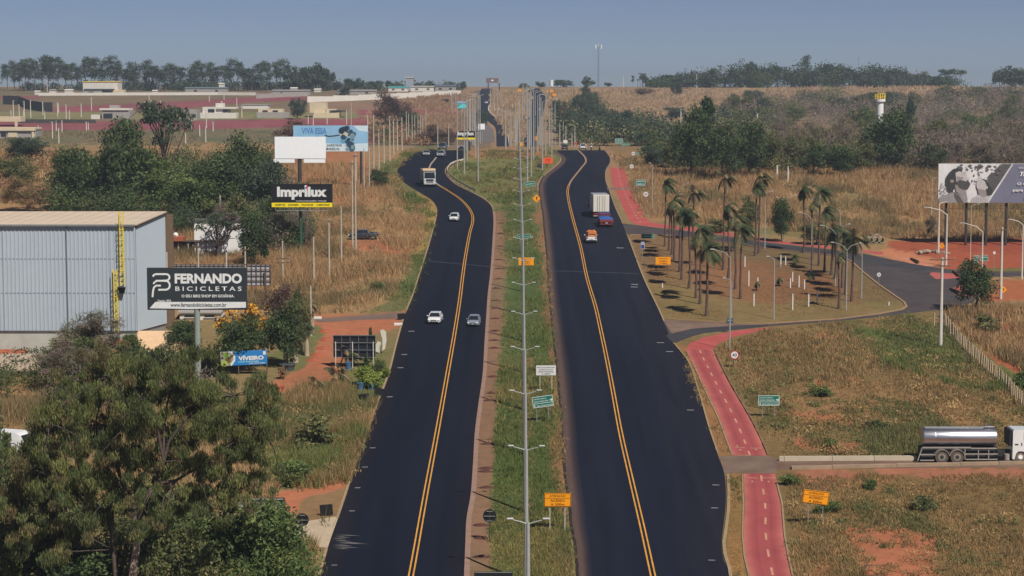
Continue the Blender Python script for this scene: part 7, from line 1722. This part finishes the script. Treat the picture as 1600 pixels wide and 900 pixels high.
def car(label, u, vb, wpx, col, yaw=0.0, style='sedan', dirn=1, name='car', group=None, s_over=None):
    """dirn 1: nose towards the camera (-y); -1: nose away. wpx: body width in photo px"""
    s = S(vb); k = wpx / s / 1.80
    t = thing(name, label, 'car' if name == 'car' else name.replace('_', ' '), at(u, vb, .02), R(yaw) + (0 if dirn == 1 else math.pi))
    t.scale = (k,) * 3; L = {'sedan': 4.5, 'hatch': 4.1, 'suv': 4.5, 'pickup': 4.9}[style]; h = {'sedan': 1.47, 'hatch': 1.50, 'suv': 1.68, 'pickup': 1.6}[style]
    up = {'sedan': 0, 'hatch': 0, 'suv': .12, 'pickup': .12}[style]
    f, b = (0, L)
    if dirn == 1: off = 0
    else: off = 0
    y0 = 0 if dirn == 1 else -L            # the end nearest the camera sits on the foot point
    Y = lambda q: y0 + q
    P = paint('paint_%02x%02x%02x' % tuple(int(min(1, c) * 255) for c in col), col)
    body = [ring_car(Y(0), .72, .30 + up, .5 + up, .60 + up), ring_car(Y(.12), .84, .22 + up, .58 + up, .70 + up), ring_car(Y(.5), .9, .18 + up, .66 + up, .80 + up), ring_car(Y(1.15), .9, .18 + up, .72 + up, .92 + up),
            ring_car(Y(L * .5), .9, .18 + up, .78 + up, .96 + up), ring_car(Y(L - 1.0), .9, .18 + up, .80 + up, .98 + up), ring_car(Y(L - .25), .88, .2 + up, .80 + up, 1.0 + up), ring_car(Y(L), .80, .32 + up, .7 + up, .93 + up)]
    bd = MB().loft(body, P).build('body', t, smooth=True)
    zr = h; gb = .95 + up
    wsb, wst = 1.05, 1.85
    rb, rt = {'sedan': (L - .75, L - 1.35), 'hatch': (L - .12, L - .55), 'suv': (L - .1, L - .4), 'pickup': (3.25, 3.05)}[style]
    def hull(ys, xs, zs, m, nm, inset=0.0):
        (a0, a1), (b0, b1), (z0, z1) = ys, xs, zs
        V = [(-b0, Y(a0[0]), z0), (b0, Y(a0[0]), z0), (b0, Y(a0[1]), z0), (-b0, Y(a0[1]), z0), (-b1, Y(a1[0]), z1), (b1, Y(a1[0]), z1), (b1, Y(a1[1]), z1), (-b1, Y(a1[1]), z1)]
        return MB().add(V, [(0, 1, 5, 4), (1, 2, 6, 5), (2, 3, 7, 6), (3, 0, 4, 7), (4, 5, 6, 7), (0, 3, 2, 1)], m).build(nm, t)
    hull(((wsb, rb), (wst, rt)), (.80, .62), (gb, zr - .05), glass, 'window')
    rf = [[(x, Y(y), z) for x, z in ((-.66 * q, zr - .07), (-.60 * q, zr), (0, zr + .03), (.60 * q, zr), (.66 * q, zr - .07))] for y, q in ((wst - .05, .96), (wst + .3, 1), (rt - .2, 1), (rt + .05, .94))]
    MB().loft(rf, P).build('roof', t, smooth=True)
    for sx in (-1, 1):
        MB().tube((sx * .80, Y(wsb), gb), (sx * .64, Y(wst), zr - .04), .045, .04, 5, P).build('pillar', t)
        MB().tube((sx * .80, Y(rb), gb), (sx * .64, Y(rt), zr - .04), .07, .06, 5, P).build('pillar', t)
        MB().tube((sx * .815, Y((wsb + rb) / 2 + .2), gb), (sx * .645, Y((wst + rt) / 2 + .1), zr - .04), .035, .035, 5, P).build('pillar', t)
        MB().box((sx * .98, Y(1.25), gb + .1), (.2, .12, .15), P, bev=.03).build('mirror', t)
        MB().box((sx * .66, Y(.06), .60 + up), (.34, .22, .15), lampc, bev=.04).build('headlight', t)
        MB().box((sx * .70, Y(L - .02), .80 + up), (.26, .14, .2), redl, bev=.03).build('tail_light', t)
    MB().box((0, Y(.02), .56 + up), (.78, .12, .13), trim, bev=.03).build('grille', t)
    MB().box((0, Y(.04), .34 + up), (1.15, .14, .16), trim, bev=.03).build('lower_grille', t)
    MB().box((0, Y(-.035), .44 + up), (.40, .03, .10), plate).build('number_plate', t)
    MB().box((0, Y(L + .03), .62 + up), (.40, .03, .12), plate).build('number_plate', t)
    MB().box((0, Y(L - .02), .40 + up), (1.5, .12, .16), trim, bev=.03).build('rear_bumper', t)
    if style == 'pickup':
        MB().box((0, Y((3.3 + L) / 2), 1.02 + up), (1.45, L - 3.6, .04), trim).build('load_bed', t)
    for x in (-.80, .80):
        wheel(t, x, Y(.85), .33 + up * .3); wheel(t, x, Y(L - .85), .33 + up * .3)
    return t, P, Y
WH = (.74, .74, .73); SIL = srgb(150, 154, 158)
car('white sedan in the left lane, the nearest pair\'s left car', 677.5, 507, 20.5, WH, yaw=-4)
car('silver grey hatchback in the right lane beside the white sedan', 738.5, 511, 19, srgb(130, 138, 150), yaw=-4, style='hatch')
car('white compact car driving alone behind the pair, before the truck', 708.5, 347, 14, WH, yaw=-3, style='suv')
car('silver car left of the two beyond the tipper truck', 666, 244, 11, srgb(150, 150, 150), yaw=3, style='hatch')
car('silver off-road car right of the two beyond the tipper truck', 687.5, 246, 11.5, SIL, yaw=-5, style='suv')
car('dark grey pickup car at the far left crest', 689.5, 231, 12, srgb(70, 78, 90), yaw=-6, style='suv')
car('white car coming over the crest under the far black and yellow sign', 719.5, 231, 8, WH, yaw=-8)
car('white car on the hill of the far left carriageway', 760, 162, 5, WH, style='sedan')
car('small dark car lower down the far left carriageway', 778, 196, 4.5, srgb(60, 62, 66))
car('white car far up the right carriageway', 843.5, 173, 4, WH, dirn=-1)
t, P, Yc = car('white pickup driving away at the right crest', 911, 230.2, 10.5, WH, dirn=-1, style='suv')
car('dark car with white roof load at the right crest', 882.5, 230.3, 9.5, srgb(60, 64, 72), dirn=-1, style='suv')
tb = thing('load_box', 'white box carried on the dark car at the right crest', 'box', at(883.5, 230.3, 1.75)); MB().box((0, 2.4, .4), (1.1, 1.3, .8), white, bev=.05).build('box', tb)
# white pickup with a tall orange load
s = S(381)
t, P, Yc = car('small white pickup with an orange load, driving away behind the trucks', 924.3, 381, 17.5, WH, dirn=-1, style='pickup')
ol = thing('orange_load', 'orange covered bulging load on the small white pickup', 'load', at(924.3, 381, 1.15)); om = mat('orange_cover', srgb(206, 122, 66), .85, var=.18, scale=3, bump=.4)
rgx = np.random.default_rng(4); rings = []
for k in range(7):
    a = k / 6; q = .86 * (1 - .35 * abs(2 * a - 1) ** 3); rings.append([(q * x * (1 + rgx.normal() * .03), .25 + a * 1.9, z * (1 + rgx.normal() * .03)) for x, z in ((-1, 0), (-1.05, .4), (-.95, .85), (-.5, 1.05), (.1, 1.0), (.6, 1.08), (.98, .8), (1.05, .4), (1, 0))])
MB().loft(rings, om).build('cover', ol, smooth=True)
for z in (.45,): MB().box((0, .22, z), (1.75, .04, .05), trim).build('strap', ol)
# ---- box truck (rear view)
s = S(341); t = thing('box_truck', 'large white box truck driving away, seen from its closed rear doors', 'truck', at(939.2, 341, .02), R(2)); W = 25.2 / s; zb, zt_ = (341 - 331.5) / s, (341 - 304.6) / s; L = 7.6
bw = mat('box_white', srgb(214, 210, 196), .5, var=.06, scale=1.5); chas = mat('truck_chassis', (.03, .03, .032), .7, var=.2)
MB().box((0, L / 2, (zb + zt_) / 2), (W, L, zt_ - zb), bw, bev=.04).build('cargo_box', t)
MB().box((0, L / 2, zt_ + .02), (W * .98, L * .98, .05), mat('roof_grey', srgb(140, 144, 152), .6, var=.06)).build('roof', t)
for sx in (-1, 1):
    MB().box((sx * W * .245, -.03, (zb + zt_) / 2), (W * .47, .05, (zt_ - zb) * .95), bw, bev=.01).build('rear_door', t)
    for x in (.14, .31): MB().tube((sx * W * x * .75, -.09, zb + .15), (sx * W * x * .75, -.09, zt_ - .15), .028, .028, 6, rust).build('lock_bar', t)
    MB().box((sx * W * .33, -.02, zb - .32), (W * .24, .08, .26), redl).build('tail_light', t)
    for y in (1.4, L - 1.0): wheel(t, sx * (W / 2 - .28), y, .5, .45)
    wheel(t, sx * (W / 2 - .28), 2.6, .5, .45)
MB().box((0, .1, .42), (W * .96, .14, .22), mat('bumper_grey', srgb(150, 146, 140)), bev=.02).build('bumper', t)
MB().box((0, L / 2 + .6, zb - .3), (1.1, L + 1, .5), chas).build('chassis', t)
MB().box((0, .3, zb - .25), (W * .9, .1, .3), mat('dark_red_panel', srgb(96, 26, 30))).build('rear_panel', t)
MB().box((0, L + 1.3, 1.5), (W * .86, 1.9, 2.3), bw, bev=.12).build('cab', t)
MB().box((-W * .55, L + 1.5, 1.9), (.25, .15, .5), trim).build('mirror', t)
# ---- small flatbed truck with a blue sheeted load and red tailgate
s = S(355); t = thing('flatbed_truck', 'small truck with a blue sheeted load and dark red tailgate behind the box truck', 'truck', at(947.8, 355.5, .02), R(3)); W = 22 / s
bl = mat('blue_sheet', srgb(46, 92, 160), .6, var=.12, scale=2, bump=.3); rd = mat('dark_red_paint', srgb(120, 52, 58), .5, var=.08)
MB().box((0, 2.0, 1.15), (W, 4.0, .5), rd, bev=.04).build('load_bed', t)
MB().box((0, -.03, 1.12), (W * .96, .06, .42), rd, bev=.02).build('tailgate', t)
rings = [[(x * W / 2 * .96, y, z) for x, z in ((-1, 1.38), (-.98, 1.38 + q * .6), (-.5, 1.42 + q), (.4, 1.40 + q * 1.05), (.98, 1.38 + q * .6), (1, 1.38))] for y, q in ((.05, .12), (.8, .34), (2.2, .42), (3.5, .4), (3.95, .2))]
MB().loft(rings, bl).build('load_cover', t, smooth=True)
for k in range(5): MB().box((-W * .42 + k * W * .21, 4.05, 1.95), (.05, .06, .9), bl).build('headboard_bar', t)
MB().box((0, 4.05, 2.4), (W * .9, .07, .08), bl).build('headboard_rail', t)
MB().box((0, 5.0, 1.45), (W * .84, 1.6, 1.7), rd, bev=.15).build('cab', t)
MB().box((0, .35, .72), (W * .8, .2, .3), chas).build('underframe', t)
MB().box((0, .02, .58), (W * .9, .12, .18), mat('red_bumper', srgb(128, 60, 62)), bev=.02).build('bumper', t)
for sx in (-1, 1):
    MB().box((sx * W * .38, -.06, .82), (.28, .05, .14), redl).build('tail_light', t)
    wheel(t, sx * (W / 2 - .2), .9, .42, .35); wheel(t, sx * (W / 2 - .2), 4.8, .42, .3)
MB().box((0, -.07, .80), (.42, .03, .14), plate).build('number_plate', t)
# ---- tipper truck coming towards us
s = S(292); t = thing('tipper_truck', 'grey tipper truck coming down the left road with a loaded body', 'truck', at(671.5, 292.5, .02), R(7)); t.scale = (1.06,) * 3
cabp = paint('cab_silver', srgb(168, 170, 170)); bodyg = mat('tipper_body', srgb(176, 168, 158), .7, var=.12, scale=1)
cab = [[(x * 1.25 * q, y, z) for x, z in ((-1, zb_), (-1, 1.7), (-.93, zt2), (.93, zt2), (1, 1.7), (1, zb_))] for y, q, zb_, zt2 in ((0, .94, .75, 1.62), (.08, .99, .7, 1.75), (.28, 1, .7, 2.85), (.5, 1, .7, 3.05), (1.9, 1, .7, 3.05))]
MB().loft(cab, cabp).build('cab', t, smooth=True)
MB().add([(-1.08, .0, 1.78), (1.08, .0, 1.78), (1.04, .22, 2.72), (-1.04, .22, 2.72), (-1.08, .12, 1.78), (1.08, .12, 1.78), (1.04, .34, 2.72), (-1.04, .34, 2.72)], [(0, 1, 2, 3), (4, 7, 6, 5), (0, 4, 5, 1), (2, 6, 7, 3), (1, 5, 6, 2), (0, 3, 7, 4)], glass).build('windscreen', t)
MB().box((0, -.03, 1.42), (1.5, .08, .34), trim, bev=.02).build('grille', t)
MB().box((0, -.02, 1.0), (1.3, .1, .2), trim).build('lower_grille', t)
MB().box((0, -.06, .72), (2.4, .3, .4), cabp, bev=.05).build('bumper', t)
MB().box((0, -.22, .62), (.42, .03, .14), plate).build('number_plate', t)
for sx in (-1, 1):
    MB().box((sx * .95, -.2, .82), (.36, .08, .24), lampc, bev=.03).build('headlight', t)
    MB().box((sx * 1.48, .3, 2.2), (.2, .15, .7), trim, bev=.03).build('mirror', t)
    for y in (1.0, 4.6, 5.9): wheel(t, sx * 1.05, y, .52, .4)
MB().box((0, .35, 2.9), (2.1, .4, .12), trim).build('sun_visor', t)
MB().box((0, 4.6, 2.35), (2.75, 5.0, 2.3), bodyg, bev=.05).build('tipper_body', t)
MB().box((0, 1.95, 3.45), (2.6, .5, .45), mat('cream_panel', srgb(214, 188, 150), .6), bev=.03).build('body_headboard', t)
MB().box((0, 4.6, 3.52), (2.4, 4.5, .14), mat('earth_load', srgb(150, 90, 66), .95, var=.2, scale=2), bev=.05).build('load', t)
MB().box((0, 3.5, .95), (1.0, 6.5, .4), chas).build('chassis', t)
# ---- parked dark pickup (side on)
t, P, Yc = car('dark blue grey pickup parked side on behind the poles in the dry grass', 549, 377, 17.0, srgb(40, 48, 66), yaw=-86, style='pickup')
t.location = at(545, 374, .02)
# ---- tanker truck
s = S(724.5); t = thing('tanker_truck', 'silver tanker truck with a white cab on the walled access road', 'tanker truck', at(1500, 725, .02), 0)
X = lambda u: (u - 1500) / s
Zt = lambda v: (725 - v) / s
pol = mat('polished_tank', srgb(206, 204, 210), .36, metal=1.0, var=.05, scale=1.2)
n = 28; ry, rz_ = 1.05, (698.8 - 671) / 2 / s; zc = Zt(684.9)
def ell(x, q): return [(x, 1.15 + ry * q * math.cos(2 * math.pi * k / n), zc + rz_ * q * math.sin(2 * math.pi * k / n)) for k in range(n)]
MB().loft([ell(X(1443.2), .80), ell(X(1443.6), .97), ell(X(1444.6), 1), ell(X(1557), 1), ell(X(1558), .97), ell(X(1558.5), .8)], pol).build('tank', t, smooth=True)
for u in (1462, 1487, 1512, 1538): MB().loft([ell(X(u) - .02, 1.008), ell(X(u) + .02, 1.008)], pol).build('tank_seam', t)
MB().box((X(1500), 1.15, zc + rz_ + .03), (X(1552) - X(1447), .5, .05), mat('tread_plate', srgb(176, 176, 176), .5, metal=.4)).build('walkway', t)
MB().tube((X(1547), 1.15, zc + rz_), (X(1547), 1.15, zc + rz_ + .2), .32, .3, 14, pol).build('manhole', t)
MB().box((X(1548), .8, zc + rz_ + .14), (.9, .06, .06), post_w).build('walkway_rail', t)
gf = mat('grey_frame_paint', srgb(150, 142, 134), .7, var=.12)
MB().box((X(1500), 1.15, Zt(702.5)), (X(1560) - X(1440), 1.0, .28), chas).build('chassis', t)
MB().box((X(1531), 1.15, Zt(712)), (X(1556) - X(1508), 1.5, .8), chas).build('under_shade_box', t)  # dark box added to stand for the shadow under the tank
MB().box((X(1450), 1.15, Zt(711)), (X(1460) - X(1441), 1.5, .75), chas).build('rear_shade_box', t)  # second added dark box, filling the rear gap with underbody shade
MB().box((X(1520), 1.15, Zt(708)), (X(1600) - X(1438), .8, .22), chas).build('chassis_beam', t)
MB().box((X(1479), .12, Zt(699.8)), (X(1516) - X(1440), .12, .12), gf).build('side_rail', t)
MB().box((X(1537), .12, Zt(701)), (X(1556) - X(1516), .12, .1), gf).build('side_rail', t)
for v in (710, 718.5): MB().box((X(1534), .14, Zt(v)), (X(1558) - X(1508), .08, .1), gf).build('under_run_guard', t)
for u in (1508, 1529, 1545): MB().box((X(u), .16, Zt(710)), (.08, .08, .95), gf).build('guard_post', t)
for v in (711, 720): MB().box((X(1449), .14, Zt(v)), (X(1459) - X(1437), .08, .1), gf).build('rear_guard', t)
MB().tube((X(1441), .15, Zt(700)), (X(1434), .15, Zt(721)), .06, .06, 6, gf).build('rear_ladder', t)
for sx in (.3, 2.0):
    for u in (1472, 1496):
        w_ = MB().tube((0, -.18, 0), (0, .18, 0), 10.2 / s, 10.2 / s, 22, mat('dusty_tyre', srgb(92, 80, 72), .95)).build('wheel', t, smooth=True, loc=(X(u), sx, 10.2 / s))
        MB().tube((0, -.2, 0), (0, -.1, 0), 6 / s, 5.6 / s, 16, mat('dusty_rim', srgb(136, 124, 112), .8)).build('rim', w_); MB().tube((0, -.22, 0), (0, -.12, 0), 3 / s, 3 / s, 12, chas).build('hub', w_)
    w_ = MB().tube((0, -.16, 0), (0, .16, 0), 10.6 / s, 10.6 / s, 22, mat('dusty_tyre', srgb(92, 80, 72))).build('wheel', t, smooth=True, loc=(X(1594.5), sx, 10.4 / s))
    MB().tube((0, -.18, 0), (0, -.1, 0), 6 / s, 5.6 / s, 16, mat('dusty_rim', srgb(136, 124, 112))).build('rim', w_); MB().tube((0, -.24, 0), (0, -.12, 0), 3.4 / s, 2.4 / s, 12, wb).build('hub', w_)
for u in (1472, 1496):
    MB().loft([[(X(u) + r * math.cos(R(a)), y, 10.2 / s + r * math.sin(R(a))) for r, y in ((12.3 / s, .02), (12.3 / s, .5), (11.4 / s, .5), (11.4 / s, .02))] for a in range(10, 171, 20)], gf).build('mudguard', t)
wc = paint('cab_white', (.76, .76, .74)); x0, x1 = X(1582), X(1612)
prof = [(x0, Zt(718)), (X(1585), Zt(718)), (X(1587.5), Zt(709)), (X(1591), Zt(705.5)), (X(1598), Zt(705.5)), (X(1604), Zt(710)), (X(1606), Zt(718)), (X(1615), Zt(718)), (X(1616), Zt(700)), (X(1612), Zt(672)), (x0 + .1, Zt(671.5)), (x0, Zt(674))]
MB().poly(prof, .05, 2.3, wc).build('cab', t)
MB().box((X(1606), .03, Zt(681)), (X(1612) - X(1598.5), .06, .75), glass, bev=.02).build('side_window', t)
MB().box((X(1579.3), 1.2, Zt(685)), (.28, 2.0, 1.5), trim, bev=.03).build('cab_back_panel', t)
MB().box((X(1596), .02, Zt(694)), (.06, .05, .24), trim).build('door_handle', t); MB().box((X(1588), .03, Zt(694.5)), (.3, .03, .1), trim).build('badge', t)
MB().tube((X(1574), .3, Zt(720)), (X(1574), .3, Zt(710.5)), .24, .24, 12, gf).build('air_tank', t)
MB().box((X(1566), .8, Zt(710)), (.7, .7, .5), chas).build('gear_box', t)
# ---- motorcyclist
t = thing('motorcycle', 'motorcycle riding along the right road crest', 'motorcycle', at(924, 231, .02)); s = S(231)
for y in (0, 1.3): MB().tube((-.06, y, .33), (.06, y, .33), .33, .33, 14, tyre).build('wheel', t)
MB().path([(0, 0, .4), (0, .25, .85), (0, .7, .8), (0, 1.1, .95), (0, 1.3, .35)], [.08, .14, .16, .1, .05], 8, paint('bike_dark', (.03, .03, .035))).build('frame', t)
MB().box((0, 1.08, 1.12), (.7, .05, .05), trim).build('handlebar', t)
MB().box((0, -.05, .95), (.42, .4, .4), white, bev=.04).build('luggage_box', t)
def figure(label, loc, scale, shirt, trousers, joints, edges, radii, head, rz=0, helmet=None):
    t = thing('person', label, 'person', loc, rz); t.scale = (scale,) * 3
    me = bpy.data.meshes.new('body'); me.from_pydata(joints, edges, []); o = link('body', me, t)
    mdf = o.modifiers.new('skin', 'SKIN'); sv = me.skin_vertices[0].data
    for i, r_ in enumerate(radii): sv[i].radius = (r_, r_ * .85)
    sv[0].use_root = True
    o.modifiers.new('sub', 'SUBSURF').levels = 1
    dg = bpy.context.evaluated_depsgraph_get(); m2 = bpy.data.meshes.new_from_object(o.evaluated_get(dg)); o.modifiers.clear(); o.data = m2
    m2.materials.clear(); m2.materials.append(shirt); m2.materials.append(trousers); m2.materials.append(mat('skin_tone', srgb(150, 106, 84), .6))
    for p in m2.polygons:
        z = p.center.z; p.material_index = 0 if z > joints[0][2] - .02 else 1
    bmh = bmesh.new(); bmesh.ops.create_uvsphere(bmh, u_segments=14, v_segments=10, radius=.13); mh = bpy.data.meshes.new('head'); bmh.to_mesh(mh); bmh.free(); mh.materials.append(helmet or mat('skin_tone', srgb(150, 106, 84), .6))
    link('helmet' if helmet else 'head', mh, t, head)
    return t
J = [(0, .45, .85), (0, .52, 1.15), (0, .6, 1.4), (0, .63, 1.52), (-.2, .6, 1.38), (-.33, .75, 1.15), (-.32, 1.05, 1.1), (.2, .6, 1.38), (.33, .75, 1.15), (.32, 1.05, 1.1), (-.14, .5, .82), (-.22, .85, .75), (-.18, .7, .32), (.14, .5, .82), (.22, .85, .75), (.18, .7, .32)]
E = [(0, 1), (1, 2), (2, 3), (2, 4), (4, 5), (5, 6), (2, 7), (7, 8), (8, 9), (0, 10), (10, 11), (11, 12), (0, 13), (13, 14), (14, 15)]
RD = [.16, .17, .15, .06, .08, .06, .045, .08, .06, .045, .11, .09, .06, .11, .09, .06]
figure('rider in dark clothes and a pale helmet on the motorcycle', at(924, 231, .02), 1.0, mat('dark_jacket', srgb(60, 64, 76), .8), mat('dark_trousers', (.03, .03, .04), .8), J, E, RD, (0, .68, 1.68), helmet=mat('helmet_white', (.6, .62, .66), .3))
panel_sign('red_sign', 900, 231.5, 900, 221, 3.5, 4, mat('red_sheet', srgb(200, 60, 60)), 'tiny red and white sign at the right crest', legs=(0,))
# ---- white van behind the trees, lower left
s = S(712); t = thing('parked_van', 'white parked van mostly hidden behind the trees at the left edge', 'van', at(24, 712, .02), R(70)); vw = paint('van_white', (.78, .78, .77))
rings = [[(x * 1.0, y, z) for x, z in ((-1, .35), (-1, 1.3), (-.9, zt2), (.9, zt2), (1, 1.3), (1, .35))] for y, zt2 in ((-2.6, 1.0), (-1.7, 1.3), (-1.1, 2.1), (-.6, 2.3), (2.4, 2.3), (2.5, 2.1))]
MB().loft(rings, vw).build('body', t, smooth=True); MB().box((0, -1.42, 1.72), (1.6, .1, .8), glass, rx=R(-38)).build('windscreen', t)
for x in (-.85, .85):
    for y in (-1.7, 1.6): wheel(t, x, y, .36)

# ================================================================== PLANT NURSERY
potb = mat('black_pot', (.025, .026, .03), .6); potblue = mat('blue_pot', srgb(60, 110, 150), .5); potr = mat('red_pot', srgb(130, 40, 44), .6)
def pot(u, v, r, h, m, label, group=None):
    t = thing('plant_pot', label, 'pot', at(u, v), 0, group); n = 14
    MB().loft([[(q * r * math.cos(2 * math.pi * k / n), q * r * math.sin(2 * math.pi * k / n), z * h) for k in range(n)] for q, z in ((.7, 0), (.95, .9), (1.05, .92), (1.05, 1), (.9, 1), (.88, .86))], m).build('pot', t)
    MB().tube((0, 0, .5 * h), (0, 0, .84 * h), r * .86, r * .86, n, lumps).build('soil', t)
for u, v, r, h, m, lab in [(565, 628, .32, .8, potb, 'left of two tall black pots in the weeds by the kerb'), (572, 628, .32, .85, potb, 'right of two tall black pots in the weeds by the kerb'), (563, 608, .4, .7, potblue, 'blue tub at the left end of the potted hedge'), (580, 608, .4, .6, potblue, 'blue tub under the middle of the potted hedge'),
                           (572, 606, .42, .7, potb, 'black tub under the potted hedge'), (588, 600, .42, .7, mat('dark_blue_tub', srgb(40, 48, 84), .5), 'dark blue tub at the right end of the potted hedge'), (500, 618, .5, .4, potr, 'red bowl pot under the small palms'), (491, 619, .4, .5, mat('beige_pot', srgb(176, 150, 136), .7), 'beige pot left of the red bowl'), (544, 577, .35, .8, potblue, 'light blue jar behind the big fan palm'), (450, 578, .9, .7, mat('grey_tub', srgb(84, 92, 96), .7), 'large grey tub by the blue banner tree'), (437, 612, .5, .6, mat('terracotta_tub', srgb(176, 84, 60), .8), 'terracotta tub at the left end of the red yard')]:
    pot(u, v, r, h, m, lab)
for a in [('limebush', 2, 576, 604, 66, 44, 'clipped bushy hedge plant in tubs beside the road'), ('bush', 2, 590, 580, 26, 26, 'dark shrub behind the potted hedge'), ('drybush', 1, 521, 612, 26, 22, 'dark reddish potted shrub'), ('bush', 4, 508, 614, 24, 16, 'small green potted shrub over the red bowl'),
          ('conical', 3, 579, 566, 14, 56, 'narrow dark cypress in front of the black hoarding'), ('conical', 4, 572, 580, 12, 28, 'small dark cypress left of the narrow tall cypress'), ('drybush', 3, 443, 592, 20, 30, 'dry pinkish shrub at the left of the red yard'), ('limebush', 4, 532, 606, 24, 18, 'light green potted shrub'),
          ('limebush', 2, 603, 590, 22, 26, 'leafy green shrub on the kerb by the potted hedge')]:
    nm = 'tree' if a[0] == 'conical' else 'bush'
    tree_px(*a[:6], a[6], name=nm, cat='cypress' if nm == 'tree' else 'bush', nat=None)
def fan_palm(u, v, hpx, sc, label, stem=.8):
    t = thing('potted_palm', label, 'palm', at(u, v)); s = S(v); h = hpx / s
    MB().tube((0, 0, -.1), (0, 0, h * .5), .14, .10, 8, timber).build('trunk', t); c = link('crown', PALM[1][1], t); c.scale = (sc,) * 3; c.location = (0, 0, h * .55 - 10.5 * sc)
    c.scale = (sc, sc, sc)
fan_palm(541, 572, 38, .8, 'silvery fan palm in front of the black hoarding'); fan_palm(523, 604, 30, .95, 'dark spiky potted palm, the widest in the nursery'); fan_palm(492, 612, 26, .65, 'bright little potted palm by the red yard'); fan_palm(530, 588, 22, .45, 'small potted palm behind the spiky one')
s = S(552); t = thing('feather_flag', 'white feather flag banner beside the black hoarding', 'flag', at(792, 552) if False else at(597.5, 552))
MB().tube((0, 0, -.1), (0, 0, 37 / s), .03, .02, 6, steel).build('pole', t)
MB().poly([(-.05, 0.3), (.02, 37 / s * .55), (-.25, 36 / s), (.1, 37.5 / s), (.45, 34 / s), (.5, 20 / s), (.3, .5)], -.02, .02, mat('flag_cloth', srgb(206, 200, 186), .8, var=.1)).build('cloth', t)
t = thing('feather_flag', 'lower drooping white flag left of the feather flag', 'flag', at(592.5, 553))
MB().tube((0, 0, -.1), (0, 0, 22 / s), .03, .02, 6, steel).build('pole', t)
MB().poly([(-.45, 4 / s), (-.45, 14 / s), (-.15, 20 / s), (.25, 18 / s), (.05, 9 / s), (.1, 2 / s)], -.02, .02, mat('flag_cloth', srgb(206, 200, 186))).build('cloth', t)
for u, v, h, r, lab in [(479.5, 556, 46, .24, 'pale tapered palm trunk at the edge of the nursery lawn'), (487, 520, 44, .3, 'thick pale palm trunk beside the grey drive'), (449.5, 570, 42, .18, 'left pale trunk under the dark lawn trees'), (462, 566, 38, .26, 'thick pale trunk under the dark lawn trees'), (471, 552, 36, .16, 'slim pale trunk under the dark lawn trees')]:
    s2 = S(v); t = thing('royal_palm', lab, 'palm', at(u, v)); MB().path([(0, 0, -.2), (0, 0, h / s2 * .4), (0, 0, h / s2)], [r * 1.3, r, r * .55], 10, mat('pale_bark', srgb(168, 150, 130), .9, var=.12)).build('trunk', t)
    c = link('crown', PALM[int(u) % 5][1], t); c.scale = (.55,) * 3; c.location = (0, 0, h / s2 - 10.5 * .55)
for u, v, lab in [(496, 498, 'pale kerb block beside the thin grey drive'), (490, 484, 'pale stone at the end of the thin grey drive'), (622, 508, 'white slab on the verge by the road')]:
    t = thing('stone_block', lab, 'stone', at(u, v)); MB().box((0, 0, .1), (1.1, .5, .35), wallw, bev=.05).build('block', t)
t = thing('wooden_bench', 'small open timber frame lying in the lower right field', 'frame', at(1366, 902)); 
for x, z, d in ((-.75, .45, (.06, .06, .9)), (.75, .45, (.06, .06, .9)), (0, .9, (1.56, .06, .06)), (0, .12, (1.56, .06, .06))): MB().box((0, 0, 0), d, timber).build('rail', t, loc=(x, 0, z))

# ================================================================== ordinal words for repeats that share a label
ONES = ['', 'first', 'second', 'third', 'fourth', 'fifth', 'sixth', 'seventh', 'eighth', 'ninth', 'tenth', 'eleventh', 'twelfth', 'thirteenth', 'fourteenth', 'fifteenth', 'sixteenth', 'seventeenth', 'eighteenth', 'nineteenth']
TENS = {2: ('twenty', 'twentieth'), 3: ('thirty', 'thirtieth'), 4: ('forty', 'fortieth'), 5: ('fifty', 'fiftieth'), 6: ('sixty', 'sixtieth'), 7: ('seventy', 'seventieth')}
def ordinal(k): return ONES[k] if k < 20 else (TENS[k // 10][1] if k % 10 == 0 else TENS[k // 10][0] + '-' + ONES[k % 10])
by = {}
for o in COL.objects:
    if o.parent is None and o.get('category') and not o.get('kind'): by.setdefault(o['label'], []).append(o)
for lab, os_ in by.items():
    if len(os_) < 2: continue
    depth_row = 'dark soil heap' in lab
    key = (lambda o: o.location.y) if depth_row else (lambda o: o.location.x / max(1, o.location.y))
    for k, o in enumerate(sorted(os_, key=key)):
        o['label'] = lab + (', %s from the bottom edge' if depth_row else ', %s from the left') % ordinal(k + 1)
